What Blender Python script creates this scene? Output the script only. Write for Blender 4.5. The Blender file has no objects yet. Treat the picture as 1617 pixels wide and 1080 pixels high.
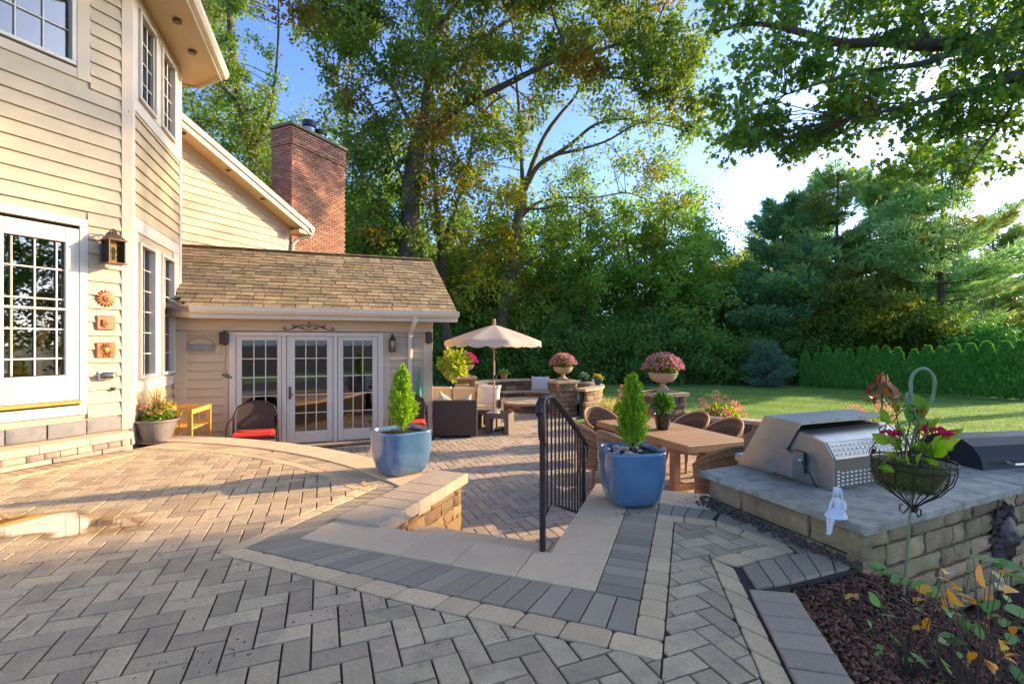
import bpy, bmesh, math, random
import numpy as np
from mathutils import Vector, Matrix, Quaternion

scene = bpy.context.scene
col = scene.collection
R = math.radians
rnd = random.Random(7)

# ---------------------------------------------------------------- camera, sky, sun, exposure
CAMZ = 1.4
cam_data = bpy.data.cameras.new('camera')
cam_data.sensor_width = 36.0
cam_data.lens = 757.0 / 1617.0 * 36.0
cam_data.shift_y = 3.0 / 1617.0
cam_data.clip_start = 0.05
cam_data.clip_end = 1500.0
camera = bpy.data.objects.new('camera', cam_data)
camera.location = (0, 0, CAMZ)
camera.rotation_euler = (R(90), 0, 0)
col.objects.link(camera)
scene.camera = camera

SUN_AZ = R(71.3)     # clockwise from +Y
SUN_EL = R(18.0)
world = bpy.data.worlds.new("World")
scene.world = world
world.use_nodes = True
wn = world.node_tree
wn.nodes.clear()
sky = wn.nodes.new('ShaderNodeTexSky')
sky.sky_type = 'NISHITA'
sky.sun_disc = False
sky.sun_elevation = SUN_EL
sky.sun_rotation = SUN_AZ
sky.air_density = 0.5
sky.dust_density = 1.3
sky.ozone_density = 4.0
bg = wn.nodes.new('ShaderNodeBackground')
bg.inputs['Strength'].default_value = 0.15
wo = wn.nodes.new('ShaderNodeOutputWorld')
wn.links.new(sky.outputs[0], bg.inputs['Color'])
wn.links.new(bg.outputs[0], wo.inputs['Surface'])

sl = bpy.data.lights.new('sun', 'SUN')
sl.energy = 2.65
sl.angle = R(0.8)
sl.color = (1.0, 0.75, 0.45)
sun = bpy.data.objects.new('sun', sl)
sdir = Vector((-math.sin(SUN_AZ) * math.cos(SUN_EL), -math.cos(SUN_AZ) * math.cos(SUN_EL), -math.sin(SUN_EL)))
sun.rotation_euler = sdir.to_track_quat('-Z', 'Y').to_euler()
sun.location = (40, 14, 20)
col.objects.link(sun)

scene.view_settings.view_transform = 'Standard'
scene.view_settings.look = 'None'
scene.view_settings.gamma = 1.0
scene.view_settings.exposure = 2.08
scene.view_settings.use_curve_mapping = False
scene.render.engine = 'CYCLES'
scene.cycles.use_denoising = True
scene.cycles.max_bounces = 10
scene.cycles.diffuse_bounces = 5
scene.cycles.glossy_bounces = 3
scene.cycles.transmission_bounces = 5
scene.cycles.transparent_max_bounces = 12
scene.cycles.caustics_reflective = False
scene.cycles.caustics_refractive = False
scene.cycles.sample_clamp_indirect = 6.0

# ---------------------------------------------------------------- helpers
F_, CX_, CY_ = 757.0, 808.5, 543.0
ZL = -0.56          # lower terrace level

def G(x, y, z=0.0):
    "photo pixel -> point on the level plane z"
    d = F_ * (CAMZ - z) / (y - CY_)
    return Vector(((x - CX_) / F_ * d, d, z))

def D(x, y, d):
    "photo pixel at a given distance from the camera plane"
    return Vector(((x - CX_) / F_ * d, d, CAMZ - (y - CY_) * d / F_))

def hdg(deg):
    a = R(deg); return Vector((math.sin(a), math.cos(a), 0))

WM = {}

class MB:
    def __init__(s): s.v = []; s.f = []
    def add(s, vs, fs, M=None):
        o = len(s.v)
        if M is not None: vs = [M @ Vector(v) for v in vs]
        s.v.extend([tuple(v) for v in vs]); s.f.extend([tuple(i + o for i in f) for f in fs])
        return s
    def box(s, c, d, M=None, rz=0.0):
        x, y, z = c; a, b, h = d[0] / 2, d[1] / 2, d[2] / 2
        vs = [(-a, -b, -h), (a, -b, -h), (a, b, -h), (-a, b, -h), (-a, -b, h), (a, -b, h), (a, b, h), (-a, b, h)]
        if rz:
            cr, sr = math.cos(rz), math.sin(rz)
            vs = [(p[0] * cr - p[1] * sr, p[0] * sr + p[1] * cr, p[2]) for p in vs]
        vs = [(p[0] + x, p[1] + y, p[2] + z) for p in vs]
        return s.add(vs, [(0, 3, 2, 1), (4, 5, 6, 7), (0, 1, 5, 4), (1, 2, 6, 5), (2, 3, 7, 6), (3, 0, 4, 7)], M)
    def rbox(s, c, d, r=0.01, M=None, rz=0.0):
        "box with all edges chamfered"
        x, y, z = c; a, b, h = d[0] / 2, d[1] / 2, d[2] / 2
        r = min(r, a * .9, b * .9, h * .9)
        vs = []
        for sx in (-1, 1):
            for sy in (-1, 1):
                for sz in (-1, 1):
                    vs += [(sx * a, sy * (b - r), sz * (h - r)), (sx * (a - r), sy * b, sz * (h - r)), (sx * (a - r), sy * (b - r), sz * h)]
        I = lambda sx, sy, sz, k: ((sx > 0) * 4 + (sy > 0) * 2 + (sz > 0)) * 3 + k
        fs = []
        for q in (-1, 1):
            fs.append((I(q, -1, -1, 0), I(q, 1, -1, 0), I(q, 1, 1, 0), I(q, -1, 1, 0)))
            fs.append((I(-1, q, -1, 1), I(1, q, -1, 1), I(1, q, 1, 1), I(-1, q, 1, 1)))
            fs.append((I(-1, -1, q, 2), I(1, -1, q, 2), I(1, 1, q, 2), I(-1, 1, q, 2)))
        for p in (-1, 1):
            for q in (-1, 1):
                fs.append((I(p, q, -1, 0), I(p, q, 1, 0), I(p, q, 1, 1), I(p, q, -1, 1)))
                fs.append((I(-1, p, q, 1), I(1, p, q, 1), I(1, p, q, 2), I(-1, p, q, 2)))
                fs.append((I(p, -1, q, 0), I(p, 1, q, 0), I(p, 1, q, 2), I(p, -1, q, 2)))
                for u in (-1, 1):
                    fs.append((I(p, q, u, 0), I(p, q, u, 1), I(p, q, u, 2)))
        if rz:
            cr, sr = math.cos(rz), math.sin(rz)
            vs = [(p[0] * cr - p[1] * sr, p[0] * sr + p[1] * cr, p[2]) for p in vs]
        vs = [(p[0] + x, p[1] + y, p[2] + z) for p in vs]
        return s.add(vs, fs, M)
    def tube(s, path, rad, n=8, M=None, cap=True, closed=False):
        P = [Vector(p) for p in path]; m = len(P)
        if not hasattr(rad, '__len__'): rad = [rad] * m
        vs = []; up = Vector((0, 0, 1)); X = None
        for i in range(m):
            if closed: t = P[(i + 1) % m] - P[i - 1]
            else: t = P[min(i + 1, m - 1)] - P[max(i - 1, 0)]
            if t.length < 1e-9: t = Vector((0, 0, 1))
            t.normalize()
            if X is None:
                X = t.cross(up if abs(t.z) < .95 else Vector((1, 0, 0)))
            X = (X - t * X.dot(t))
            if X.length < 1e-6: X = t.orthogonal()
            X.normalize(); Y = t.cross(X)
            for k in range(n):
                a = 2 * math.pi * k / n
                vs.append(P[i] + (X * math.cos(a) + Y * math.sin(a)) * rad[i])
        fs = []
        for i in range(m if closed else m - 1):
            j = (i + 1) % m
            for k in range(n):
                l = (k + 1) % n
                fs.append((i * n + k, i * n + l, j * n + l, j * n + k))
        if cap and not closed:
            fs.append(tuple(range(n))[::-1]); fs.append(tuple((m - 1) * n + k for k in range(n)))
        return s.add(vs, fs, M)
    def lathe(s, prof, n=24, c=(0, 0, 0), M=None, cap=True, sq=0.0):
        "prof: list of (radius, z); sq>0 squares the ring"
        vs = []; m = len(prof)
        for r, z in prof:
            for k in range(n):
                a = 2 * math.pi * k / n
                ca_, sa_ = math.cos(a), math.sin(a)
                q = 1.0
                if sq:
                    e = 2 + sq
                    q = (abs(ca_) ** e + abs(sa_) ** e) ** (-1 / e)
                vs.append((c[0] + r * q * ca_, c[1] + r * q * sa_, c[2] + z))
        fs = [(i * n + k, i * n + (k + 1) % n, (i + 1) * n + (k + 1) % n, (i + 1) * n + k) for i in range(m - 1) for k in range(n)]
        if cap:
            if prof[0][0] > 1e-5: fs.append(tuple(range(n))[::-1])
            if prof[-1][0] > 1e-5: fs.append(tuple((m - 1) * n + k for k in range(n)))
        return s.add(vs, fs, M)
    def prism(s, poly, z0, z1, ch=0.0, M=None, bottom=False):
        "vertical prism on a convex or simple polygon, top edge chamfered"
        n = len(poly); P = [Vector((p[0], p[1])) for p in poly]
        ar = sum(P[i].x * P[(i + 1) % n].y - P[(i + 1) % n].x * P[i].y for i in range(n))
        if ar < 0: P = P[::-1]
        vs = [(p.x, p.y, z0) for p in P]
        fs = []
        if ch > 0:
            ins = []
            for i in range(n):
                a, b, c = P[i - 1], P[i], P[(i + 1) % n]
                d1 = (b - a); d2 = (c - b)
                if d1.length < 1e-6 or d2.length < 1e-6: ins.append(b); continue
                d1.normalize(); d2.normalize()
                n1 = Vector((-d1.y, d1.x)); n2 = Vector((-d2.y, d2.x))
                k = n1 + n2
                k = k / max(.35, k.dot(n1)) if k.length > 1e-6 else n1
                ins.append(b + k * ch)
            vs += [(p.x, p.y, z1 - ch) for p in P] + [(p.x, p.y, z1) for p in ins]
            lv = 3
        else:
            vs += [(p.x, p.y, z1) for p in P]; lv = 2
        for L in range(lv - 1):
            for i in range(n):
                j = (i + 1) % n
                fs.append((L * n + i, L * n + j, (L + 1) * n + j, (L + 1) * n + i))
        fs.append(tuple((lv - 1) * n + i for i in range(n)))
        if bottom: fs.append(tuple(range(n))[::-1])
        return s.add(vs, fs, M)
    def sweep(s, prof, path, M=None, closed=False):
        "extrude profile (out, z) along a horizontal path, out = right of travel"
        P = [Vector(p) for p in path]; m = len(P); n = len(prof); vs = []
        for i in range(m):
            a = P[max(i - 1, 0)]; b = P[min(i + 1, m - 1)]
            t = (b - a); t.z = 0; t.normalize(); o = Vector((t.y, -t.x, 0))
            for (u, z) in prof: vs.append(P[i] + o * u + Vector((0, 0, z)))
        fs = []
        for i in range(m - 1):
            for k in range(n):
                l = (k + 1) % n
                fs.append((i * n + k, (i + 1) * n + k, (i + 1) * n + l, i * n + l))
        fs.append(tuple(range(n))); fs.append(tuple((m - 1) * n + k for k in range(n))[::-1])
        return s.add(vs, fs, M)
    def mesh(s, name, smooth=False):
        me = bpy.data.meshes.new(name)
        me.from_pydata(s.v, [], s.f)
        me.update()
        if smooth:
            me.polygons.foreach_set('use_smooth', [True] * len(me.polygons))
        return me

def fixn(me):
    bm = bmesh.new(); bm.from_mesh(me); bmesh.ops.recalc_face_normals(bm, faces=bm.faces); bm.to_mesh(me); bm.free()

def smooth_angle(me, deg=40):
    bm = bmesh.new(); bm.from_mesh(me)
    bmesh.ops.recalc_face_normals(bm, faces=bm.faces)
    lim = R(deg)
    for f in bm.faces: f.smooth = True
    for e in bm.edges:
        if len(e.link_faces) == 2 and e.calc_face_angle(0) > lim: e.smooth = False
    bm.to_mesh(me); bm.free()

def put(name, data, parent=None, M=None, mat=None, **props):
    "link an object; M is its matrix in the world"
    if isinstance(data, MB):
        data = data.mesh(name); fixn(data)
    o = bpy.data.objects.new(name, data)
    M = M if M is not None else (WM[parent].copy() if parent else Matrix.Identity(4))
    if parent is not None:
        o.parent = parent
        o.matrix_parent_inverse = Matrix.Identity(4)
        o.matrix_local = WM[parent].inverted() @ M
    else:
        o.matrix_world = M
    WM[o] = M
    if mat is not None and data is not None:
        if not data.materials: data.materials.append(mat)
        elif data.materials[0] != mat:
            o.material_slots[0].link = 'OBJECT'; o.material_slots[0].material = mat
    for k, v in props.items(): o[k] = v
    col.objects.link(o)
    return o

def T(x, y, z=0.0, rz=0.0, s=1.0):
    return Matrix.Translation((x, y, z)) @ Matrix.Rotation(rz, 4, 'Z') @ Matrix.Scale(s, 4)

def thing(name, label, cat, M, group=None, data=None, mat=None):
    o = put(name, data, None, M, mat)
    o['label'] = label; o['category'] = cat
    if group: o['group'] = group
    return o

def retag(o, label, group=None, cat=None):
    o['label'] = label
    if group: o['group'] = group
    if cat: o['category'] = cat

def dup(o, M, label=None, group=None):
    def cp(src, par, MM):
        c = src.copy(); col.objects.link(c)
        WM[c] = MM
        if par is not None:
            c.parent = par
            c.matrix_parent_inverse = Matrix.Identity(4)
            c.matrix_local = WM[par].inverted() @ MM
        else: c.matrix_world = MM
        for ch in kids.get(src, []): cp(ch, c, MM @ (WM[src].inverted() @ WM[ch]))
        return c
    kids = {}
    for x in list(WM):
        if x.parent is not None: kids.setdefault(x.parent, []).append(x)
    c = cp(o, None, M)
    if label: c['label'] = label
    if group: c['group'] = group
    return c

def join_into(mb, me, M):
    n = len(me.vertices); co = np.empty(n * 3, 'f'); me.vertices.foreach_get('co', co)
    co = co.reshape(-1, 3) @ np.array(M.to_3x3()).T + np.array(M.translation)
    o = len(mb.v); mb.v.extend(map(tuple, co.tolist()))
    mb.f.extend([tuple(i + o for i in p.vertices) for p in me.polygons])

def pieces(parent, name, items, mat, limit=300, size=None):
    """items: list of (mesh, world matrix). The largest in view become objects, the rest one stuff part."""
    def key(it):
        p = it[1].translation
        sc = size(it) if size else 1.0
        vis = 1.0 if p.y > .6 and abs(p.x) < p.y * 1.35 + .5 else 0.05
        return -sc * vis / max(.3, (p - Vector((0, 0, CAMZ))).length)
    items = sorted(items, key=key)
    for me, M in items[:limit]: put(name, me, parent, M, mat)
    if len(items) > limit:
        mb = MB(); P = WM[parent]; Pi = P.inverted()
        for me, M in items[limit:]: join_into(mb, me, Pi @ M)
        me2 = mb.mesh(name + '_rest')
        put(name, me2, parent, P.copy(), mat, kind='stuff')

# ---------------------------------------------------------------- materials
MATS = {}
def nt(m):
    m.use_nodes = True; t = m.node_tree; t.nodes.clear(); return t

def hexrgb(r, g, b): return (r, g, b, 1)

def pm(name, base, base2=None, rough=.8, nscale=8.0, nvar=.18, rndv=.0, bump=.0, bscale=60.0, metal=0.0,
       wear=None, wscale=3.0, wamt=.5, spec=.5, coat=0.0, stretch=None, transl=0.0, hue=0.0, patch=None, mottled=0.0, local=True, pal=None):
    """procedural material: noise-mottled base, per-object and per-island random value, optional stain colour, bump"""
    if name in MATS: return MATS[name]
    m = bpy.data.materials.new(name); t = nt(m); N = t.nodes.new; L = t.links.new
    out = N('ShaderNodeOutputMaterial'); bs = N('ShaderNodeBsdfPrincipled')
    bs.inputs['Roughness'].default_value = rough; bs.inputs['Metallic'].default_value = metal
    bs.inputs['Specular IOR Level'].default_value = spec
    bs.inputs['Coat Weight'].default_value = coat
    if coat: bs.inputs['Coat Roughness'].default_value = .08
    geo = N('ShaderNodeNewGeometry')
    pos = geo.outputs['Position']
    if stretch:
        mp = N('ShaderNodeMapping'); mp.inputs['Scale'].default_value = stretch
        if local:
            tc = N('ShaderNodeTexCoord'); L(tc.outputs['Object'], mp.inputs['Vector'])
        else: L(pos, mp.inputs['Vector'])
        pos = mp.outputs[0]
    nz = N('ShaderNodeTexNoise'); nz.inputs['Scale'].default_value = nscale; nz.inputs['Detail'].default_value = 8; nz.inputs['Roughness'].default_value = .62
    L(pos, nz.inputs['Vector'])
    b2 = base2 or tuple(c * .55 for c in base)
    mx = N('ShaderNodeMix'); mx.data_type = 'RGBA'
    mx.inputs[6].default_value = (*base, 1); mx.inputs[7].default_value = (*b2, 1)
    rmp = N('ShaderNodeMapRange'); rmp.inputs[1].default_value = .35; rmp.inputs[2].default_value = .7
    L(nz.outputs['Fac'], rmp.inputs[0])
    mul = N('ShaderNodeMath'); mul.operation = 'MULTIPLY'; mul.inputs[1].default_value = nvar if base2 is None else 1.0
    L(rmp.outputs[0], mul.inputs[0]); L(mul.outputs[0], mx.inputs[0])
    c = mx.outputs[2]
    if pal or rndv or hue:
        oi = N('ShaderNodeObjectInfo'); ad = N('ShaderNodeMath'); ad.operation = 'ADD'
        L(oi.outputs['Random'], ad.inputs[0]); L(geo.outputs['Random Per Island'], ad.inputs[1])
        fr = N('ShaderNodeMath'); fr.operation = 'FRACT'; L(ad.outputs[0], fr.inputs[0])
        rv = fr.outputs[0]
    if pal:
        cr = N('ShaderNodeValToRGB'); cr.color_ramp.interpolation = 'CONSTANT' if len(pal) > 2 else 'LINEAR'
        els = cr.color_ramp.elements
        while len(els) < len(pal): els.new(.5)
        for i, pc in enumerate(pal):
            els[i].position = i / len(pal); els[i].color = (*pc, 1)
        L(rv, cr.inputs[0])
        m2 = N('ShaderNodeMix'); m2.data_type = 'RGBA'; m2.blend_type = 'MULTIPLY'; m2.inputs[0].default_value = 1
        L(c, m2.inputs[6]); L(cr.outputs[0], m2.inputs[7]); c = m2.outputs[2]
    if rndv or hue:
        hs = N('ShaderNodeHueSaturation')
        r1 = N('ShaderNodeMapRange'); r1.inputs[3].default_value = 1 - rndv; r1.inputs[4].default_value = 1 + rndv
        L(rv, r1.inputs[0]); L(r1.outputs[0], hs.inputs['Value'])
        if hue:
            wn_ = N('ShaderNodeTexWhiteNoise'); wn_.noise_dimensions = '1D'; L(rv, wn_.inputs['W'])
            r2 = N('ShaderNodeMapRange'); r2.inputs[3].default_value = .5 - hue; r2.inputs[4].default_value = .5 + hue
            L(wn_.outputs['Value'], r2.inputs[0]); L(r2.outputs[0], hs.inputs['Hue'])
        L(c, hs.inputs['Color']); c = hs.outputs[0]
    if wear:
        n2 = N('ShaderNodeTexNoise'); n2.inputs['Scale'].default_value = wscale; n2.inputs['Detail'].default_value = 10; n2.inputs['Roughness'].default_value = .7
        L(geo.outputs['Position'], n2.inputs['Vector'])
        r3 = N('ShaderNodeMapRange'); r3.inputs[1].default_value = .47; r3.inputs[2].default_value = .64; r3.inputs[4].default_value = wamt
        L(n2.outputs['Fac'], r3.inputs[0])
        m3 = N('ShaderNodeMix'); m3.data_type = 'RGBA'; m3.inputs[7].default_value = (*wear, 1)
        L(r3.outputs[0], m3.inputs[0]); L(c, m3.inputs[6]); c = m3.outputs[2]
    L(c, bs.inputs['Base Color'])
    rr = N('ShaderNodeMapRange'); rr.inputs[3].default_value = max(.02, rough - .12 * rough); rr.inputs[4].default_value = min(1, rough + .15 * rough)
    L(nz.outputs['Fac'], rr.inputs[0]); L(rr.outputs[0], bs.inputs['Roughness'])
    if bump:
        nb = N('ShaderNodeTexNoise'); nb.inputs['Scale'].default_value = bscale; nb.inputs['Detail'].default_value = 6; nb.inputs['Roughness'].default_value = .65
        L(pos, nb.inputs['Vector'])
        bp = N('ShaderNodeBump'); bp.inputs['Strength'].default_value = bump; bp.inputs['Distance'].default_value = .01
        L(nb.outputs['Fac'], bp.inputs['Height']); L(bp.outputs[0], bs.inputs['Normal'])
    sh = bs.outputs[0]
    if transl:
        tr = N('ShaderNodeBsdfTranslucent'); L(c, tr.inputs['Color'])
        ms = N('ShaderNodeMixShader'); ms.inputs[0].default_value = transl
        L(sh, ms.inputs[1]); L(tr.outputs[0], ms.inputs[2]); sh = ms.outputs[0]
    L(sh, out.inputs['Surface'])
    MATS[name] = m
    return m

def leafmat(name, cols, transl=.45, patch_cols=None, pscale=.25, rough=.55, pthr=.55):
    "foliage: colour by leaf, plus large warm patches by position"
    if name in MATS: return MATS[name]
    m = bpy.data.materials.new(name); t = nt(m); N = t.nodes.new; L = t.links.new
    out = N('ShaderNodeOutputMaterial'); bs = N('ShaderNodeBsdfPrincipled'); bs.inputs['Roughness'].default_value = rough
    bs.inputs['Specular IOR Level'].default_value = .3
    geo = N('ShaderNodeNewGeometry'); oi = N('ShaderNodeObjectInfo')
    ad = N('ShaderNodeMath'); ad.operation = 'ADD'; L(oi.outputs['Random'], ad.inputs[0]); L(geo.outputs['Random Per Island'], ad.inputs[1])
    fr = N('ShaderNodeMath'); fr.operation = 'FRACT'; L(ad.outputs[0], fr.inputs[0])
    def ramp(cl):
        cr = N('ShaderNodeValToRGB'); els = cr.color_ramp.elements
        while len(els) < len(cl): els.new(.5)
        for i, pc in enumerate(cl): els[i].position = i / max(1, len(cl) - 1); els[i].color = (*pc, 1)
        L(fr.outputs[0], cr.inputs[0]); return cr.outputs[0]
    c = ramp(cols)
    if patch_cols:
        c2 = ramp(patch_cols)
        nz = N('ShaderNodeTexNoise'); nz.inputs['Scale'].default_value = pscale; nz.inputs['Detail'].default_value = 3
        L(geo.outputs['Position'], nz.inputs['Vector'])
        r = N('ShaderNodeMapRange'); r.inputs[1].default_value = pthr; r.inputs[2].default_value = pthr + .12
        L(nz.outputs['Fac'], r.inputs[0])
        mx = N('ShaderNodeMix'); mx.data_type = 'RGBA'; L(r.outputs[0], mx.inputs[0]); L(c, mx.inputs[6]); L(c2, mx.inputs[7]); c = mx.outputs[2]
    L(c, bs.inputs['Base Color'])
    tr = N('ShaderNodeBsdfTranslucent')
    gm = N('ShaderNodeHueSaturation'); gm.inputs['Value'].default_value = 1.5; gm.inputs['Saturation'].default_value = 1.1; gm.inputs['Hue'].default_value = .485
    L(c, gm.inputs['Color']); L(gm.outputs[0], tr.inputs['Color'])
    ms = N('ShaderNodeMixShader'); ms.inputs[0].default_value = transl
    L(bs.outputs[0], ms.inputs[1]); L(tr.outputs[0], ms.inputs[2]); L(ms.outputs[0], out.inputs['Surface'])
    MATS[name] = m
    return m

def glassmat(name, tint=(.75, .78, .75), refl=.12):
    if name in MATS: return MATS[name]
    m = bpy.data.materials.new(name); t = nt(m); N = t.nodes.new; L = t.links.new
    out = N('ShaderNodeOutputMaterial')
    tr = N('ShaderNodeBsdfTransparent'); tr.inputs['Color'].default_value = (*tint, 1)
    gl = N('ShaderNodeBsdfGlossy'); gl.inputs['Roughness'].default_value = .01
    fz = N('ShaderNodeFresnel'); fz.inputs['IOR'].default_value = 1.5
    ad = N('ShaderNodeMath'); ad.operation = 'ADD'; ad.inputs[1].default_value = refl; ad.use_clamp = True
    L(fz.outputs[0], ad.inputs[0])
    nz = N('ShaderNodeTexNoise'); nz.inputs['Scale'].default_value = 1.2
    bp = N('ShaderNodeBump'); bp.inputs['Strength'].default_value = .05; bp.inputs['Distance'].default_value = .02
    L(nz.outputs['Fac'], bp.inputs['Height']); L(bp.outputs[0], gl.inputs['Normal'])
    ms = N('ShaderNodeMixShader'); L(ad.outputs[0], ms.inputs[0]); L(tr.outputs[0], ms.inputs[1]); L(gl.outputs[0], ms.inputs[2])
    L(ms.outputs[0], out.inputs['Surface'])
    MATS[name] = m
    return m

m_field = pm('field_paver', (.62, .435, .245), rough=.85, nscale=70, nvar=.6, rndv=.22, hue=.005, bump=.5, bscale=260, wear=(.25, .185, .125), wscale=4.5, wamt=.5)
m_char = pm('charcoal_paver', (.42, .31, .195), rough=.85, nscale=70, nvar=.5, rndv=.2, hue=.008, bump=.5, bscale=260, wear=(.40, .30, .19), wscale=2.2, wamt=.3)
m_tan = pm('tan_cobble', (.82, .555, .29), rough=.88, nscale=60, nvar=.5, rndv=.12, hue=.004, bump=.6, bscale=200, wear=(.42, .31, .18), wscale=4, wamt=.35)
m_cope = pm('coping_concrete', (.79, .535, .305), rough=.88, nscale=90, nvar=.4, rndv=.05, bump=.4, bscale=300, wear=(.56, .38, .25), wscale=3, wamt=.35)
m_sand = pm('joint_sand', (.06, .042, .028), rough=.95, nscale=40, nvar=.4, bump=.5, bscale=200)
m_low = pm('lower_paver', (.50, .38, .27), rough=.85, nscale=22, nvar=.3, rndv=.16, hue=.012, bump=.4, bscale=200, wear=(.2, .17, .14), wscale=1.2, wamt=.3)
# ---------------------------------------------------------------- ground planes and terraces
def disc(name, r, z, mat, n=96, cy=0.0):
    mb = MB(); vs = [(0, cy, z)] + [(r * math.cos(2 * math.pi * i / n), cy + r * math.sin(2 * math.pi * i / n), z) for i in range(n)]
    mb.add(vs, [(0, i + 1, (i + 1) % n + 1) for i in range(n)])
    return put(name, mb, None, Matrix.Identity(4), mat, kind='structure')

m_floor = pm('forest_floor', (.055, .045, .025), base2=(.03, .035, .012), rough=.95, nscale=3, bump=.8, bscale=12)
disc('ground', 600, ZL - .09, m_floor)

def lawn_material():
    m = bpy.data.materials.new('lawn_grass'); t = nt(m); N = t.nodes.new; L = t.links.new
    out = N('ShaderNodeOutputMaterial'); bs = N('ShaderNodeBsdfPrincipled'); bs.inputs['Roughness'].default_value = .8
    geo = N('ShaderNodeNewGeometry')
    mp = N('ShaderNodeMapping'); mp.inputs['Rotation'].default_value = (0, 0, R(-62)); L(geo.outputs['Position'], mp.inputs['Vector'])
    wv = N('ShaderNodeTexWave'); wv.inputs['Scale'].default_value = .16; wv.inputs['Distortion'].default_value = .5; wv.inputs['Detail'].default_value = 1
    L(mp.outputs[0], wv.inputs['Vector'])
    r = N('ShaderNodeMapRange'); r.inputs[1].default_value = .4; r.inputs[2].default_value = .6; L(wv.outputs['Fac'], r.inputs[0])
    m1 = N('ShaderNodeMix'); m1.data_type = 'RGBA'; m1.inputs[6].default_value = (.12, .27, .035, 1); m1.inputs[7].default_value = (.21, .37, .06, 1)
    L(r.outputs[0], m1.inputs[0])
    nz = N('ShaderNodeTexNoise'); nz.inputs['Scale'].default_value = 1.1; nz.inputs['Detail'].default_value = 10; nz.inputs['Roughness'].default_value = .7; L(geo.outputs['Position'], nz.inputs['Vector'])
    r2 = N('ShaderNodeMapRange'); r2.inputs[1].default_value = .45; r2.inputs[2].default_value = .75; r2.inputs[4].default_value = .7; L(nz.outputs['Fac'], r2.inputs[0])
    m2 = N('ShaderNodeMix'); m2.data_type = 'RGBA'; m2.inputs[7].default_value = (.33, .34, .11, 1)
    L(r2.outputs[0], m2.inputs[0]); L(m1.outputs[2], m2.inputs[6])
    nf = N('ShaderNodeTexNoise'); nf.inputs['Scale'].default_value = 45; nf.inputs['Detail'].default_value = 8; L(geo.outputs['Position'], nf.inputs['Vector'])
    m3 = N('ShaderNodeMix'); m3.data_type = 'RGBA'; m3.blend_type = 'MULTIPLY'; m3.inputs[0].default_value = .7
    L(m2.outputs[2], m3.inputs[6])
    rf = N('ShaderNodeMapRange'); rf.inputs[1].default_value = .3; rf.inputs[2].default_value = .7; rf.inputs[3].default_value = .45; rf.inputs[4].default_value = 1.35; L(nf.outputs['Fac'], rf.inputs[0])
    L(rf.outputs[0], m3.inputs[7]); L(m3.outputs[2], bs.inputs['Base Color'])
    bp = N('ShaderNodeBump'); bp.inputs['Strength'].default_value = .9; bp.inputs['Distance'].default_value = .05; L(nf.outputs['Fac'], bp.inputs['Height']); L(bp.outputs[0], bs.inputs['Normal'])
    L(bs.outputs[0], out.inputs['Surface']); return m
m_lawn = lawn_material()

def sheet(name, poly, z, mat, **kw):
    mb = MB(); mb.add([(p[0], p[1], z) for p in poly], [tuple(range(len(poly)))])
    me = mb.mesh(name)
    bm = bmesh.new(); bm.from_mesh(me); bmesh.ops.triangulate(bm, faces=bm.faces); bmesh.ops.recalc_face_normals(bm, faces=bm.faces)
    if sum(f.normal.z for f in bm.faces) < 0: bmesh.ops.reverse_faces(bm, faces=bm.faces)
    bm.to_mesh(me); bm.free()
    return put(name, me, None, Matrix.Identity(4), mat, kind='structure', **kw)

lawn_edge = [(-13, 23.5), (-6, 24.5), (-2, 25.2), (2.0, 24.6), (6, 24.2), (9.5, 24.0), (12.5, 23.4), (14.2, 22.6), (16.2, 20.4), (18.8, 17.6), (21.5, 14.5), (23.5, 9), (24, 0), (22, -14), (-13, -14)]
sheet('lawn', lawn_edge, ZL - .05, m_lawn)

# terrace frame: u to the right, v forward, heading 20.3 degrees
AF = R(20.3); uh = Vector((math.cos(AF), -math.sin(AF), 0)); vh = Vector((math.sin(AF), math.cos(AF), 0))
def W(u, v, z=0.0): p = uh * u + vh * v; return Vector((p.x, p.y, z))
def UV(p): return (p[0] * uh.x + p[1] * uh.y, p[0] * vh.x + p[1] * vh.y)

# arc of the terrace's far edge
def circ3(a, b, c):
    ax, ay, bx, by, cx, cy = a[0], a[1], b[0], b[1], c[0], c[1]
    d = 2 * (ax * (by - cy) + bx * (cy - ay) + cx * (ay - by))
    ux = ((ax * ax + ay * ay) * (by - cy) + (bx * bx + by * by) * (cy - ay) + (cx * cx + cy * cy) * (ay - by)) / d
    uy = ((ax * ax + ay * ay) * (cx - bx) + (bx * bx + by * by) * (ax - cx) + (cx * cx + cy * cy) * (bx - ax)) / d
    return Vector((ux, uy, 0)), math.hypot(ax - ux, ay - uy)
ARC_C, ARC_R = circ3((-5.05, 7.28), (-3.546, 6.909), (-1.55, 5.72))
def arc_pts(r, a0, a1, n):
    return [Vector((ARC_C.x + r * math.cos(a), ARC_C.y + r * math.sin(a), 0)) for a in [a0 + (a1 - a0) * i / n for i in range(n + 1)]]
def arc_ang(p): return math.atan2(p[1] - ARC_C.y, p[0] - ARC_C.x)

UPZ = -.004
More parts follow.
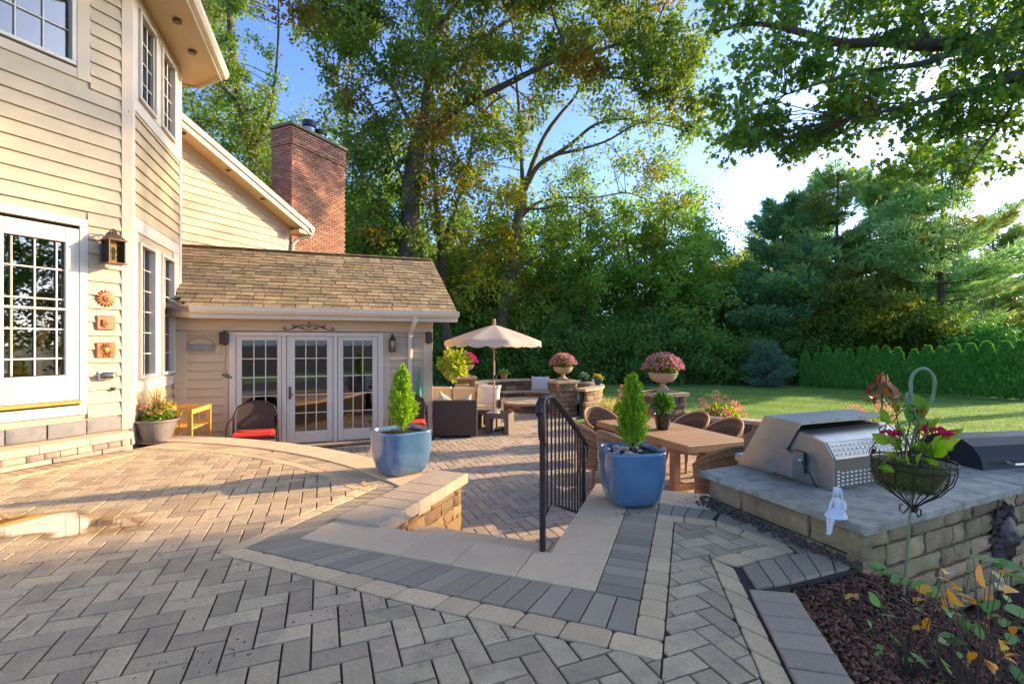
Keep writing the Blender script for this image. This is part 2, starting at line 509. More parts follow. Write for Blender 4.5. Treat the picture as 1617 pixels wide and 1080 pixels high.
# --- generic convex clipping
def clip_half(poly, a, b):
    "keep the part of poly on the left of a->b"
    out = []; n = len(poly)
    ex, ey = b[0] - a[0], b[1] - a[1]
    sd = [ex * (p[1] - a[1]) - ey * (p[0] - a[0]) for p in poly]
    for i in range(n):
        j = (i + 1) % n
        if sd[i] >= 0: out.append(poly[i])
        if (sd[i] > 0 and sd[j] < 0) or (sd[i] < 0 and sd[j] > 0):
            t = sd[i] / (sd[i] - sd[j])
            out.append((poly[i][0] + t * (poly[j][0] - poly[i][0]), poly[i][1] + t * (poly[j][1] - poly[i][1])))
    return out
def area(p): return abs(sum(p[i][0] * p[(i + 1) % len(p)][1] - p[(i + 1) % len(p)][0] * p[i][1] for i in range(len(p)))) / 2
def inside(p, poly):
    c = False; n = len(poly); j = n - 1
    for i in range(n):
        a, b = poly[i], poly[j]
        if (a[1] > p[1]) != (b[1] > p[1]) and p[0] < (b[0] - a[0]) * (p[1] - a[1]) / (b[1] - a[1]) + a[0]: c = not c
        j = i
    return c
def ccw(poly):
    s_ = sum(poly[i][0] * poly[(i + 1) % len(poly)][1] - poly[(i + 1) % len(poly)][0] * poly[i][1] for i in range(len(poly)))
    return poly if s_ > 0 else poly[::-1]
def clean(p):
    o = []
    for q in p:
        if not o or math.hypot(q[0] - o[-1][0], q[1] - o[-1][1]) > .004: o.append(q)
    if len(o) > 1 and math.hypot(o[0][0] - o[-1][0], o[0][1] - o[-1][1]) < .004: o.pop()
    return o
def edges_crossing(poly, reg):
    "region edges that cut through the convex poly"
    res = []
    n = len(reg)
    P = ccw(list(poly))
    for i in range(n):
        a, b = reg[i], reg[(i + 1) % n]
        # clip segment to poly
        t0, t1 = 0.0, 1.0; ok = True
        dx, dy = b[0] - a[0], b[1] - a[1]
        for k in range(len(P)):
            c, d = P[k], P[(k + 1) % len(P)]
            ex, ey = d[0] - c[0], d[1] - c[1]
            s0 = ex * (a[1] - c[1]) - ey * (a[0] - c[0]); sv = ex * dy - ey * dx
            if abs(sv) < 1e-12:
                if s0 < 0: ok = False; break
            else:
                t = -s0 / sv
                if sv > 0: t0 = max(t0, t)
                else: t1 = min(t1, t)
                if t0 >= t1: ok = False; break
        if ok and (t1 - t0) * math.hypot(dx, dy) > .003: res.append(i)
    return res
def poly_in_region(poly, reg, depth=0):
    "convex poly cut by a simple region -> list of convex pieces"
    ed = edges_crossing(poly, reg)
    c = (sum(p[0] for p in poly) / len(poly), sum(p[1] for p in poly) / len(poly))
    if not ed or depth > 5:
        return [poly] if inside(c, reg) else []
    a, b = reg[ed[0]], reg[(ed[0] + 1) % len(reg)]
    L_ = clean(clip_half(ccw(list(poly)), a, b)); R_ = clean(clip_half(ccw(list(poly)), b, a))
    out = []
    for q in (L_, R_):
        if len(q) >= 3 and area(q) > .0006: out += poly_in_region(q, reg, depth + 1)
    return out

def shrink(poly, g):
    P = ccw(list(poly)); n = len(P)
    q = list(P)
    for i in range(n):
        a, b = P[i], P[(i + 1) % n]
        l = math.hypot(b[0] - a[0], b[1] - a[1]) or 1
        nx, ny = -(b[1] - a[1]) / l * g, (b[0] - a[0]) / l * g
        q = clip_half(q, (a[0] + nx, a[1] + ny), (b[0] + nx, b[1] + ny))
        if len(q) < 3: return []
    return clean(q)

def herring(region, head, mod, gap, z, h, origin=(0, 0), ch=.006, jit=.0015):
    "herringbone of mod x 2mod pavers cut to the region; returns items for pieces()"
    a = R(head); ux, uy = math.cos(a), -math.sin(a); vx, vy = math.sin(a), math.cos(a)
    reg = ccw([(p[0], p[1]) for p in region])
    loc = [((p[0] - origin[0]) * ux + (p[1] - origin[1]) * uy, (p[0] - origin[0]) * vx + (p[1] - origin[1]) * vy) for p in reg]
    x0, x1 = min(p[0] for p in loc), max(p[0] for p in loc); y0, y1 = min(p[1] for p in loc), max(p[1] for p in loc)
    full = {}
    for k in (0, 1):
        a_, b_ = (2 * mod - gap, mod - gap) if k == 0 else (mod - gap, 2 * mod - gap)
        full[k] = MB().prism([(-a_ / 2, -b_ / 2), (a_ / 2, -b_ / 2), (a_ / 2, b_ / 2), (-a_ / 2, b_ / 2)], -h, 0, ch).mesh('paver')
    items = []
    m = mod; rr = random.Random(3)
    i0, i1 = int(math.floor(x0 / m)) - 2, int(math.ceil(x1 / m)) + 2
    j0, j1 = int(math.floor(y0 / m)) - 2, int(math.ceil(y1 / m)) + 2
    for j in range(j0, j1):
        for i in range(i0, i1):
            s_ = (i - j) % 4
            if s_ == 0: k, cx, cy = 0, (i + 1) * m, (j + .5) * m
            elif s_ == 2: k, cx, cy = 1, (i + .5) * m, (j - 0) * m   # vertical brick spans rows j-1 and j
            else: continue
            a_, b_ = (m, m / 2) if k == 0 else (m / 2, m)
            rect = [(cx - a_, cy - b_), (cx + a_, cy - b_), (cx + a_, cy + b_), (cx - a_, cy + b_)]
            wr = [(origin[0] + p[0] * ux + p[1] * vx, origin[1] + p[0] * uy + p[1] * vy) for p in rect]
            wc = Vector((origin[0] + cx * ux + cy * vx, origin[1] + cx * uy + cy * vy, 0))
            ps = poly_in_region(wr, reg)
            if not ps: continue
            zz = z + rr.uniform(-jit, jit)
            tilt = Matrix.Rotation(rr.uniform(-.012, .012), 4, 'X') @ Matrix.Rotation(rr.uniform(-.012, .012), 4, 'Y')
            if len(ps) == 1 and abs(area(ps[0]) - 2 * m * m) < 1e-5:
                items.append((full[k], Matrix.Translation((wc.x, wc.y, zz)) @ Matrix.Rotation(-a, 4, 'Z') @ tilt))
            else:
                for q in ps:
                    q = shrink(q, gap / 2)
                    if len(q) < 3 or area(q) < .0008: continue
                    c = (sum(p[0] for p in q) / len(q), sum(p[1] for p in q) / len(q))
                    me = MB().prism([(p[0] - c[0], p[1] - c[1]) for p in q], -h, 0, min(ch, .004)).mesh('paver')
                    items.append((me, Matrix.Translation((c[0], c[1], zz))))
    return items

def band(pa, pb, wa, wb, n, z, h, gap=.007, ch=.005, jit=.0015, rough=0.0, clip=None, seed=1):
    """row of n stones between polyline edge a and edge b (lists of points), cut across"""
    rr = random.Random(seed)
    def at(pl, t):
        ls = [(Vector(pl[i + 1]) - Vector(pl[i])).length for i in range(len(pl) - 1)]; tot = sum(ls); s_ = t * tot
        for i, l in enumerate(ls):
            if s_ <= l or i == len(ls) - 1: return Vector(pl[i]).lerp(Vector(pl[i + 1]), s_ / l if l else 0)
            s_ -= l
    items = []
    ts = [0.0]
    for i in range(1, n): ts.append((i + (rr.uniform(-.12, .12) if rough else 0)) / n)
    ts.append(1.0)
    for i in range(n):
        q = [at(pa, ts[i]), at(pa, ts[i + 1]), at(pb, ts[i + 1]), at(pb, ts[i])]
        q = [(p[0], p[1]) for p in q]
        ps = [q] if clip is None else poly_in_region(q, ccw([(p[0], p[1]) for p in clip]))
        for q in ps:
            q = shrink(q, gap / 2)
            if len(q) < 3: continue
            c = (sum(p[0] for p in q) / len(q), sum(p[1] for p in q) / len(q))
            pts = [(p[0] - c[0], p[1] - c[1]) for p in q]
            if rough:
                pp = []
                for k in range(len(pts)):
                    a_, b_ = pts[k], pts[(k + 1) % len(pts)]
                    e = rough
                    pp.append((a_[0] * (1 - e * rr.uniform(1.5, 5)), a_[1] * (1 - e * rr.uniform(1.5, 5))))
                    for t in (.12, .5, .88):
                        pp.append((a_[0] + (b_[0] - a_[0]) * t + rr.uniform(-1, 1) * e * .06, a_[1] + (b_[1] - a_[1]) * t + rr.uniform(-1, 1) * e * .06))
                pts = pp
            me = MB().prism(pts, -h, 0, ch).mesh('stone')
            items.append((me, Matrix.Translation((c[0], c[1], z + rr.uniform(-jit, jit)))))
    return items

# --- outline of the upper terrace in world coordinates
houseu = -6.955
tanR = ARC_R - .40 - .25 - .13; solR = ARC_R - .40 - .25; copR = ARC_R - .40
aE = arc_ang(W(-2.62, 4.15)); aS = arc_ang((-6.3, 7.0))
# field polygon (herringbone) : starts at left, follows the inner tan arc, then the tan strips round the stair
pE = None
tan_arc = arc_pts(tanR, arc_ang((-4.95, 6.3)), arc_ang(W(-2.98, 3.95)), 14)
field = [W(houseu + .38, -1.2), W(houseu + .38, 3.9)] + tan_arc + [W(-2.98, 3.93), W(-2.98, 2.33), W(-2.24, 2.285), W(-1.44, 2.235), W(-.113, 2.22),
         W(-.113, 3.995), W(.194, 3.998), W(.509, 3.746), W(.128, 3.40), W(.278, 2.288), W(.43, 1.1), W(.60, -1.2)]
up = [W(houseu, -1.4), W(houseu, 4.9)] + arc_pts(ARC_R - .02, aS, aE, 16) + [W(-2.62, 4.15), W(-2.62, 3.09), W(-.86, 3.09), W(-.86, 4.79), W(1.08, 4.85), W(1.16, 4.4), W(1.10, 3.75), W(1.02, 3.60),
      W(.55, 3.2), W(.53, 3.05), W(.62, 2.3), W(.80, 1.1), W(1.0, -1.4)]
sheetm = MB(); pu = [(p.x, p.y) for p in up]
upper = put('upper_terrace', (lambda mb: mb)(MB().prism(pu, -.5, -.012, 0)), None, Matrix.Identity(4), m_sand, kind='structure')

it = herring(field, -21.6, .1245, .0095, 0, .05, origin=(-1.054 + .001, 2.529), ch=.004, jit=.003)
pieces(upper, 'paver', it, m_field)

# charcoal soldier rows, tan cobble rows, coping
A0, A1 = arc_ang((-6.0, 6.9)), aE
sold = []; sold0 = []; tanl = []; cope = []
a_l = arc_ang((-4.9, 6.6)); 
clipfar = up
sold0 += band(arc_pts(copR, arc_ang((-6.5, 6.6)), arc_ang(W(-2.66, 4.05)), 20), arc_pts(solR, arc_ang((-6.5, 6.6)), arc_ang(W(-2.90, 4.0)), 20), 0, 0, 30, 0, .05, clip=up)
tanl += band(arc_pts(solR, arc_ang((-6.2, 6.4)), arc_ang(W(-2.88, 4.0)), 20), arc_pts(tanR, arc_ang((-6.2, 6.4)), arc_ang(W(-2.98, 3.95)), 20), 0, 0, 18, .001, .05, rough=.02, clip=up)
cope += band(arc_pts(ARC_R, arc_ang((-6.6, 6.9)), arc_ang(W(-2.45, 4.35)), 24), arc_pts(copR, arc_ang((-6.6, 6.9)), arc_ang(W(-2.62, 4.1)), 24), 0, 0, 11, .012, .06, gap=.004)
# left along the house step
sold0 += band([W(houseu, -1.2), W(houseu, 4.35)], [W(houseu + .25, -1.2), W(houseu + .25, 4.35)], 0, 0, 44, 0, .05, seed=4)
tanl += band([W(houseu + .25, -1.2), W(houseu + .25, 4.15)], [W(houseu + .38, -1.2), W(houseu + .38, 3.95)], 0, 0, 24, .001, .05, rough=.02, seed=5)
# left strip beside the planter wall, near strip below the stair, right strip
tanl += band([W(-2.98, 2.33), W(-2.98, 4.02)], [W(-2.87, 2.46), W(-2.87, 4.0)], 0, 0, 8, .001, .05, rough=.02, seed=6)
sold += band([W(-2.87, 2.40), W(-2.87, 3.98)], [W(-2.64, 2.66), W(-2.64, 4.0)], 0, 0, 12, 0, .05, seed=7)
tanl += band([W(-2.98, 2.33), W(-2.24, 2.285), W(-1.44, 2.235), W(-.113, 2.22)], [W(-2.88, 2.455), W(-2.3, 2.43), W(-1.5, 2.39), W(-.113, 2.372)], 0, 0, 12, .001, .05, rough=.02, seed=8)
sold += band([W(-2.87, 2.46), W(-2.3, 2.435), W(-1.5, 2.395), W(-.25, 2.38)], [W(-2.64, 2.71), W(-1.6, 2.712), W(-.50, 2.71), W(-.25, 2.70)], 0, 0, 19, 0, .05, seed=9)
tanl += band([W(-.25, 2.38), W(-.25, 4.0)], [W(-.113, 2.375), W(-.113, 4.0)], 0, 0, 9, .001, .05, rough=.02, seed=10)
sold += band([W(-.50, 2.71), W(-.50, 4.38)], [W(-.25, 2.71), W(-.25, 4.38)], 0, 0, 14, 0, .05, seed=11)
# behind the blue pot
sold += band([W(-.25, 4.385), W(.25, 4.385), ], [W(-.25, 4.13), W(.16, 4.13)], 0, 0, 4, 0, .05, seed=12)
tanl += band([W(-.25, 4.13), W(.20, 4.135)], [W(-.25, 4.0), W(.194, 3.998)], 0, 0, 2, .001, .05, rough=.02, seed=13)
tanl += band([W(.20, 4.135), W(.62, 3.83)], [W(.194, 3.998), W(.515, 3.745)], 0, 0, 2, .001, .05, rough=.02, seed=14)
tanl += band([W(.62, 3.83), W(.67, 3.70)], [W(.515, 3.745), W(.56, 3.6)], 0, 0, 1, .001, .05, rough=.01, seed=14)
tanl += band([W(.515, 3.745), W(.128, 3.40)], [W(.60, 3.625), W(.285, 3.33)], 0, 0, 2, .001, .05, rough=.02, seed=15)
tanl += band([W(.128, 3.40), W(.278, 2.288), W(.43, 1.1), W(.60, -1.2)], [W(.265, 3.30), W(.39, 2.33), W(.55, 1.1), W(.73, -1.2)], 0, 0, 24, .001, .05, rough=.02, seed=16)
# charcoal wedge beside the grill island
sold += band([W(.25, 4.385), W(1.14, 3.73)], [W(.20, 4.14), W(.65, 3.80)], 0, 0, 4, 0, .05, seed=17)
sold += band([W(.66, 3.80), W(1.13, 3.71)], [W(.68, 3.69), W(.82, 3.70)], 0, 0, 1, 0, .05, seed=21)
# raised soldier course round the mulch bed (upper part and the heaved column)
edge1 = band([W(.31, 3.335), W(.67, 3.685), W(1.16, 3.70)], [W(.36, 3.06), W(.56, 3.21), W(1.03, 3.62)], 0, 0, 7, .006, .07, seed=18)
edge2 = []
for (me, M) in band([W(.315, 3.03), W(.398, 2.33), W(.558, 1.1), W(.738, -1.2)], [W(.555, 3.06), W(.635, 2.36), W(.80, 1.1), W(.98, -1.2)], 0, 0, 31, .012, .07, gap=.008, seed=19):
    k = random.Random(int(M.translation.y * 991))
    edge2.append((me, M @ Matrix.Rotation(k.uniform(-.05, .06), 4, 'X') @ Matrix.Rotation(k.uniform(-.05, .02), 4, 'Y') @ Matrix.Rotation(k.uniform(-.03, .03), 4, 'Z')))
pieces(upper, 'border_paver', sold, m_char)
pieces(upper, 'soldier_paver', sold0, m_field)
pieces(upper, 'edge_paver', edge1 + edge2, m_char)
pieces(upper, 'cobble', tanl, m_tan)
# right-hand coping of the stair and the coping behind the pot
cope += band([W(-.876, 3.10), W(-.876, 4.40)], [W(-.50, 3.10), W(-.50, 4.40)], 0, 0, 4, .004, .06, gap=.004, seed=2)
cope += band([W(-.876, 4.40), W(-.876, 4.80)], [W(-.25, 4.40), W(-.25, 4.80)], 0, 0, 1, .004, .06, gap=.004, seed=2)
cope += band([W(-.25, 4.80), W(1.10, 4.85)], [W(-.25, 4.39), W(1.20, 4.40)], 0, 0, 4, .004, .06, gap=.004, seed=2)
pieces(upper, 'coping_stone', cope, m_cope)

# --- lower terrace
low_poly = [(-6.6, 6.4), (-6.3, 8.5), (-5.6, 8.4), (-1.60, 9.86), (-1.9, 10.6), (-2.6, 12.6), (-2.3, 14.2), (-2.0, 15.4), (-.9, 16.8), (.5, 17.2), (2.0, 16.6), (2.6, 14.9), (2.2, 13.4), (1.45, 12.35),
            (1.95, 11.4), (2.6, 10.6), (3.0, 9.9), (3.9, 9.3), (5.0, 8.6), (6.4, 7.3), (7.6, 5.6), (8.0, 3.8), (6.5, 2.8), (1.5, 4.3), (1.2, 4.3), (-.5, 3.4), (-2.5, 3.4)]
lower = put('lower_terrace', MB().prism(low_poly, ZL - .3, ZL - .014, 0), None, Matrix.Identity(4), m_sand, kind='structure')
it = herring([p for p in low_poly], -21.6, .125, .009, ZL, .04, origin=(-.5, 6.0), ch=.004)
pieces(lower, 'paver', it, m_low)
# ---------------------------------------------------------------- materials for the buildings
m_siding = pm('cream_siding', (.50, .385, .235), rough=.6, nscale=3, nvar=.14, rndv=.03, bump=.12, bscale=90, wear=(.38, .285, .18), wscale=1.3, wamt=.35)
m_trim = pm('white_trim', (.62, .55, .44), rough=.5, nscale=4, nvar=.08, bump=.05, bscale=60, wear=(.60, .52, .40), wscale=2.5, wamt=.18)
m_trimc = pm('cream_trim', (.54, .41, .27), rough=.55, nscale=4, nvar=.1, bump=.05, bscale=60, wear=(.56, .44, .30), wscale=2, wamt=.2)
m_soffit = pm('soffit_paint', (.62, .46, .28), rough=.6, nscale=4, nvar=.08)
m_glass = glassmat('window_glass', (.75, .74, .70), .10)
m_glass2 = glassmat('door_glass', (.5, .48, .42), .10)
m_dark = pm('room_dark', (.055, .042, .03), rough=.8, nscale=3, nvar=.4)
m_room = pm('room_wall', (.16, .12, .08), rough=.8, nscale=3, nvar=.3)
m_shingle = pm('roof_shingle', (.38, .265, .135), rough=.95, nscale=18, nvar=.45, rndv=.3, hue=.012, bump=.9, bscale=220, wear=(.15, .12, .06), wscale=2.2, wamt=.55)
m_brick = pm('red_brick', (.37, .175, .105), rough=.9, nscale=10, nvar=.4, rndv=.28, hue=.018, bump=.6, bscale=90, wear=(.24, .16, .11), wscale=1.2, wamt=.4)
m_mortar = pm('mortar', (.30, .23, .18), rough=.95, nscale=20, nvar=.4, bump=.5, bscale=90)
m_iron = pm('dark_iron', (.045, .025, .018), rough=.45, nscale=20, nvar=.4, metal=.3, bump=.1, bscale=120)
m_bronze = pm('bronze_lantern', (.13, .075, .045), rough=.45, nscale=20, nvar=.5, metal=.5)
m_yellow = pm('ochre_threshold', (.50, .26, .04), rough=.6, nscale=8, nvar=.3)
m_terra = pm('glazed_terracotta', (.50, .15, .035), rough=.4, nscale=14, nvar=.6, bump=.4, bscale=40, wear=(.18, .05, .02), wscale=9, wamt=.6)
m_terray = pm('ochre_plaque', (.55, .30, .06), rough=.45, nscale=14, nvar=.6, bump=.3, bscale=40, wear=(.25, .09, .02), wscale=12, wamt=.5)
m_tin = pm('weathered_tin', (.26, .24, .21), rough=.7, nscale=12, nvar=.5, wear=(.14, .09, .06), wscale=8, wamt=.5)
m_black = pm('black_plastic', (.02, .018, .016), rough=.5, nscale=20, nvar=.3)
m_galv = pm('galvanised_flue', (.30, .33, .36), rough=.4, nscale=9, nvar=.3, metal=.6)
m_lampglass = glassmat('lamp_glass', (.9, .85, .75), .05)
m_whitep = pm('white_plastic', (.75, .72, .66), rough=.4, nscale=8, nvar=.1)
m_gutter = pm('gutter_metal', (.72, .62, .46), rough=.45, nscale=4, nvar=.08, wear=(.58, .47, .33), wscale=3, wamt=.2)

# ---------------------------------------------------------------- the house
HOUSE = thing('house', 'cream lap sided house with angled bay, low sunroom wing and tall brick chimney', 'house', T(-6.2, 7.5, ZL))

def frame(o, tdir, ndir):
    "matrix: local x along the wall, local y outward, z up"
    t_ = Vector(tdir).normalized(); n_ = Vector(ndir).normalized()
    return Matrix(((t_.x, n_.x, 0, o[0]), (t_.y, n_.y, 0, o[1]), (0, 0, 1, 0), (0, 0, 0, 1)))

FA = frame((-5.3, 6.65), (-.416, -.909, 0), (.909, -.416, 0))
FC = frame((-5.3, 6.65), (-.347, .938, 0), (.938, .347, 0))
FB = frame((-4.275, 9.0), (.938, .347, 0), (.347, -.938, 0))
FG = frame((-7.22, 10.4), (.416, .909, 0), (.909, -.416, 0))

def board(L, h=.19, bevel=.026, inset=.003):
    "lap board lying along +x, its foot proud of its head; foot at z=0"
    t0, t1 = .004, bevel + .006
    vs = [(0, -.02, 0), (L, -.02, 0), (L, -.02, h), (0, -.02, h), (0, t1, 0), (L, t1, 0), (L, t0, h), (0, t0, h), (0, t1 - .012, 0), (L, t1 - .012, 0), (0, t1 - .014, .014), (L, t1 - .014, .014)]
    return MB().add(vs, [(4, 5, 6, 7), (8, 9, 5, 4), (10, 11, 9, 8), (0, 1, 11, 10), (3, 7, 6, 2), (0, 10, 8, 4, 7, 3), (1, 2, 6, 5, 9, 11), (0, 3, 2, 1)])

def wall(frame_, name, poly, holes, expo=.178, z_start=None, slab=.10, mat=m_siding, proud=.018, segs=(), skip=None):
    """wall slab with openings (flat pieces) and lap boards; poly = (x0, x1, z0, z1) or function giving x limits at z"""
    x0, x1, z0, z1 = poly
    back = MB()
    # slab pieces around the holes, cut in columns
    xs = sorted(set([x0, x1] + [h[0] for h in holes] + [h[1] for h in holes]))
    for a, b in zip(xs[:-1], xs[1:]):
        mid = (a + b) / 2
        hs = sorted([(h[2], h[3]) for h in holes if h[0] <= mid <= h[1]])
        z = z0
        for h0, h1 in hs + [(z1, z1)]:
            if h0 > z + 1e-4: back.box(((a + b) / 2, -slab / 2, (z + h0) / 2), (b - a, slab, h0 - z))
            z = max(z, h1)
    w = put(name, back, HOUSE, frame_, mat)
    return w

def siding(parent, frame_, x0, x1, z0, z1, holes, expo=.178, lim=None, proud=.02, rot=None):
    "lap boards between x0 and x1, each board an object; lim(z) may narrow the run"
    z = z0; items = []; cache = {}
    while z < z1 - .02:
        h = min(expo + .012, z1 - z)
        segs = [(x0, x1)]
        if lim:
            a, b = lim(z + expo * .5); segs = [(max(a, x0), min(b, x1))]
        for hx0, hx1, hz0, hz1 in holes:
            if z + expo * .6 > hz0 and z + .02 < hz1:
                ns = []
                for a, b in segs:
                    if hx1 <= a or hx0 >= b: ns.append((a, b)); continue
                    if hx0 > a: ns.append((a, hx0))
                    if hx1 < b: ns.append((hx1, b))
                segs = ns
        for a, b in segs:
            if b - a < .02: continue
            key = (round(b - a, 3), round(h, 3))
            if key not in cache:
                me = board(b - a, h).mesh('siding_board'); fixn(me); cache[key] = me
            put('siding_board', cache[key], parent, frame_ @ Matrix.Translation((a, 0, z)), m_siding)
        z += expo

def window_unit(frame_, x0, x1, z0, z1, cols, rows, name='window', glass=None, fw=.045, fd=.05, mw=.018, depth=-.03, parent=None, cas=.0, mat=None, open_top=False):
    "frame, panes and muntins; x0..x1 is the glass opening"
    mat = mat or m_trim; glass = glass or m_glass
    f = MB()
    f.rbox(((x0 + x1) / 2, depth + fd / 2, z0 - fw / 2), (x1 - x0 + 2 * fw, fd + .05, fw), .004)
    f.rbox(((x0 + x1) / 2, depth + fd / 2, z1 + fw / 2), (x1 - x0 + 2 * fw, fd + .05, fw), .004)
    for x in (x0 - fw / 2, x1 + fw / 2): f.rbox((x, depth + fd / 2 + .001, (z0 + z1) / 2), (fw, fd + .052, z1 - z0 + .002), .004)
    w = put(name, f, parent or HOUSE, frame_, mat)
    cw = (x1 - x0) / cols; rh = (z1 - z0) / rows
    pm_ = MB().box((0, 0, 0), (cw - .002, .006, rh - .002)).mesh('pane'); fixn(pm_)
    for i in range(cols):
        for j in range(rows):
            put('pane', pm_, w, frame_ @ Matrix.Translation((x0 + cw * (i + .5), depth - .012, z0 + rh * (j + .5))), glass)
    vm = MB().rbox((0, 0, 0), (mw, .022, z1 - z0), .004).mesh('muntin'); fixn(vm)
    hm = MB().rbox((0, 0, 0), (x1 - x0, .018, mw), .004).mesh('muntin'); fixn(hm)
    for i in range(1, cols): put('muntin', vm, w, frame_ @ Matrix.Translation((x0 + cw * i, depth + .003, (z0 + z1) / 2)), mat)
    for j in range(1, rows): put('muntin', hm, w, frame_ @ Matrix.Translation(((x0 + x1) / 2, depth + .003, z0 + rh * j)), mat)
    return w

def trim(frame_, pieces_, name='trim_board', mat=None, parent=None):
    for (x0, x1, z0, z1, p0, p1) in pieces_:
        put(name, MB().rbox(((x0 + x1) / 2, (p0 + p1) / 2, (z0 + z1) / 2), (x1 - x0, p1 - p0, z1 - z0), .004), parent or HOUSE, frame_, mat or m_trimc)

# ---- wall A (door wall, nearest)
doorx = (.575, 1.42)
A_holes = [(.50, 1.50, .62, 2.90), (.60, 2.6, 4.90, 6.6)]
wA = wall(FA, 'door_wall', (-.02, 5.0, -.56, 7.2), A_holes)
siding(wA, FA, .115, 5.0, .44, 6.9, [(.485, 1.52, .3, 3.0), (.46, 2.75, 4.78, 6.75)])
trim(FA, [(-.022, .115, .23, 6.9, 0, .032)], 'corner_board')
trim(FA, [(.487, .575, .60, 2.90, 0, .028), (1.42, 1.51, .60, 2.90, 0, .028), (.487, 1.51, 2.902, 3.0, 0, .03)], 'door_casing', m_trim)
trim(FA, [(.46, .60, 4.78, 6.75, 0, .024), (.602, 2.75, 4.78, 4.90, 0, .024)], 'window_casing')
# upper window, only its lower right corner in view
window_unit(FA, .66, 1.42, 4.97, 6.5, 3, 4, depth=-.03)
window_unit(FA, 1.54, 2.3, 4.97, 6.5, 3, 4, depth=-.03)
# foundation stones under the door
# storm door with the inner door behind it
dr = MB()
for a, b, z0, z1 in ((.578, .716, .69, 2.86), (1.275, 1.417, .69, 2.86)): dr.rbox(((a + b) / 2, .0, (z0 + z1) / 2), (b - a, .045, z1 - z0), .006)
dr.rbox((.995, .001, 2.765), (.56, .043, .19), .006); dr.rbox((.995, .001, .85), (.56, .043, .32), .006)
dr.rbox((.995, .016, .85), (.46, .02, .20), .008)
dr.rbox((.995, .004, 1.83), (.56, .03, .028), .004)
door = put('storm_door', dr, HOUSE, FA, m_trim)
put('pane', MB().box((.995, -.040, 1.84), (.56, .005, 1.66)), door, FA, m_glass)
put('threshold', MB().rbox((.995, .02, .665), (.86, .09, .045), .006), door, FA, m_yellow)
put('door_handle', MB().tube([(1.36, .03, 1.72), (1.36, .06, 1.72), (1.36, .06, 1.62), (1.36, .03, 1.62)], .009), door, FA, m_bronze)
inn = MB()
for x in (.79, .995, 1.20): inn.rbox((x, -.018, 1.84), (.020, .018, 1.64), .004)
for z in (1.22, 1.58, 1.95, 2.32): inn.rbox((.995, -.017, z), (.56, .016, .020), .004)

put('inner_muntins', inn, door, FA, m_trim)
trim(FA, [(.50, 1.50, .50, .618, -.02, .035)], 'sill_board', m_trim)
# room behind the door, with a chair in the white trim colour
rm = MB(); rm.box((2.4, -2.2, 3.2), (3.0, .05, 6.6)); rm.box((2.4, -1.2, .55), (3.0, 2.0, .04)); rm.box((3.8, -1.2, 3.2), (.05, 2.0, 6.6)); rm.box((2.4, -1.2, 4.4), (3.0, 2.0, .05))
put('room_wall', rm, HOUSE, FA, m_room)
ch = MB(); ch.rbox((1.10, -.8, 1.25), (.34, .06, .62), .05); ch.rbox((1.10, -.6, .98), (.36, .40, .08), .03); ch.box((.95, -.45, .76), (.03, .03, .4)); ch.box((1.25, -.45, .76), (.03, .03, .4))
put('room_chair', ch, HOUSE, FA, m_trim)

# ---- wall C (angled bay wall)
C_holes = [(.25, 1.83, .90, 2.86), (.25, 1.90, 4.93, 6.22)]
wC = wall(FC, 'bay_wall', (0, 2.25, -.56, 7.2), C_holes)
siding(wC, FC, .10, 2.18, 3.20, 4.70, [])
siding(wC, FC, .10, 2.18, .0, .72, [])
trim(FC, [(0.0, .10, .0, 6.4, 0, .03), (2.18, 2.28, 1.9, 6.4, 0, .034)], 'corner_board', m_trim)
trim(FC, [(.10, .23, .72, 3.0, 0, .022), (1.85, 2.18, .72, 3.0, 0, .022), (.10, 2.18, 3.002, 3.2, 0, .024), (.10, 2.18, .70, .86, 0, .026), (.89, 1.19, .88, 2.9, 0, .02)], 'window_casing', m_trim)
trim(FC, [(.10, .23, 4.88, 6.3, 0, .022), (1.93, 2.18, 4.88, 6.3, 0, .022), (.10, 2.18, 4.70, 4.88, 0, .024), (.88, 1.19, 4.9, 6.25, 0, .02), (.10, 2.18, 6.24, 6.42, 0, .024)], 'window_casing', m_trim)
for x0 in (.29, 1.23):
    window_unit(FC, x0, x0 + .55, .94, 2.82, 2, 6, depth=-.02)
    window_unit(FC, x0, x0 + .60, 4.97, 6.18, 3, 4, depth=-.02)
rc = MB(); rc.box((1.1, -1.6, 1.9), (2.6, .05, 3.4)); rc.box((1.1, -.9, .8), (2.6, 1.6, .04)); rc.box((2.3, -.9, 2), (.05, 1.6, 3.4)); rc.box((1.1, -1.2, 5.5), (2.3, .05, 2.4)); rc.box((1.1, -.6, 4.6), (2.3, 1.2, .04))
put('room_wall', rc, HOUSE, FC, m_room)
bl = MB()
for i in range(34): bl.box((.56, -.09, 2.80 - i * .03), (.52, .012, .020), None)
for i in range(20): bl.box((1.5, -.09, 2.80 - i * .03), (.52, .012, .020), None)
put('window_blind', bl, HOUSE, FC, m_trimc)
cn = MB().rbox((.72, -.14, 1.16), (.17, .1, .22), .01); put('window_candle_box', cn, HOUSE, FC, pm('amber_box', (.62, .32, .04), rough=.5, nscale=6, nvar=.3))

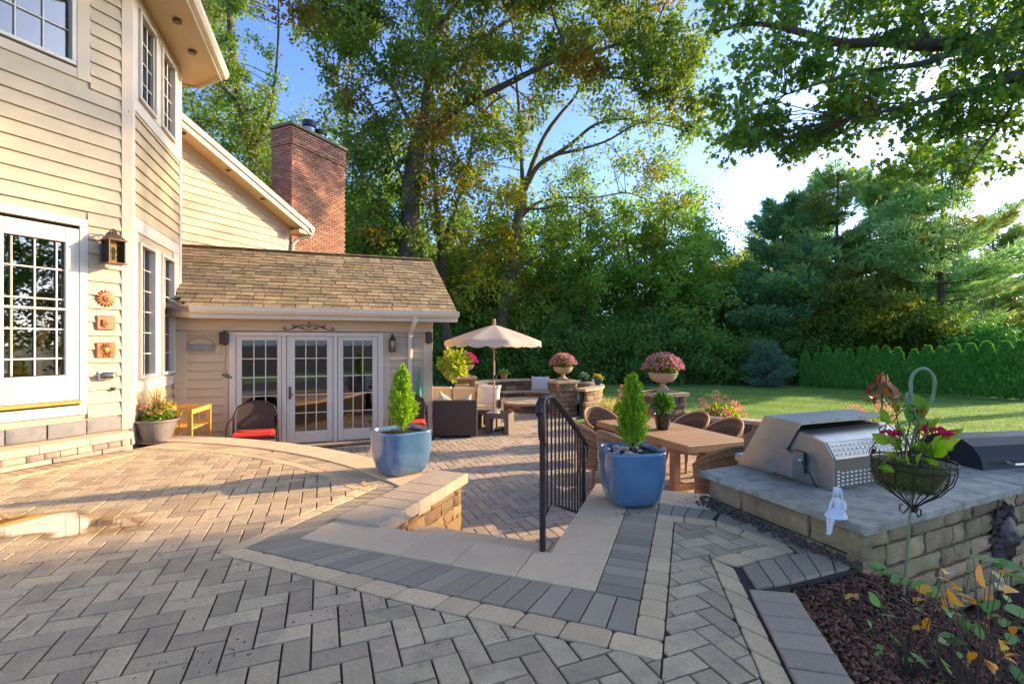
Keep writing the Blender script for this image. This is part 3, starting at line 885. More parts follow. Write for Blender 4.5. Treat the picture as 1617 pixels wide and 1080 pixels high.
# eave over the bay: soffit, fascia, gutter, three can lights
EZ = 6.42
ev = MB(); ev.prism([(-3.0, -.2), (-3.0, .64), (2.32, .64), (2.88, .12), (2.88, -.2)], EZ, EZ + .03, 0)
put('soffit', ev, HOUSE, FC, m_soffit)
fa = MB(); fa.rbox((-.34, .65, EZ + .05), (5.35, .03, .22), .004); fa.rbox((2.60, .385, EZ + .052), (.74, .03, .21), .004, rz=R(-43))
put('fascia', fa, HOUSE, FC, m_trim)
gprof = [(0, 0), (-.07, 0), (-.11, .05), (-.12, .12), (-.10, .12), (-.09, .05), (-.065, .015), (0, .015)]
put('gutter', MB().sweep([(-u, z) for u, z in gprof], [(-3.0, .667, EZ - .02), (2.33, .667, EZ - .02)]), HOUSE, FC, m_gutter) if False else put('gutter', MB().sweep(gprof, [(-3.0, .667, EZ - .02), (2.33, .667, EZ - .02)]), HOUSE, FC, m_gutter)
can = MB().lathe([(.045, -.008), (.06, -.008), (.065, 0), (.065, .01)], 16).mesh('soffit_light')
for x in (-.15, .75, 1.6): put('soffit_light', can, HOUSE, FC @ Matrix.Translation((x, .36, EZ - .004)), m_bronze)
rf = MB(); rf.add([(-3, .74, EZ + .13), (2.4, .74, EZ + .13), (2.4, -2.4, EZ + 1.7), (-3, -2.4, EZ + 1.7), (-3, .74, EZ + .16), (2.4, .74, EZ + .16), (2.4, -2.4, EZ + 1.73), (-3, -2.4, EZ + 1.73)], [(0, 1, 2, 3), (4, 5, 6, 7), (0, 1, 5, 4), (1, 2, 6, 5)])
put('bay_roof', rf, HOUSE, FC, m_shingle)
# return wall of the bay going back to the main wall, and the unseen body of the house
FR = frame((-6.08, 8.76), (-.909, .416, 0), (.416, .909, 0))
wall(FR, 'return_wall', (0, 1.8, -.56, 6.42), [])
bd = MB(); bd.box((2.0, -2.6, 3.2), (6.0, .2, 7.5)); 
put('back_wall', bd, HOUSE, FA, m_siding)

# ---- gable wall of the main wing
g0 = -.25; slope = 1.54 / 3.32
def glim(z): return (g0, 2.80)
wG_m = MB()
def gz(x): return 5.98 - (x + .23) * slope
wG_m.add([(-1.8, 0, -.5), (2.82, 0, -.5), (2.82, 0, gz(2.82)), (-1.8, 0, gz(-1.8)), (-1.8, -.15, -.5), (2.82, -.15, -.5), (2.82, -.15, gz(2.82)), (-1.8, -.15, gz(-1.8))],
         [(0, 1, 2, 3), (4, 7, 6, 5), (0, 4, 5, 1), (1, 5, 6, 2), (2, 6, 7, 3), (3, 7, 4, 0)])
wG = put('gable_wall', wG_m, HOUSE, FG, m_siding)
z = 2.6
while z < 6.6:
    xe = min(2.70, (5.98 - z - .10) / slope - .23)
    if xe > -1.2: put('siding_board', board(xe + 1.6, .190), wG, FG @ Matrix.Translation((-1.6, 0, z)), m_siding)
    z += .178
trim(FG, [(2.70, 2.83, 2.4, 4.56, 0, .03)], 'corner_board')
# rake: soffit, fascia and roof edge following the slope
def rake(name, p0, p1, prof, mat):
    "prof: (out, up) loop; swept along the slope line x0..x1 in the gable frame"
    vs = []; n = len(prof)
    for x in (p0, p1):
        for (o, u) in prof: vs.append((x, o, gz(x) + u))
    fs = [(k, (k + 1) % n, n + (k + 1) % n, n + k) for k in range(n)] + [tuple(range(n)), tuple(range(n, 2 * n))]
    return put(name, MB().add(vs, fs), HOUSE, FG, mat)
rake('rake_soffit', -1.6, 3.20, [(-.1, .0), (.42, .0), (.42, .03), (-.1, .03)], m_soffit)
rake('rake_frieze', -1.6, 2.84, [(.0, -.20), (.032, -.20), (.032, -.003), (.0, -.003)], m_trimc)
rake('rake_fascia', -1.6, 3.24, [(.42, -.03), (.45, -.03), (.45, .20), (.42, .20)], m_trimc)
rake('rake_moulding', -1.6, 3.26, [(.451, .09), (.49, .11), (.50, .22), (.451, .22)], m_trim)
rake('main_roof', -1.6, 3.22, [(.48, .222), (.48, .25), (-5.0, .25), (-5.0, .222)], m_shingle)
put('soffit_light', can, HOUSE, FG @ Matrix.Translation((-.05, .25, gz(-.05) - .006)), m_bronze)
for x in (.95, 1.85): put('soffit_light', can, HOUSE, FG @ Matrix.Translation((x, .25, gz(x) - .006)), m_bronze)
# eave end of the main wing with its downspout
ez = gz(3.2)
put('eave_end', MB().rbox((3.02, .16, ez + .03), (.42, .52, .10), .01), HOUSE, FG, m_soffit)
gp = MB().sweep(gprof, [(3.25, -4.0, ez + .06), (3.25, .50, ez + .06)])
put('gutter', gp, HOUSE, FG, m_gutter)
ds = MB().tube([(3.24, .40, ez + .06), (3.20, .36, ez - .05), (3.0, .16, ez - .14), (2.90, .085, ez - .28), (2.88, .075, ez - .6), (2.88, .075, 2.2)], [.05, .05, .045, .045, .045, .045], 8)
put('downspout', ds, HOUSE, FG, m_trim)

# ---- chimney
FCH = frame((-6.26, 13.6), (.416, .909, 0), (.909, -.416, 0))   # x along the broad face
CW, CD, CT = 2.08, .80, 7.62
core = MB().box((CW / 2, -CD / 2, 3.6), (CW - .03, CD - .03, 8.0)); 
chim = put('chimney', core, HOUSE, FCH, m_mortar)
bm_ = MB().rbox((0, 0, 0), (.205, .05, .058), .004).mesh('brick'); fixn(bm_)
its = []; rr = random.Random(5)
def brick_at(Fm, x, z, y=0.0, sx=1.0): its.append((bm_, Fm @ Matrix.Translation((x, y - .012 + rr.uniform(-.003, .003), z)) @ Matrix.Diagonal((sx, 1, 1, 1))))
FCL = FCH @ Matrix(((0, -1, 0, 0), (1, 0, 0, 0), (0, 0, 1, 0), (0, 0, 0, 1)))     # left face: x runs back along -y
FCL = frame((-6.26, 13.6), (-.909, .416, 0), (-.416, -.909, 0))
nrow = int((CT - 2.0) / .072)
for r_ in range(nrow):
    z = 2.0 + r_ * .072
    if z > CT - .02: break
    cor = 0.0
    top = CT - z
    if top < .50: cor = .022
    if .42 < top < .56 : cor = .045
    if top < .14: cor = .0 + .03
    off = (r_ % 2) * .108
    x = -off
    while x < CW:
        a = max(x, -cor * .5); b = min(x + .205, CW + cor * .5)
        if b - a > .03: brick_at(FCH, (a + b) / 2, z, cor, (b - a) / .205)
        x += .216
    x = -.108 + off
    while x < CD:
        a = max(x, .0); b = min(x + .205, CD)
        if b - a > .03: brick_at(FCL, (a + b) / 2, z, cor, (b - a) / .205)
        x += .216
pieces(chim, 'brick', its, m_brick, 300)
put('chimney_cap', MB().rbox((CW / 2, -CD / 2, CT + .045), (CW + .14, CD + .14, .09), .02), chim, FCH, pm('cap_stone', (.24, .20, .14), rough=.95, nscale=8, nvar=.5, bump=.6, bscale=40, wear=(.10, .10, .04), wscale=4, wamt=.6))
for x, y, r_, h in ((.95, -.35, .17, .46), (1.38, -.35, .16, .34)):
    f = put('flue', MB().lathe([(r_, 0), (r_, h * .55), (r_ * 1.02, h * .55)], 20), chim, FCH @ Matrix.Translation((x, y, CT + .09)), m_galv)
    put('flue_cap', MB().lathe([(r_ * .8, h * .55), (r_ * 1.2, h * .62), (r_ * 1.25, h * .9), (r_ * 1.1, h), (0.0, h * 1.04)], 20), f, FCH @ Matrix.Translation((x, y, CT + .09)), m_black)

# ---- sunroom wing
wb = wall(FB, 'sunroom_wall', (-1.75, 2.77, ZL, 2.0), [(-.86, 1.76, -.50, 1.63)])
siding(wb, FB, -1.55, 2.60, ZL + .09, 1.62, [(-.99, 1.93, -.6, 1.8)], expo=.155)
trim(FB, [(-1.75, -1.55, ZL, 1.62, 0, .028), (2.60, 2.79, ZL, 1.62, 0, .03), (-1.0, -.87, ZL, 1.62, 0, .022), (1.79, 1.94, ZL, 1.62, 0, .022)], 'corner_board')
trim(FB, [(-1.75, 2.79, 1.64, 1.90, 0, .036)], 'frieze_board')
trim(FB, [(-.90, -.80, -.49, 1.62, -.02, .045), (1.70, 1.80, -.49, 1.62, -.02, .045), (-.80, 1.70, 1.545, 1.62, -.02, .042), (-.035, .035, -.49, 1.545, -.02, .05), (.865, .935, -.49, 1.545, -.02, .05)], 'door_frame', m_trim)
put('door_sill', MB().rbox((.45, .05, -.525), (2.75, .22, .06), .01), HOUSE, FB, m_trimc)
put('stone_sill', MB().rbox((1.0, .10, ZL + .012), (1.9, .26, .05), .015), HOUSE, FB, pm('flagstone_brown', (.13, .085, .055), rough=.9, nscale=9, nvar=.6, bump=.6, bscale=30))
for k, (a, b) in enumerate(((-.795, -.04), (.04, .86), (.94, 1.695))):
    d = MB(); s0, s1 = a + .10, b - .10
    if k == 0: s0, s1 = -.70, -.12
    if k == 1: s0, s1 = .185, .745
    if k == 2: s0, s1 = 1.045, 1.59
    for q0, q1 in ((a, s0), (s1, b)): d.rbox(((q0 + q1) / 2, 0, .53), (q1 - q0 - .004, .045, 2.02), .005)
    d.rbox(((s0 + s1) / 2, .001, 1.505), (s1 - s0, .043, .07), .004); d.rbox(((s0 + s1) / 2, .001, -.365), (s1 - s0, .043, .22), .004)
    dd = put('french_door', d, HOUSE, FB, m_trim)
    cw = (s1 - s0) / 3; rh = (1.47 + .255) / 5
    pn = MB().box((0, 0, 0), (cw - .003, .006, rh - .003)).mesh('pane'); fixn(pn)
    vm = MB().rbox((0, 0, 0), (.018, .03, 1.725), .004).mesh('muntin'); hm = MB().rbox((0, 0, 0), (s1 - s0, .026, .018), .004).mesh('muntin'); fixn(vm); fixn(hm)
    for i in range(3):
        for j in range(5): put('pane', pn, dd, FB @ Matrix.Translation((s0 + cw * (i + .5), -.006, -.255 + rh * (j + .5))), m_glass2)
    for i in (1, 2): put('muntin', vm, dd, FB @ Matrix.Translation((s0 + cw * i, 0, .6075)), m_trim)
    for j in (1, 2, 3, 4): put('muntin', hm, dd, FB @ Matrix.Translation(((s0 + s1) / 2, 0, -.255 + rh * j)), m_trim)
    if k == 1:
        put('door_handle', MB().rbox((.10, .035, .48), (.045, .012, .24), .004).tube([(.10, .04, .45), (.10, .075, .45), (.17, .075, .45)], .009), dd, FB, m_bronze)
# inside the sunroom: floor, dark walls, bright far windows, a plant tub
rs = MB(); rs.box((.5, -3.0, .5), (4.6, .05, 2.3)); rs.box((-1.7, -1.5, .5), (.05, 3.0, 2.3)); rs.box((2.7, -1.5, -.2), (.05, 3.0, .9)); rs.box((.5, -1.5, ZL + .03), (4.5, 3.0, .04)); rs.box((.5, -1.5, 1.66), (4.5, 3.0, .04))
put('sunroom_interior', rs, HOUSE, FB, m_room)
for i in range(3):
    put('interior_window_frame', MB().rbox((2.68, -.9 - i * .75, .85), (.03, .05, 1.4), .004), HOUSE, FB, m_trim)
put('interior_window_frame', MB().rbox((2.68, -1.5, .85), (.03, 2.6, .03), .004), HOUSE, FB, m_trim)
put('interior_tub', MB().lathe([(.16, 0), (.21, .25), (.22, .26), (.2, .26)], 20), HOUSE, FB @ Matrix.Translation((1.35, -.55, ZL + .06)), m_trim)
blind = MB()
for i in range(11): blind.box((.46, -.07, 1.45 - i * .03), (.6, .008, .024)); blind.box((1.32, -.07, 1.45 - i * .03), (.6, .008, .024)); blind.box((-.41, -.07, 1.45 - i * .03), (.6, .008, .024))
put('woven_blind', blind, HOUSE, FB, pm('woven_blind', (.16, .10, .05), rough=.8, nscale=30, nvar=.5))

# roof of the sunroom: eave at z 1.93, ridge 3.5
E0, E1, RUN = -1.42, 3.22, 2.64
ezs, ezr = 2.03, 3.50
def sp(x, w, up=0.0):   # point on the slope: w = horizontal distance behind the eave line (eave line is y=+.40)
    return Vector((x, .40 - w, ezs + (ezr - ezs) * w / RUN + up))
th = math.atan2(ezr - ezs, RUN); SL = math.hypot(RUN, ezr - ezs)
deck = MB(); 
pl = [sp(-2.2, .25, -.03), sp(-1.42, -.02, -.03), sp(E1, -.02, -.03), sp(E1, RUN, -.03), sp(-3.4, RUN, -.03)]
deck.add([tuple(p) for p in pl] + [tuple(p - Vector((0, 0, .05))) for p in pl], [(0, 1, 2, 3, 4), (9, 8, 7, 6, 5)] + [(i, (i + 1) % 5, 5 + (i + 1) % 5, 5 + i) for i in range(5)])
roof = put('sunroom_roof', deck, HOUSE, FB, m_mortar)
SM = Matrix.Translation(sp(0, 0)) @ Matrix.Rotation(math.pi, 4, 'Z') @ Matrix.Rotation(th, 4, 'X')
# local: x' = -x along roof, y' = up slope, z' = normal
shm = []
for k, wd in enumerate((.17, .23, .29)):
    me = MB().add([(-wd / 2, 0, .0), (wd / 2, 0, .0), (wd / 2, .26, -.008), (-wd / 2, .26, -.008), (-wd / 2, 0, .022), (wd / 2, 0, .022), (wd / 2, .26, 0), (-wd / 2, .26, 0)],
                  [(4, 5, 6, 7), (0, 4, 7, 3), (1, 2, 6, 5), (0, 1, 5, 4), (3, 7, 6, 2)]).mesh('shingle'); fixn(me); shm.append((wd, me))
its = []; rr = random.Random(11); row = 0; y_ = -.03
while y_ < SL - .03:
    w_ = max(0, y_ * math.cos(th)); 
    xl = -1.42 - (w_ * .78 if w_ > .15 else 0) ; xl = max(xl, -3.3)
    x = xl - rr.uniform(0, .2)
    while x < E1 - .02:
        wd, me = rr.choice(shm); sx = 1.0
        if x + wd > E1: sx = max(.1, (E1 - x) / wd)
        if x < xl: pass
        its.append((me, FB @ SM @ Matrix.Translation((-(x + wd * sx / 2), y_, .012 + rr.choice((0, .0, .006)) + rr.uniform(0, .002))) @ Matrix.Diagonal((sx * .955, 1, 1, 1))))
        x += wd * sx
    y_ += .172; row += 1
pieces(roof, 'shingle', its, m_shingle, 300)
rc_ = MB()
for i in range(20):
    x = -3.3 + i * .325
    rc_.rbox((x + .16, .40 - RUN, ezr + .022), (.335, .24, .022), .006)
put('ridge_cap', rc_, roof, FB, m_shingle)
bk = MB(); pb = [(-3.4, .40 - RUN, ezr), (E1, .40 - RUN, ezr), (E1, .40 - 2 * RUN, ezs), (-3.4, .40 - 2 * RUN, ezs)]
bk.add([(p[0], p[1], p[2] - .01) for p in pb] + [(p[0], p[1], p[2] - .05) for p in pb], [(0, 1, 2, 3), (7, 6, 5, 4), (0, 4, 5, 1), (1, 5, 6, 2), (2, 6, 7, 3)])
put('rear_slope', bk, roof, FB, m_shingle)
put('gutter', MB().sweep([(u * 1.0, z) for u, z in gprof], [(-1.40, .425, 1.925), (E1 + .02, .425, 1.925)]), HOUSE, FB, m_gutter)
put('eave_fascia', MB().rbox(((E0 + E1) / 2, .405, 1.93), (E1 - E0, .03, .18), .004), HOUSE, FB, m_trim)
put('eave_soffit', MB().rbox(((E0 + E1) / 2, .22, 1.865), (E1 - E0, .36, .03), .004), HOUSE, FB, m_soffit)
ret = MB().add([(-1.42, .42, 1.84), (-1.42, .42, 2.03), (-2.0, .05, 2.24), (-2.0, .05, 1.90), (-1.40, .38, 1.84), (-1.40, .38, 2.03), (-1.98, .0, 2.24), (-1.98, .0, 1.90)], [(0, 1, 2, 3), (4, 5, 6, 7), (0, 4, 5, 1), (1, 5, 6, 2), (0, 3, 7, 4)])
put('eave_return', ret, HOUSE, FB, m_trimc)
gbl = MB().add([(2.77, -.0, 1.9), (2.77, .40 - 2 * RUN + .4, 1.9), (2.77, .40 - RUN, 3.4), (2.70, 0, 1.9), (2.70, .40 - 2 * RUN + .4, 1.9), (2.70, .40 - RUN, 3.4)], [(0, 1, 2), (3, 5, 4), (0, 2, 5, 3), (1, 4, 5, 2), (0, 3, 4, 1)])
put('sunroom_gable', gbl, HOUSE, FB, m_siding)
put('rake_board', MB().add([tuple(sp(E1, 0, -.09)), tuple(sp(E1, 0, .0)), tuple(sp(E1, RUN, .0)), tuple(sp(E1, RUN, -.16))] + [tuple(p + Vector((-.03, 0, 0))) for p in (sp(E1, 0, -.09), sp(E1, 0, .0), sp(E1, RUN, .0), sp(E1, RUN, -.16))], [(0, 1, 2, 3), (4, 5, 6, 7), (0, 4, 7, 3), (0, 4, 5, 1)]), HOUSE, FB, m_trimc)
put('side_wall', MB().box((2.72, -2.3, .7), (.09, 4.6, 2.5)), HOUSE, FB, m_siding)
put('side_wall', MB().box((.3, -4.6, .7), (5, .09, 2.5)), HOUSE, FB, m_siding)
ds = MB()
for seg in ([(2.36, .46, 1.93), (2.36, .45, 1.84), (2.34, .36, 1.74), (2.32, .13, 1.62), (2.32, .09, 1.50), (2.32, .09, ZL + .06)],):
    ds.tube(seg, [.048, .048, .046, .046, .046, .046], 8)
put('downspout', ds, HOUSE, FB, m_trim)

# ---- things fixed to the walls
def on(Fm, x, y, z, rz=0): return Fm @ Matrix.Translation((x, y, z)) @ Matrix.Rotation(rz, 4, 'Z')

def lantern(M, label, w=.2, h=.30, curl=True, mat=None):
    mat = mat or m_bronze
    t = thing('wall_lantern', label, 'lantern', M)
    fr = MB()
    for sx in (-1, 1):
        for sy in (-1, 1): fr.rbox((sx * w * .44, sy * w * .44, 0), (.016, .016, h), .003)
    fr.rbox((0, 0, -h / 2), (w * 1.12, w * 1.12, .016), .004); fr.rbox((0, 0, h / 2), (w * 1.12, w * 1.12, .016), .004)
    put('lantern_frame', fr, t, M, mat)
    rf = MB(); rf.lathe([(w * .72, h / 2 + .006), (w * .66, h / 2 + .02), (w * .25, h / 2 + .09), (w * .1, h / 2 + .12), (.012, h / 2 + .13)], 4)
    put('lantern_roof', rf, t, M @ Matrix.Rotation(R(45), 4, 'Z'), mat)
    gm = MB().box((0, w * .42, 0), (w * .84, .003, h - .02)); gm.box((0, -w * .42, 0), (w * .84, .003, h - .02)); gm.box((w * .42, 0, 0), (.003, w * .84, h - .02)); gm.box((-w * .42, 0, 0), (.003, w * .84, h - .02))
    put('lantern_glass', gm, t, M, m_lampglass)
    put('bulb', MB().lathe([(.018, -h * .35), (.018, -h * .05), (.028, h * .05), (.02, h * .15), (.004, h * .24)], 12), t, M, pm('bulb_glass', (.8, .6, .3), rough=.3, nscale=4, nvar=.1))
    arm = MB()
    if curl:
        pth = [(0, -w * .95, .0)] + [(0, -w * .5 + w * .48 * math.cos(a), h * .62 + w * .42 * math.sin(a)) for a in [math.pi * (1.15 - i / 10 * 1.25) for i in range(11)]]
        arm.tube(pth, .011, 6)
        arm.tube([(0, -.02 + .1 * math.cos(a), h * .74 + .08 * math.sin(a)) for a in [math.pi * i / 9 for i in range(10)]], .007, 6)
    arm.rbox((0, -w * .95, 0), (.12, .02, .24), .006); arm.tube([(0, -w * .95, 0.02), (0, -w * .4, .02)], .01, 6)
    put('bracket', arm, t, M, mat)
    return t
lantern(on(FA, .30, .22, 2.60), 'bronze square wall lantern with scroll arm beside the storm door')
lantern(on(FB, 1.97, .13, 1.36), 'small black wall lantern right of the three french doors', w=.11, h=.22, mat=m_iron)

def sunface(M, r, rays, thick=.03):
    mb = MB(); n = rays * 2; ring = []
    for i in range(n):
        a = 2 * math.pi * i / n; q = r if i % 2 == 0 else r * .72
        ring.append((q * math.cos(a), q * math.sin(a)))
    vs = [(x, 0, z) for x, z in ring] + [(x * .95, thick * .6, z * .95) for x, z in ring] + [(x * .55 / (math.hypot(x, z) / r), thick, z * .55 / (math.hypot(x, z) / r)) for x, z in ring] + [(0, thick * 1.1, 0)]
    fs = []
    for L_ in range(2): fs += [(L_ * n + i, L_ * n + (i + 1) % n, (L_ + 1) * n + (i + 1) % n, (L_ + 1) * n + i) for i in range(n)]
    fs += [(2 * n + i, 2 * n + (i + 1) % n, 3 * n) for i in range(n)]
    return mb.add(vs, fs)
def face_mb(r, y):
    f = MB()
    f.lathe([(r * .52, 0), (r * .5, r * .16), (r * .38, r * .3), (r * .15, r * .38), (0.0, r * .4)], 14, M=Matrix.Translation((0, y, 0)) @ Matrix.Rotation(R(-90), 4, 'X'))
    f.rbox((0, y + r * .42, -r * .02), (r * .12, r * .12, r * .3), r * .04)
    for s_ in (-1, 1): f.rbox((s_ * r * .2, y + r * .34, r * .12), (r * .18, r * .07, r * .07), r * .02)
    f.rbox((0, y + r * .35, -r * .24), (r * .26, r * .06, r * .07), r * .02)
    return f
M_ = on(FA, .297, .024, 2.0)
t = thing('sun_plaque', 'round orange terracotta sun face hung highest of the three plaques', 'wall plaque', M_, 'terracotta plaques beside the door')
put('sun_rays', sunface(M_, .118, 16), t, M_, m_terra); put('face', face_mb(.10, .02), t, M_, m_terra)
M_ = on(FA, .30, .024, 1.68)
t = thing('moon_plaque', 'square red terracotta plaque with a crescent face between two sun plaques', 'wall plaque', M_, 'terracotta plaques beside the door')
put('tile', MB().rbox((0, .012, 0), (.21, .03, .19), .01), t, M_, m_terra)
cr = []
for i in range(13):
    a = R(60 + 240 * i / 12); cr.append((.055 * math.cos(a), .055 * math.sin(a)))
for i in range(13):
    a = R(300 - 240 * i / 12); cr.append((.03 + .05 * math.cos(a) * .8, .05 * math.sin(a) * .9))
put('crescent', MB().add([(x, .028, z) for x, z in cr] + [(x, .046, z) for x, z in cr], [tuple(range(26)), tuple(range(26, 52))] + [(i, (i + 1) % 26, 26 + (i + 1) % 26, 26 + i) for i in range(26)]), t, M_, m_terra)
put('face', face_mb(.06, .028), t, M_, m_terra)
M_ = on(FA, .30, .024, 1.32)
t = thing('sunburst_plaque', 'square ochre plaque with raised sunburst, lowest of the three plaques', 'wall plaque', M_, 'terracotta plaques beside the door')
put('tile', MB().rbox((0, .012, 0), (.215, .03, .20), .01), t, M_, m_terra)
sr = MB()
for i in range(16):
    a = 2 * math.pi * i / 16; L_ = .095 if i % 2 else .085
    sr.add([(.042 * math.cos(a - .13), .03, .042 * math.sin(a - .13)), (.042 * math.cos(a + .13), .03, .042 * math.sin(a + .13)), (L_ * math.cos(a + .05), .03, L_ * math.sin(a + .05)), (L_ * math.cos(a - .05), .03, L_ * math.sin(a - .05)),
            (.042 * math.cos(a), .046, .042 * math.sin(a)), (L_ * math.cos(a), .04, L_ * math.sin(a))], [(0, 4, 5, 3), (4, 1, 2, 5), (0, 1, 4), (3, 5, 2)])
put('sun_rays', sr, t, M_, m_terray); put('face', face_mb(.065, .026), t, M_, m_terray)
M_ = on(FA, .29, .03, .985)
t = thing('step_light', 'small clear bulkhead light low on the siding beside the door', 'wall light', M_)
put('lamp_base', MB().rbox((0, .01, 0), (.19, .03, .11), .008), t, M_, m_whitep); put('lamp_lens', MB().rbox((0, .06, 0), (.17, .07, .085), .02), t, M_, m_lampglass)
put('bulb', MB().lathe([(.015, -.04), (.022, 0), (.015, .04)], 10, M=Matrix.Translation((0, .05, 0)) @ Matrix.Rotation(R(90), 4, 'Y')), t, M_, m_whitep)

def speaker(M, label):
    t = thing('outdoor_speaker', label, 'speaker', M, 'black speakers on the sunroom wall')
    put('case', MB().rbox((0, .06, 0), (.13, .12, .22), .015), t, M, m_black); put('grille', MB().rbox((0, .125, 0), (.115, .01, .20), .004), t, M, m_iron); put('wall_bracket', MB().rbox((0, 0, 0), (.03, .05, .26), .003), t, M, m_black)
    return t
speaker(on(FB, -.97, .045, 1.50), 'black speaker on the siding left of the french doors')
speaker(on(FB, 2.70, .06, 1.53), 'black speaker on the outer corner board next to the downspout')
M_ = on(FB, -.96, .03, .9)
wire = MB().tube([(0, 0, .50), (.008, .004, .3), (-.006, .004, .1), (.01, .004, -.02), (.0, .004, -.06)], .003, 5)
for i in range(3): wire.tube([(.02 + .07 * math.cos(a) + i * .01, .012 + .01 * i, -.08 + .025 * math.sin(a) - .5 * (.07 * math.cos(a))) for a in [2 * math.pi * k / 14 for k in range(14)]], .004, 5, closed=True)
wire.tube([(.02, .01, -.08), (.06, .01, -.10), (.05, .02, -.4), (.06, .02, -1.2)], .003, 5)
thing('speaker_cable', 'black speaker wire coiled on the siding left of the french doors', 'cable', M_, data=wire, mat=m_black)
M_ = on(FB, 2.63, .05, .12)
wire = MB()
for i in range(3): wire.tube([(.04 * math.cos(a) + i * .006, .012 + .01 * i, -.05 + .10 * math.sin(a)) for a in [2 * math.pi * k / 14 for k in range(14)]], .004, 5, closed=True)
thing('speaker_cable', 'dark wire coil hanging on the corner board near the sofa', 'cable', M_, data=wire, mat=m_iron)
M_ = on(FB, -1.34, .035, 1.33)
t = thing('hanging_sign', 'grey tin plaque hung by an arched wire on the sunroom siding', 'wall plaque', M_)
put('plate', MB().rbox((0, .01, 0), (.42, .012, .13), .005), t, M_, m_tin)
put('wire_hoop', MB().tube([(-.2 * math.cos(a), .012, .06 + .12 * math.sin(a)) for a in [math.pi * k / 14 for k in range(15)]], .004, 5), t, M_, m_iron)
# scroll iron above the doors
M_ = on(FB, .43, .045, 1.70)
sc = MB()
def spiral(cx, cz, r0, turns, a0, sgn=1, n=20, w=.006):
    return [(cx + r0 * (1 - .8 * i / n) * math.cos(a0 + sgn * 2 * math.pi * turns * i / n), .0, cz + r0 * (1 - .8 * i / n) * math.sin(a0 + sgn * 2 * math.pi * turns * i / n)) for i in range(n + 1)]
for s_ in (-1, 1):
    sc.tube([(s_ * .42, 0, -.04), (s_ * .33, 0, -.035), (s_ * .25, 0, .0), (s_ * .17, 0, .045), (s_ * .09, 0, .055), (0, 0, .02)], .007, 6)
    sc.tube([(s_ * .30, 0, -.02), (s_ * .22, 0, .035), (s_ * .14, 0, -.005), (s_ * .06, 0, -.03), (0, 0, -.035)], .006, 6)
    sc.tube([(s_ * (.42 + .028 * math.cos(a) * (1 - a / 12)), 0, -.012 + .028 * math.sin(a) * (1 - a / 12)) for a in [-math.pi / 2 + i * .4 for i in range(16)]], .006, 6)
    sc.tube([(s_ * (.27 + .03 * math.cos(a) * (1 - a / 12)), 0, .035 + .03 * math.sin(a) * (1 - a / 12)) for a in [i * .4 for i in range(16)]], .005, 6)
    sc.tube([(s_ * (.12 + .025 * math.cos(a)), 0, .0 + .02 * math.sin(a)) for a in [i * .6 for i in range(11)]], .006, 6)
sc.tube([(.03 * math.cos(a), 0, .045 + .035 * math.sin(a)) for a in [i * .5 for i in range(13)]], .006, 6); sc.tube([(0, 0, .08), (0, 0, .12)], [.012, .004], 6)
thing('scroll_ornament', 'dark iron scrollwork mounted above the middle french door', 'wall ornament', M_, data=sc, mat=m_iron)
# folded green umbrella bag beside the downspout
M_ = on(FB, 2.50, .10, .35)
thing('folded_parasol', 'slim folded green parasol standing against the wall beside the downspout', 'umbrella', M_, data=MB().lathe([(.012, -.9), (.014, -.35), (.05, -.3), (.045, .1), (.02, .5), (.008, .55)], 10), mat=pm('green_cloth', (.05, .32, .22), rough=.8, nscale=8, nvar=.3))
# ---------------------------------------------------------------- stair, walls, stone pillars
m_stone = pm('tumbled_wall_stone', (.34, .22, .135), rough=.92, nscale=9, nvar=.5, rndv=.3, hue=.02, bump=1.0, bscale=45, wear=(.14, .10, .07), wscale=5, wamt=.4,
             pal=[(1, 1, 1), (.55, .55, .6), (1.15, .95, .8), (.8, .75, .7), (1.3, 1.15, .95), (.42, .42, .45)])
m_stonew = pm('warm_wall_stone', (.44, .28, .13), rough=.92, nscale=9, nvar=.5, rndv=.2, hue=.02, bump=1.0, bscale=45, wear=(.2, .13, .07), wscale=5, wamt=.4,
              pal=[(1, 1, 1), (.8, .75, .7), (1.2, 1.1, .95), (.5, .5, .5)])
m_cap = pm('wall_cap', (.50, .37, .24), rough=.9, nscale=20, nvar=.35, rndv=.08, bump=.5, bscale=120, wear=(.36, .26, .17), wscale=4, wamt=.35)
m_lime = pm('ochre_limestone', (.46, .30, .14), rough=.92, nscale=7, nvar=.6, rndv=.2, hue=.02, bump=1.3, bscale=28, wear=(.10, .07, .04), wscale=3, wamt=.55)
m_blue = pm('bluestone_slab', (.52, .44, .32), base2=(.33, .29, .21), rough=.72, nscale=4.5, rndv=.12, bump=.7, bscale=30, wear=(.17, .15, .11), wscale=7, wamt=.75)
m_grout = pm('pebbly_mortar', (.14, .11, .08), rough=.98, nscale=50, nvar=.7, bump=1.5, bscale=60)

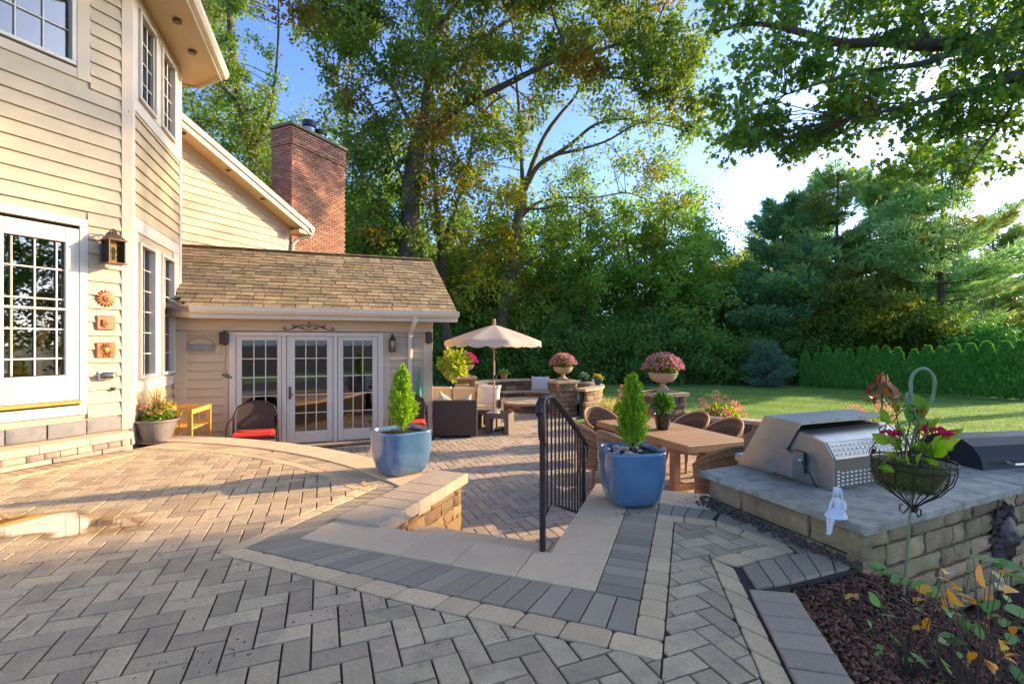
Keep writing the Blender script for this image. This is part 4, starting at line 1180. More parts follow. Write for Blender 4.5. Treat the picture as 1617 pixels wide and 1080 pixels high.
def rockblock(seed, rough_=.028, nx=5, nz=3):
    "unit block, face at y=+.5 rough; x,z in -.5..+.5"
    r = random.Random(seed); vs = []; fs = []
    for j in range(nz + 1):
        for i in range(nx + 1):
            x = -.5 + i / nx; z = -.5 + j / nz
            e = (i in (0, nx)) or (j in (0, nz))
            y = .5 - (.16 if e else 0) + r.uniform(-1, 1) * rough_ * 3
            vs.append((x * (1 - (.02 if e else 0)) + (0 if e else r.uniform(-.04, .04)), y, z * (1 - (.03 if e else 0)) + (0 if e else r.uniform(-.05, .05))))
    for j in range(nz):
        for i in range(nx): fs.append((j * (nx + 1) + i, j * (nx + 1) + i + 1, (j + 1) * (nx + 1) + i + 1, (j + 1) * (nx + 1) + i))
    o = len(vs); vs += [(-.49, -.5, -.49), (.49, -.5, -.49), (.49, -.5, .49), (-.49, -.5, .49)]
    bl, br, tr, tl = 0, nx, nz * (nx + 1) + nx, nz * (nx + 1)
    bot = list(range(0, nx + 1)); top = list(range(tl, tr + 1)); lef = [j * (nx + 1) for j in range(nz + 1)]; rig = [j * (nx + 1) + nx for j in range(nz + 1)]
    fs += [tuple(bot[::-1]) + (o, o + 1), tuple(top) + (o + 2, o + 3), tuple(lef) + (o + 3, o), tuple(rig[::-1]) + (o + 1, o + 2)]
    me = MB().add(vs, fs).mesh('stone'); smooth_angle(me, 50); return me
ROCK = [rockblock(s_) for s_ in range(6)]
def stone_run(Fm, x0, x1, z0, z1, ch, lw, dep=.09, gap=.006, seed=1, y=0.0, items=None):
    "courses of blocks on a frame; ch = list of course heights, lw = (min,max) block length"
    r = random.Random(seed); items = items if items is not None else []
    z = z0; k = 0
    while z < z1 - .01:
        h = min(ch[k % len(ch)], z1 - z); x = x0; k += 1
        if z1 - z - h < .02: h = z1 - z
        first = True
        while x < x1 - .005:
            L_ = r.uniform(*lw)
            if first: L_ *= r.uniform(.45, 1); first = False
            if x1 - x - L_ < lw[0] * .5: L_ = x1 - x
            items.append((r.choice(ROCK), Fm @ Matrix.Translation((x + L_ / 2, y - dep / 2 + r.uniform(-.004, .008), z + h / 2)) @ Matrix.Diagonal(((L_ - gap) * r.choice((-1, 1)), dep, h - gap, 1))))
            x += L_
        z += h
    return items
def szs(it): return max(it[1].to_scale()[:2])
def cap_run(Fm, x0, x1, z, h, w, y, n, gap=.004, r_=.006):
    its = []; L_ = (x1 - x0) / n
    me = MB().rbox((0, 0, 0), (L_ - gap, w, h), r_).mesh('cap_stone'); fixn(me)
    for i in range(n): its.append((me, Fm @ Matrix.Translation((x0 + L_ * (i + .5), y, z + h / 2))))
    return its

# planter wall left of the stair
PW = thing('retaining_wall', 'stone retaining wall with smooth tan caps left of the stair', 'stone wall', T(*W(-2.4, 3.8, ZL)[:2], ZL))
FP = frame(W(-2.27, 3.0), vh, uh)     # face toward the stair
put('wall_core', MB().prism([W(-2.60, 2.95)[:2], W(-2.30, 2.95)[:2], W(-2.30, 4.55)[:2], W(-2.60, 4.55)[:2]], ZL, -.05), PW, Matrix.Identity(4), m_grout)
its = stone_run(FP, .02, 1.60, ZL, -.17, [.15, .12, .13], (.2, .36), seed=3) + stone_run(FP, .0, 1.60, -.17, -.05, [.12], (.16, .3), seed=8, dep=.08)
FE = frame(W(-2.27, 4.60), -uh, vh); its += stone_run(FE, 0, .34, ZL, -.05, [.15, .12, .13, .12], (.16, .3), seed=5)
pieces(PW, 'stone', its, m_stonew, size=szs)
its = []
for i, (a, b) in enumerate(((3.07, 3.42), (3.42, 3.63), (3.63, 3.84), (3.84, 4.12), (4.12, 4.62))):
    dz = .0 if i != 2 else -.0
    poly = [W(-2.63, a + .002)[:2], W(-2.21, a + .002)[:2], W(-2.21, b - .002)[:2], W(-2.63, b - .002)[:2]]
    c = W(-2.42, (a + b) / 2)
    me = MB().prism([(p[0] - c.x, p[1] - c.y) for p in poly], -.075 - (.025 if i == 2 else 0), .026, .006, bottom=True).mesh('cap_stone')
    its.append((me, Matrix.Translation((c.x, c.y, 0))))
pieces(PW, 'cap_stone', its, m_cap)
# curved retaining wall below the arc
AW = thing('curved_retaining_wall', 'curved stone retaining wall under the arc of the upper terrace', 'stone wall', T(-3.5, 6.8, ZL))
its = []
a0, a1 = arc_ang((-6.2, 6.9)), arc_ang(W(-2.5, 4.4)); n = 22
for i in range(n):
    b0 = a0 + (a1 - a0) * i / n; b1 = a0 + (a1 - a0) * (i + 1) / n
    p0 = Vector((ARC_C.x + (ARC_R - .05) * math.cos(b0), ARC_C.y + (ARC_R - .05) * math.sin(b0), 0)); p1 = Vector((ARC_C.x + (ARC_R - .05) * math.cos(b1), ARC_C.y + (ARC_R - .05) * math.sin(b1), 0))
    d_ = (p1 - p0); nn = (p0 - ARC_C).normalized()
    its += stone_run(frame(p0, d_, nn), 0, d_.length, ZL, -.05, [.13, .12], (d_.length, d_.length + .001), seed=i)
pieces(AW, 'stone', its, m_stonew, 60, size=szs)

# stair: three risers, two treads, running along vh between u -2.22 and -.86
ST = thing('stair', 'short stone stair with smooth tan treads between the wall and the railing', 'steps', T(*W(-1.5, 3.4, ZL)[:2], ZL))
tread = []
def tread_row(v0, v1, z, us, th_=.06):
    for a, b in zip(us[:-1], us[1:]):
        c = W((a + b) / 2, (v0 + v1) / 2)
        poly = [W(a + .002, v0), W(b - .002, v0), W(b - .002, v1), W(a + .002, v1)]
        me = MB().prism([(p.x - c.x, p.y - c.y) for p in poly], -th_, 0, .006, bottom=True).mesh('tread_stone')
        tread.append((me, Matrix.Translation((c.x, c.y, z))))
tread_row(2.716, 3.107, .002, (-2.64, -2.32, -1.80, -1.42, -.99, -.50))
tread_row(3.10, 3.68, ZL * 1 / 3, (-2.20, -1.85, -1.44, -1.02, -.88))
tread_row(3.58, 4.06, ZL * 2 / 3, (-2.20, -1.75, -1.30, -.88))
pieces(ST, 'tread_stone', tread, m_cope)
cor = MB(); cor.prism([W(-2.27, 2.8)[:2], W(-.88, 2.8)[:2], W(-.88, 3.06)[:2], W(-2.27, 3.06)[:2]], ZL, -.06); cor.prism([W(-2.27, 3.05)[:2], W(-.88, 3.05)[:2], W(-.88, 3.63)[:2], W(-2.27, 3.63)[:2]], ZL, ZL / 3 - .06); cor.prism([W(-2.27, 3.6)[:2], W(-.88, 3.6)[:2], W(-.88, 4.02)[:2], W(-2.27, 4.02)[:2]], ZL, ZL * 2 / 3 - .06)
put('stair_core', cor, ST, Matrix.Identity(4), m_stonew)
# retaining wall on the right side of the stair and behind the blue pot
RW = thing('stair_side_wall', 'stone retaining wall under the coping right of the stair', 'stone wall', T(*W(-.6, 4.3, ZL)[:2], ZL))
FS = frame(W(-.84, 4.72), -vh, -uh); its = stone_run(FS, 0, 1.7, ZL, -.06, [.14, .12], (.2, .34), seed=12)
FT = frame(W(1.1, 4.76), -uh, vh); its += stone_run(FT, 0, 1.95, ZL, -.06, [.14, .12], (.2, .34), seed=13)
pieces(RW, 'stone', its, m_stonew, size=szs)

# house step
HS = thing('house_step', 'low stone landing with pale caps in front of the storm door', 'step', T(*W(-7.1, 3.2)[:2], 0))
FH = frame(W(-6.965, -1.2), vh, uh)
put('step_core', MB().prism([W(-8.4, -1.2)[:2], W(-6.99, -1.2)[:2], W(-6.99, 4.16)[:2], W(-7.6, 4.16)[:2]], -.3, .155), HS, Matrix.Identity(4), m_grout)
its = stone_run(FH, 0, 5.38, .0, .062, [.062], (.45, .62), seed=2, dep=.06) + stone_run(FH, 0, 5.38, .062, .145, [.083], (.14, .22), seed=4, dep=.055)
FH2 = frame(W(-6.965, 4.18), -uh, vh); its += stone_run(FH2, 0, .6, .0, .145, [.062, .083], (.2, .3), seed=6, dep=.06)
pieces(HS, 'stone', its, pm('pale_step_stone', (.42, .33, .24), rough=.9, nscale=9, nvar=.5, rndv=.2, bump=.9, bscale=45, pal=[(1, 1, 1), (.7, .7, .72), (1.15, 1.1, 1)]), size=szs)
its = cap_run(FH, 0, 5.44, .147, .09, .26, -.10, 11)
its += [(m, M) for m, M in cap_run(FH, 0, 5.40, .149, .08, .26, -.365, 9)]
pieces(HS, 'cap_stone', its, m_cope)
its = []
FH3 = frame((-5.45, 6.35), (-.416, -.909, 0), (.909, -.416, 0))
its += stone_run(FA, .12, 5.0, .235, .42, [.185], (.36, .40), seed=2, y=.05, dep=.08)
pieces(HS, 'foundation_block', its, pm('grey_foundation', (.24, .22, .20), rough=.9, nscale=9, nvar=.5, rndv=.1, bump=.6, bscale=60), size=szs)

# grill island
K = Vector((2.167, 2.927, 0)); bd_ = hdg(65.5); cd_ = hdg(-20.9)
IS = thing('grill_island', 'rough stone counter with bluestone slab top holding the built-in grill', 'outdoor counter', T(K.x, K.y, -.3))
# frames: left face runs from the far corner to K ; front face runs from K to the right
n_l = Vector((-cd_.y, cd_.x, 0)); n_l = n_l if n_l.x < 0 else -n_l
n_f = Vector((bd_.y, -bd_.x, 0)); n_f = n_f if n_f.y < 0 else -n_f
Kin = K - n_l * .05 - n_f * .05
FLf = frame(Kin, cd_, n_l); FFr = frame(Kin, bd_, n_f)
def isl(a, b): p = K + cd_ * a + bd_ * b; return (p.x, p.y)
put('counter_core', MB().prism([isl(.09, .09), isl(1.32, .09), isl(1.32, 3.6), isl(.09, 3.6)], ZL, .225), IS, Matrix.Identity(4), m_grout)
its = stone_run(FLf, 0, 1.32, .045, .222, [.178], (.42, .60), seed=21, dep=.1, gap=.014)
its += stone_run(FLf, 0, 1.32, -.06, .045, [.10], (.28, .5), seed=22, dep=.085, gap=.012)
its += stone_run(FFr, 0, 3.6, -.56, .222, [.125, .14, .115, .13, .15], (.17, .46), seed=23, dep=.1, gap=.016)
FBk = frame(K + cd_ * 1.36 + bd_ * .05, bd_, -n_f); its += stone_run(FBk, 0, 3.4, ZL, .222, [.13, .15], (.2, .45), seed=24, dep=.1, gap=.012)
FL2 = FLf @ Matrix.Translation((1.0, 0, 0)); its += stone_run(FL2, 0, .34, ZL, -.06, [.13, .15], (.2, .35), seed=25, dep=.08, gap=.012)
pieces(IS, 'stone', its, m_lime, size=szs)
def slab(poly, z0, z1):
    pts = []; r = random.Random(len(poly) * 7 + int(poly[0][0] * 100))
    for i in range(len(poly)):
        a, b = Vector(poly[i]), Vector(poly[(i + 1) % len(poly)]); n = max(1, int((b - a).length / .08))
        d_ = (b - a).normalized(); nn = Vector((-d_.y, d_.x))
        for k in range(n):
            p = a.lerp(b, k / n) + nn * (r.uniform(-.004, .004) if k else 0); pts.append((p.x, p.y))
    return MB().prism(pts, z0, z1, .004, bottom=True)
cut = [isl(1.40, .86), isl(.50, 1.30)]
put('slab', slab([isl(0, 0), isl(.46, .0), isl(.80, .0), isl(.80, .80), isl(0, 1.02)], .228, .279), IS, Matrix.Identity(4), m_blue)
put('slab', slab([isl(.806, 0), isl(1.41, .0), isl(1.41, 1.05), isl(.806, .803)], .228, .280), IS, Matrix.Identity(4), m_blue)
put('slab', slab([isl(0, 1.026), isl(.80, .806), isl(1.41, 1.056), isl(1.41, 2.30), isl(0, 2.05)], .228, .278), IS, Matrix.Identity(4), m_blue)
put('slab', slab([isl(0, 2.056), isl(1.41, 2.306), isl(1.41, 3.65), isl(0, 3.65)], .228, .281), IS, Matrix.Identity(4), m_blue)
# crumbly mortar fillet at the foot of the counter
fl = MB(); r = random.Random(4); its = []
for i in range(420):
    s_ = r.uniform(.0, 1.38); o = abs(r.gauss(0, .045)); zz = .005 + max(0, .055 - o) * (.35 + .6 * s_ / 1.38)
    q = Kin + cd_ * s_ + n_l * (o + .0); k = r.uniform(.006, .02)
    fl.rbox((q.x, q.y, zz), (k * 1.5, k, k), k * .25, rz=r.uniform(0, 3))
put('mortar_crumbs', fl, IS, Matrix.Identity(4), m_grout, kind='stuff')

# ---------------------------------------------------------------- far seating circle
PC = Vector((.52, 14.4, 0))
def ring_stones(rad, a0, a1, z0, z1, ch, ln, inward, seed, dep=.1):
    its = []; r = random.Random(seed); z = z0; k = 0
    while z < z1 - .01:
        h = min(ch[k % len(ch)], z1 - z); a = a0 + r.uniform(0, .06); k += 1
        while a < a1:
            L_ = r.uniform(*ln); da = L_ / rad; m = a + da / 2
            p = PC + Vector((math.cos(m), math.sin(m), 0)) * rad
            nn = Vector((math.cos(m), math.sin(m), 0)) * (-1 if inward else 1); tt = Vector((-math.sin(m), math.cos(m), 0))
            its.append((r.choice(ROCK), frame(p, tt if not inward else -tt, nn) @ Matrix.Translation((0, -dep / 2, z + h / 2)) @ Matrix.Diagonal((L_ - .008, dep, h - .008, 1))))
            a += da
        z += h
    return its
def ring_caps(r0, r1, a0, a1, z, h, n):
    its = []
    for i in range(n):
        b0 = a0 + (a1 - a0) * i / n; b1 = a0 + (a1 - a0) * (i + 1) / n; g = .003 / r1
        pts = [(r_ * math.cos(b), r_ * math.sin(b)) for r_, b in ((r0, b0 + g), (r1, b0 + g), (r1, (b0 + b1) / 2), (r1, b1 - g), (r0, b1 - g), (r0, (b0 + b1) / 2))]
        c = (sum(p[0] for p in pts) / 6, sum(p[1] for p in pts) / 6)
        me = MB().prism([(p[0] - c[0], p[1] - c[1]) for p in pts], 0, h, .01, bottom=True).mesh('cap_stone')
        its.append((me, Matrix.Translation((PC.x + c[0], PC.y + c[1], z))))
    return its
A_1, A_2 = R(-50), R(182)
BW = thing('curved_seat_wall', 'curved stone bench with raised back round the far fire pit', 'stone bench', T(PC.x, PC.y + 1.9, ZL))
put('seat_core', MB().add(*(lambda q: (q, [(i, i + 1, 41 + i + 1, 41 + i) for i in range(40)]))([(PC.x + 2.0 * math.cos(A_1 + (A_2 - A_1) * i / 40), PC.y + 2.0 * math.sin(A_1 + (A_2 - A_1) * i / 40), ZL) for i in range(41)] + [(PC.x + 2.0 * math.cos(A_1 + (A_2 - A_1) * i / 40), PC.y + 2.0 * math.sin(A_1 + (A_2 - A_1) * i / 40), .12) for i in range(41)])), BW, Matrix.Identity(4), m_grout)
its = ring_stones(1.45, A_1, A_2, ZL, -.22, [.12], (.2, .34), True, 1) + ring_stones(1.88, A_1, A_2, -.16, .13, [.14], (.24, .4), True, 2) + ring_stones(2.16, A_1, A_2, ZL, .13, [.14], (.24, .4), False, 3)
pieces(BW, 'stone', its, m_stone, size=szs)
pieces(BW, 'cap_stone', ring_caps(1.38, 1.90, A_1, A_2, -.22, .06, 22) + ring_caps(1.84, 2.22, A_1, A_2, .13, .07, 22), m_cap)
FPt = thing('fire_pit', 'round stone fire pit with a grey metal lid in the seating circle', 'fire pit', T(PC.x, PC.y, ZL))
put('pit_core', MB().lathe([(.76, ZL), (.76, -.36)], 32, c=(PC.x, PC.y, 0), M=None), FPt, Matrix.Identity(4), m_grout)
pieces(FPt, 'stone', ring_stones(.84, 0, 2 * math.pi, ZL, -.36, [.10], (.18, .28), False, 4, dep=.09), m_stone, size=szs)
pieces(FPt, 'cap_stone', ring_caps(.55, .90, 0, 2 * math.pi, -.36, .07, 16), m_cap)
put('pit_lid', MB().lathe([(.56, -.33), (.54, -.285), (.3, -.27), (0.001, -.265)], 32, c=(PC.x, PC.y, 0)), FPt, Matrix.Identity(4), m_blue)

def pillar(c, w, h, hd, label, seed):
    M0 = T(c[0], c[1], ZL, -R(hd))
    t = thing('stone_pillar', label, 'pillar', M0, 'capped stone pillars')
    put('pillar_core', MB().box((0, 0, h / 2), (w - .12, w - .12, h)), t, M0, m_grout)
    its = []
    for k in range(4):
        Fk = M0 @ Matrix.Rotation(R(90) * k, 4, 'Z') @ Matrix.Translation((-w / 2, w / 2, 0)) @ Matrix.Identity(4)
        its += stone_run(Fk, .0, w - .02, 0, h - .08, [.14, .12], (.2, .34), seed=seed + k, dep=.1)
    pieces(t, 'stone', its, m_stone, 120, size=szs)
    its = []; ww = w + .08
    for i, (a, b) in enumerate(((-1, -1), (1, -1), (-1, 1), (1, 1))):
        me = MB().rbox((0, 0, 0), (ww / 2 - .004, ww / 2 - .004, .08), .008).mesh('cap_stone'); fixn(me); its.append((me, M0 @ Matrix.Translation((a * ww / 4, b * ww / 4, h - .04))))
    pieces(t, 'cap_stone', its, m_cap)
    return t
P1 = (1.40, 13.15); P2 = (3.10, 9.85); P3 = (-1.42, 14.7)
pillar(P1, .58, .97, -22, 'stone pillar carrying a pink mum urn at the right end of the curved bench', 31)
pillar(P2, .66, .98, -20, 'stone pillar carrying the largest urn behind the dining table', 41)
pillar(P3, .56, .97, -10, 'stone pillar carrying the magenta urn left of the parasol pole', 51)

# low seat wall from the pillar round the dining area
SW = thing('low_seat_wall', 'low curved stone wall with pale caps behind the dining table', 'stone wall', T(5.0, 8.8, ZL))
pth = [Vector((3.45, 9.70, 0)), Vector((4.1, 9.35, 0)), Vector((4.75, 8.9, 0)), Vector((5.4, 8.35, 0)), Vector((6.1, 7.6, 0)), Vector((6.7, 6.75, 0)), Vector((7.2, 5.8, 0)), Vector((7.6, 4.8, 0))]
its = []; caps = []
for i in range(len(pth) - 1):
    a, b = pth[i], pth[i + 1]; d_ = b - a; nn = Vector((d_.y, -d_.x, 0)).normalized()
    if nn.x > 0 and nn.y > 0: nn = -nn
    nn = nn if nn.y < 0 or nn.x < 0 else -nn
    its += stone_run(frame(a, d_, nn), 0, d_.length, ZL, -.12, [.14, .15], (.22, .36), seed=60 + i)
    its += stone_run(frame(b - nn * .28, -d_, -nn), 0, d_.length, ZL, -.12, [.14, .15], (.22, .36), seed=80 + i)
    nxt = pth[i + 2] - b if i + 2 < len(pth) else d_
    caps += cap_run(frame(a, d_, nn), 0, d_.length + .01, -.12, .07, .36, -.14, 3)
pieces(SW, 'stone', its, m_stone, size=szs)
pieces(SW, 'cap_stone', caps, m_cap)
# ---------------------------------------------------------------- leaf and foliage helpers
def mesh_np(name, V, F):
    "V (n,3); F (m,4) or (m,3) int"
    me = bpy.data.meshes.new(name)
    k = F.shape[1]
    me.vertices.add(len(V)); me.vertices.foreach_set('co', V.astype('f').ravel())
    me.loops.add(F.size); me.loops.foreach_set('vertex_index', F.astype('i').ravel())
    me.polygons.add(len(F)); me.polygons.foreach_set('loop_start', np.arange(0, F.size, k, dtype='i')); me.polygons.foreach_set('loop_total', np.full(len(F), k, dtype='i'))
    me.update(calc_edges=True); return me

def rand_rot(rs, n, up=.0, axis=None, spread=None):
    "n random orthonormal frames; up>0 biases the leaf normal upward"
    if axis is None:
        nrm = rs.normal(size=(n, 3)); nrm[:, 2] = np.abs(nrm[:, 2]) + up
    else:
        nrm = rs.normal(size=(n, 3)) * spread + axis
    nrm /= np.linalg.norm(nrm, axis=1)[:, None]
    t = rs.normal(size=(n, 3)); t -= nrm * (t * nrm).sum(1)[:, None]; t /= np.linalg.norm(t, axis=1)[:, None]
    return nrm, t, np.cross(nrm, t)

LEAF_DIAMOND = np.array([(0, 0, 0), (.28, .5, .05), (0, 1, 0), (-.28, .5, .05)])
LEAF_OVAL = np.array([(0, 0, 0), (.20, .22, .05), (.27, .55, .06), (0, 1, -.03), (-.27, .55, .06), (-.20, .22, .05)])
LEAF_MAPLE = np.array([(0, 0, 0), (.42, .12, .03), (.26, .36, .0), (.58, .62, .05), (.22, .62, 0), (0, 1.05, -.05), (-.22, .62, 0), (-.58, .62, .05), (-.26, .36, 0), (-.42, .12, .03)])
LEAF_OAK = np.array([(0, 0, 0), (.12, .2, .0), (.34, .38, .04), (.14, .52, 0), (.30, .72, .04), (0, 1, 0), (-.30, .72, .04), (-.14, .52, 0), (-.34, .38, .04), (-.12, .2, 0)])

def leaves(P, size, rs, shape=LEAF_DIAMOND, up=.4, axis=None, spread=None, var=.35, name='leaf'):
    "P (n,3) leaf bases -> V, F arrays"
    n = len(P); k = len(shape)
    nrm, t, b = rand_rot(rs, n, up, axis, spread)
    s_ = size * (1 + rs.uniform(-var, var, n))
    L_ = shape[None, :, :] * s_[:, None, None]
    V = P[:, None, :] + L_[:, :, 0:1] * b[:, None, :] + L_[:, :, 1:2] * t[:, None, :] + L_[:, :, 2:3] * nrm[:, None, :]
    F = np.arange(n * k).reshape(n, k)
    return V.reshape(-1, 3), F

def leaves_dir(P, dirs, size, rs, shape=LEAF_OVAL, var=.3, roll=1.0):
    "leaves pointing along dirs"
    n = len(P); k = len(shape)
    t = dirs / np.linalg.norm(dirs, axis=1)[:, None]
    r_ = rs.normal(size=(n, 3)) * roll + np.array([0, 0, 1.0]); b = np.cross(t, r_); b /= np.linalg.norm(b, axis=1)[:, None] + 1e-9
    nrm = np.cross(b, t)
    s_ = (size if np.ndim(size) else np.full(n, size)) * (1 + rs.uniform(-var, var, n))
    L_ = shape[None] * s_[:, None, None]
    V = P[:, None, :] + L_[:, :, 0:1] * b[:, None, :] + L_[:, :, 1:2] * t[:, None, :] + L_[:, :, 2:3] * nrm[:, None, :]
    return V.reshape(-1, 3), np.arange(n * k).reshape(n, k)

def sphere_pts(rs, n, r=(1, 1, 1), inner=.0):
    d = rs.normal(size=(n, 3)); d /= np.linalg.norm(d, axis=1)[:, None]
    q = (inner + (1 - inner) * rs.uniform(0, 1, n) ** (1 / 2.2))[:, None]
    return d * q * np.array(r)

m_soil = pm('potting_soil', (.045, .028, .018), rough=.98, nscale=40, nvar=.7, bump=1.2, bscale=90)
m_bluepot = pm('blue_glaze', (.10, .20, .31), base2=(.065, .145, .24), rough=.18, nscale=5, spec=.6, coat=.6, bump=.12, bscale=18, wear=(.14, .24, .30), wscale=4, wamt=.35)
m_pebble = pm('river_pebble', (.42, .33, .25), rough=.6, nscale=14, nvar=.4, rndv=.4, hue=.02)
m_conifer = leafmat('lemon_cypress', [(.13, .26, .02), (.24, .42, .03), (.36, .55, .06), (.2, .36, .03)], transl=.5)
m_bark = pm('bark', (.13, .095, .07), rough=.95, nscale=3, nvar=.6, bump=1.6, bscale=9, stretch=(6, 6, 1.2), local=True, wear=(.07, .05, .035), wscale=1.5, wamt=.5)
m_stem = pm('twig', (.11, .07, .04), rough=.9, nscale=20, nvar=.4)
m_wicker = pm('brown_wicker', (.46, .25, .11), rough=.6, nscale=30, nvar=.5, rndv=.35, hue=.01)
m_wickerd = pm('dark_resin_wicker', (.075, .045, .03), rough=.55, nscale=90, nvar=.6, bump=1.0, bscale=240)
m_teak = pm('table_wood', (.40, .225, .105), rough=.55, nscale=3, nvar=.5, rndv=.12, hue=.008, bump=.3, bscale=20, stretch=(30, 1.5, 30), local=True)
m_teakl = pm('chair_leg_wood', (.42, .22, .10), rough=.6, nscale=8, nvar=.4)
m_cush = pm('cream_cushion', (.62, .50, .36), rough=.95, nscale=6, nvar=.12, bump=.3, bscale=200)
m_pill = pm('white_pillow', (.72, .66, .58), rough=.95, nscale=6, nvar=.12, bump=.3, bscale=160)
m_red = pm('red_cushion', (.62, .035, .015), rough=.85, nscale=8, nvar=.2, bump=.3, bscale=120)
m_umb = pm('parasol_canvas', (.74, .61, .48), rough=.9, nscale=5, nvar=.12, transl=.35, bump=.2, bscale=200)
m_pole = pm('wood_pole', (.42, .26, .12), rough=.5, nscale=9, nvar=.3)
m_steel = pm('stainless_steel', (.50, .47, .42), rough=.30, nscale=6, nvar=.2, metal=.9, wear=(.30, .27, .23), wscale=5, wamt=.4, bump=.05, bscale=60)
m_steeld = pm('smoked_steel', (.20, .18, .15), rough=.42, nscale=6, nvar=.3, metal=.8)
m_copper = pm('copper_blade', (.48, .16, .06), rough=.3, nscale=9, nvar=.5, metal=.75)
m_rust = pm('rusty_wire', (.07, .03, .018), rough=.6, nscale=40, nvar=.5, metal=.2)
m_green = pm('green_painted_rod', (.22, .28, .14), rough=.55, nscale=30, nvar=.5)
m_moss = pm('moss_liner', (.14, .11, .03), base2=(.08, .09, .015), rough=1.0, nscale=25, bump=1.5, bscale=60)
m_statue = pm('white_plaster', (.78, .78, .76), rough=.7, nscale=12, nvar=.12, bump=.2, bscale=80)
m_urn = pm('sand_urn', (.46, .33, .19), rough=.7, nscale=7, nvar=.45, bump=.4, bscale=60, wear=(.30, .2, .11), wscale=6, wamt=.4)
m_mum_leaf = leafmat('mum_leaf', [(.10, .17, .015), (.22, .30, .03), (.36, .42, .06), (.15, .22, .02)], transl=.35)
m_mum_pink = leafmat('mum_petal_pink', [(.42, .14, .18), (.60, .26, .30), (.72, .42, .42), (.35, .10, .14)], transl=.3)
m_mum_mag = leafmat('mum_petal_magenta', [(.62, .04, .22), (.75, .08, .32), (.5, .02, .15)], transl=.3)
m_grill_black = pm('black_enamel', (.018, .019, .026), rough=.55, nscale=60, nvar=.3, coat=.0, spec=.35, bump=.15, bscale=300)
m_navy = pm('navy_glaze', (.012, .02, .07), rough=.2, nscale=6, nvar=.3, coat=.5)
m_orange = pm('terracotta_clay', (.50, .17, .06), rough=.85, nscale=8, nvar=.3)
m_gpot = pm('grey_ribbed_plastic', (.26, .215, .17), rough=.6, nscale=8, nvar=.3)
m_pine = pm('honey_pine', (.66, .36, .08), rough=.5, nscale=5, nvar=.3, stretch=(12, 12, 2))
m_blackpot = pm('black_glazed_pot', (.015, .011, .010), rough=.15, nscale=6, nvar=.3, coat=.8)

def put_np(name, VF, parent, M, mat, **kw):
    if isinstance(VF, list):
        Vs = []; Fs = []; o = 0
        for V, F in VF: Vs.append(V); Fs.append(F + o); o += len(V)
        VF = (np.concatenate(Vs), np.concatenate(Fs))
    return put(name, mesh_np(name, *VF), parent, M, mat, **kw)

# ---- big blue planters with lemon cypress
def squircle_pot(w, h):
    mb = MB()
    pr = [(.56, 0), (.70, .015), (.80, .10), (.90, .28), (.965, .5), (.99, .72), (.985, .92), (1.0, .955), (1.0, .99), (.985, 1.0), (.90, 1.0), (.88, .985), (.87, .86), (.001, .86)]
    mb.lathe([(r_ * w / 2 * .95, z * h) for r_, z in pr], 64, sq=2.0, cap=True)
    return mb
def cypress(M, parent, h, r0, seed, n=130):
    "upswept feathery plumes round a stem"
    rs = np.random.RandomState(seed); VF = []; st = MB()
    st.tube([(0, 0, -.05), (.004, 0, h * .5), (0, 0, h * .95)], [.014, .009, .002], 6)
    for i in range(n):
        t = (i + rs.uniform(0, 1)) / n; a = i * 2.4 + rs.uniform(-.5, .5)
        rr_ = r0 * np.interp(t, [0, .12, .32, .55, .75, .9, 1], [.85, 1.05, .95, .78, .58, .32, .05]) * rs.uniform(.72, 1.18)
        z0 = t * h * .86; L_ = (.17 - .07 * t) * rs.uniform(.8, 1.25)
        b = np.array([0, 0, z0]); e = np.array([rr_ * math.cos(a), rr_ * math.sin(a), z0 + L_])
        m = 62; u = rs.uniform(.15, 1.05, m) ** .8; mid = b * .5 + e * .5 + np.array([math.cos(a), math.sin(a), -.6]) * rr_ * .18
        P = (1 - u)[:, None] ** 2 * b + 2 * ((1 - u) * u)[:, None] * mid + (u ** 2)[:, None] * e
        P += rs.normal(size=(m, 3)) * (.016 * (1.15 - u))[:, None]
        d_ = (e - b) + rs.normal(size=(m, 3)) * np.linalg.norm(e - b) * .45 + np.array([0, 0, .05])
        VF.append(leaves_dir(P, d_, .036, rs, shape=np.array([(0, 0, 0), (.13, .4, 0), (0, 1, 0), (-.13, .4, 0)]), roll=2))
        if i % 2 == 0: st.tube([tuple(b), tuple(mid), tuple(e * .8 + mid * .2)], [.003, .002, .001], 4)
    put_np('foliage', VF, parent, M, m_conifer)
    put('stem', st, parent, M, m_stem)
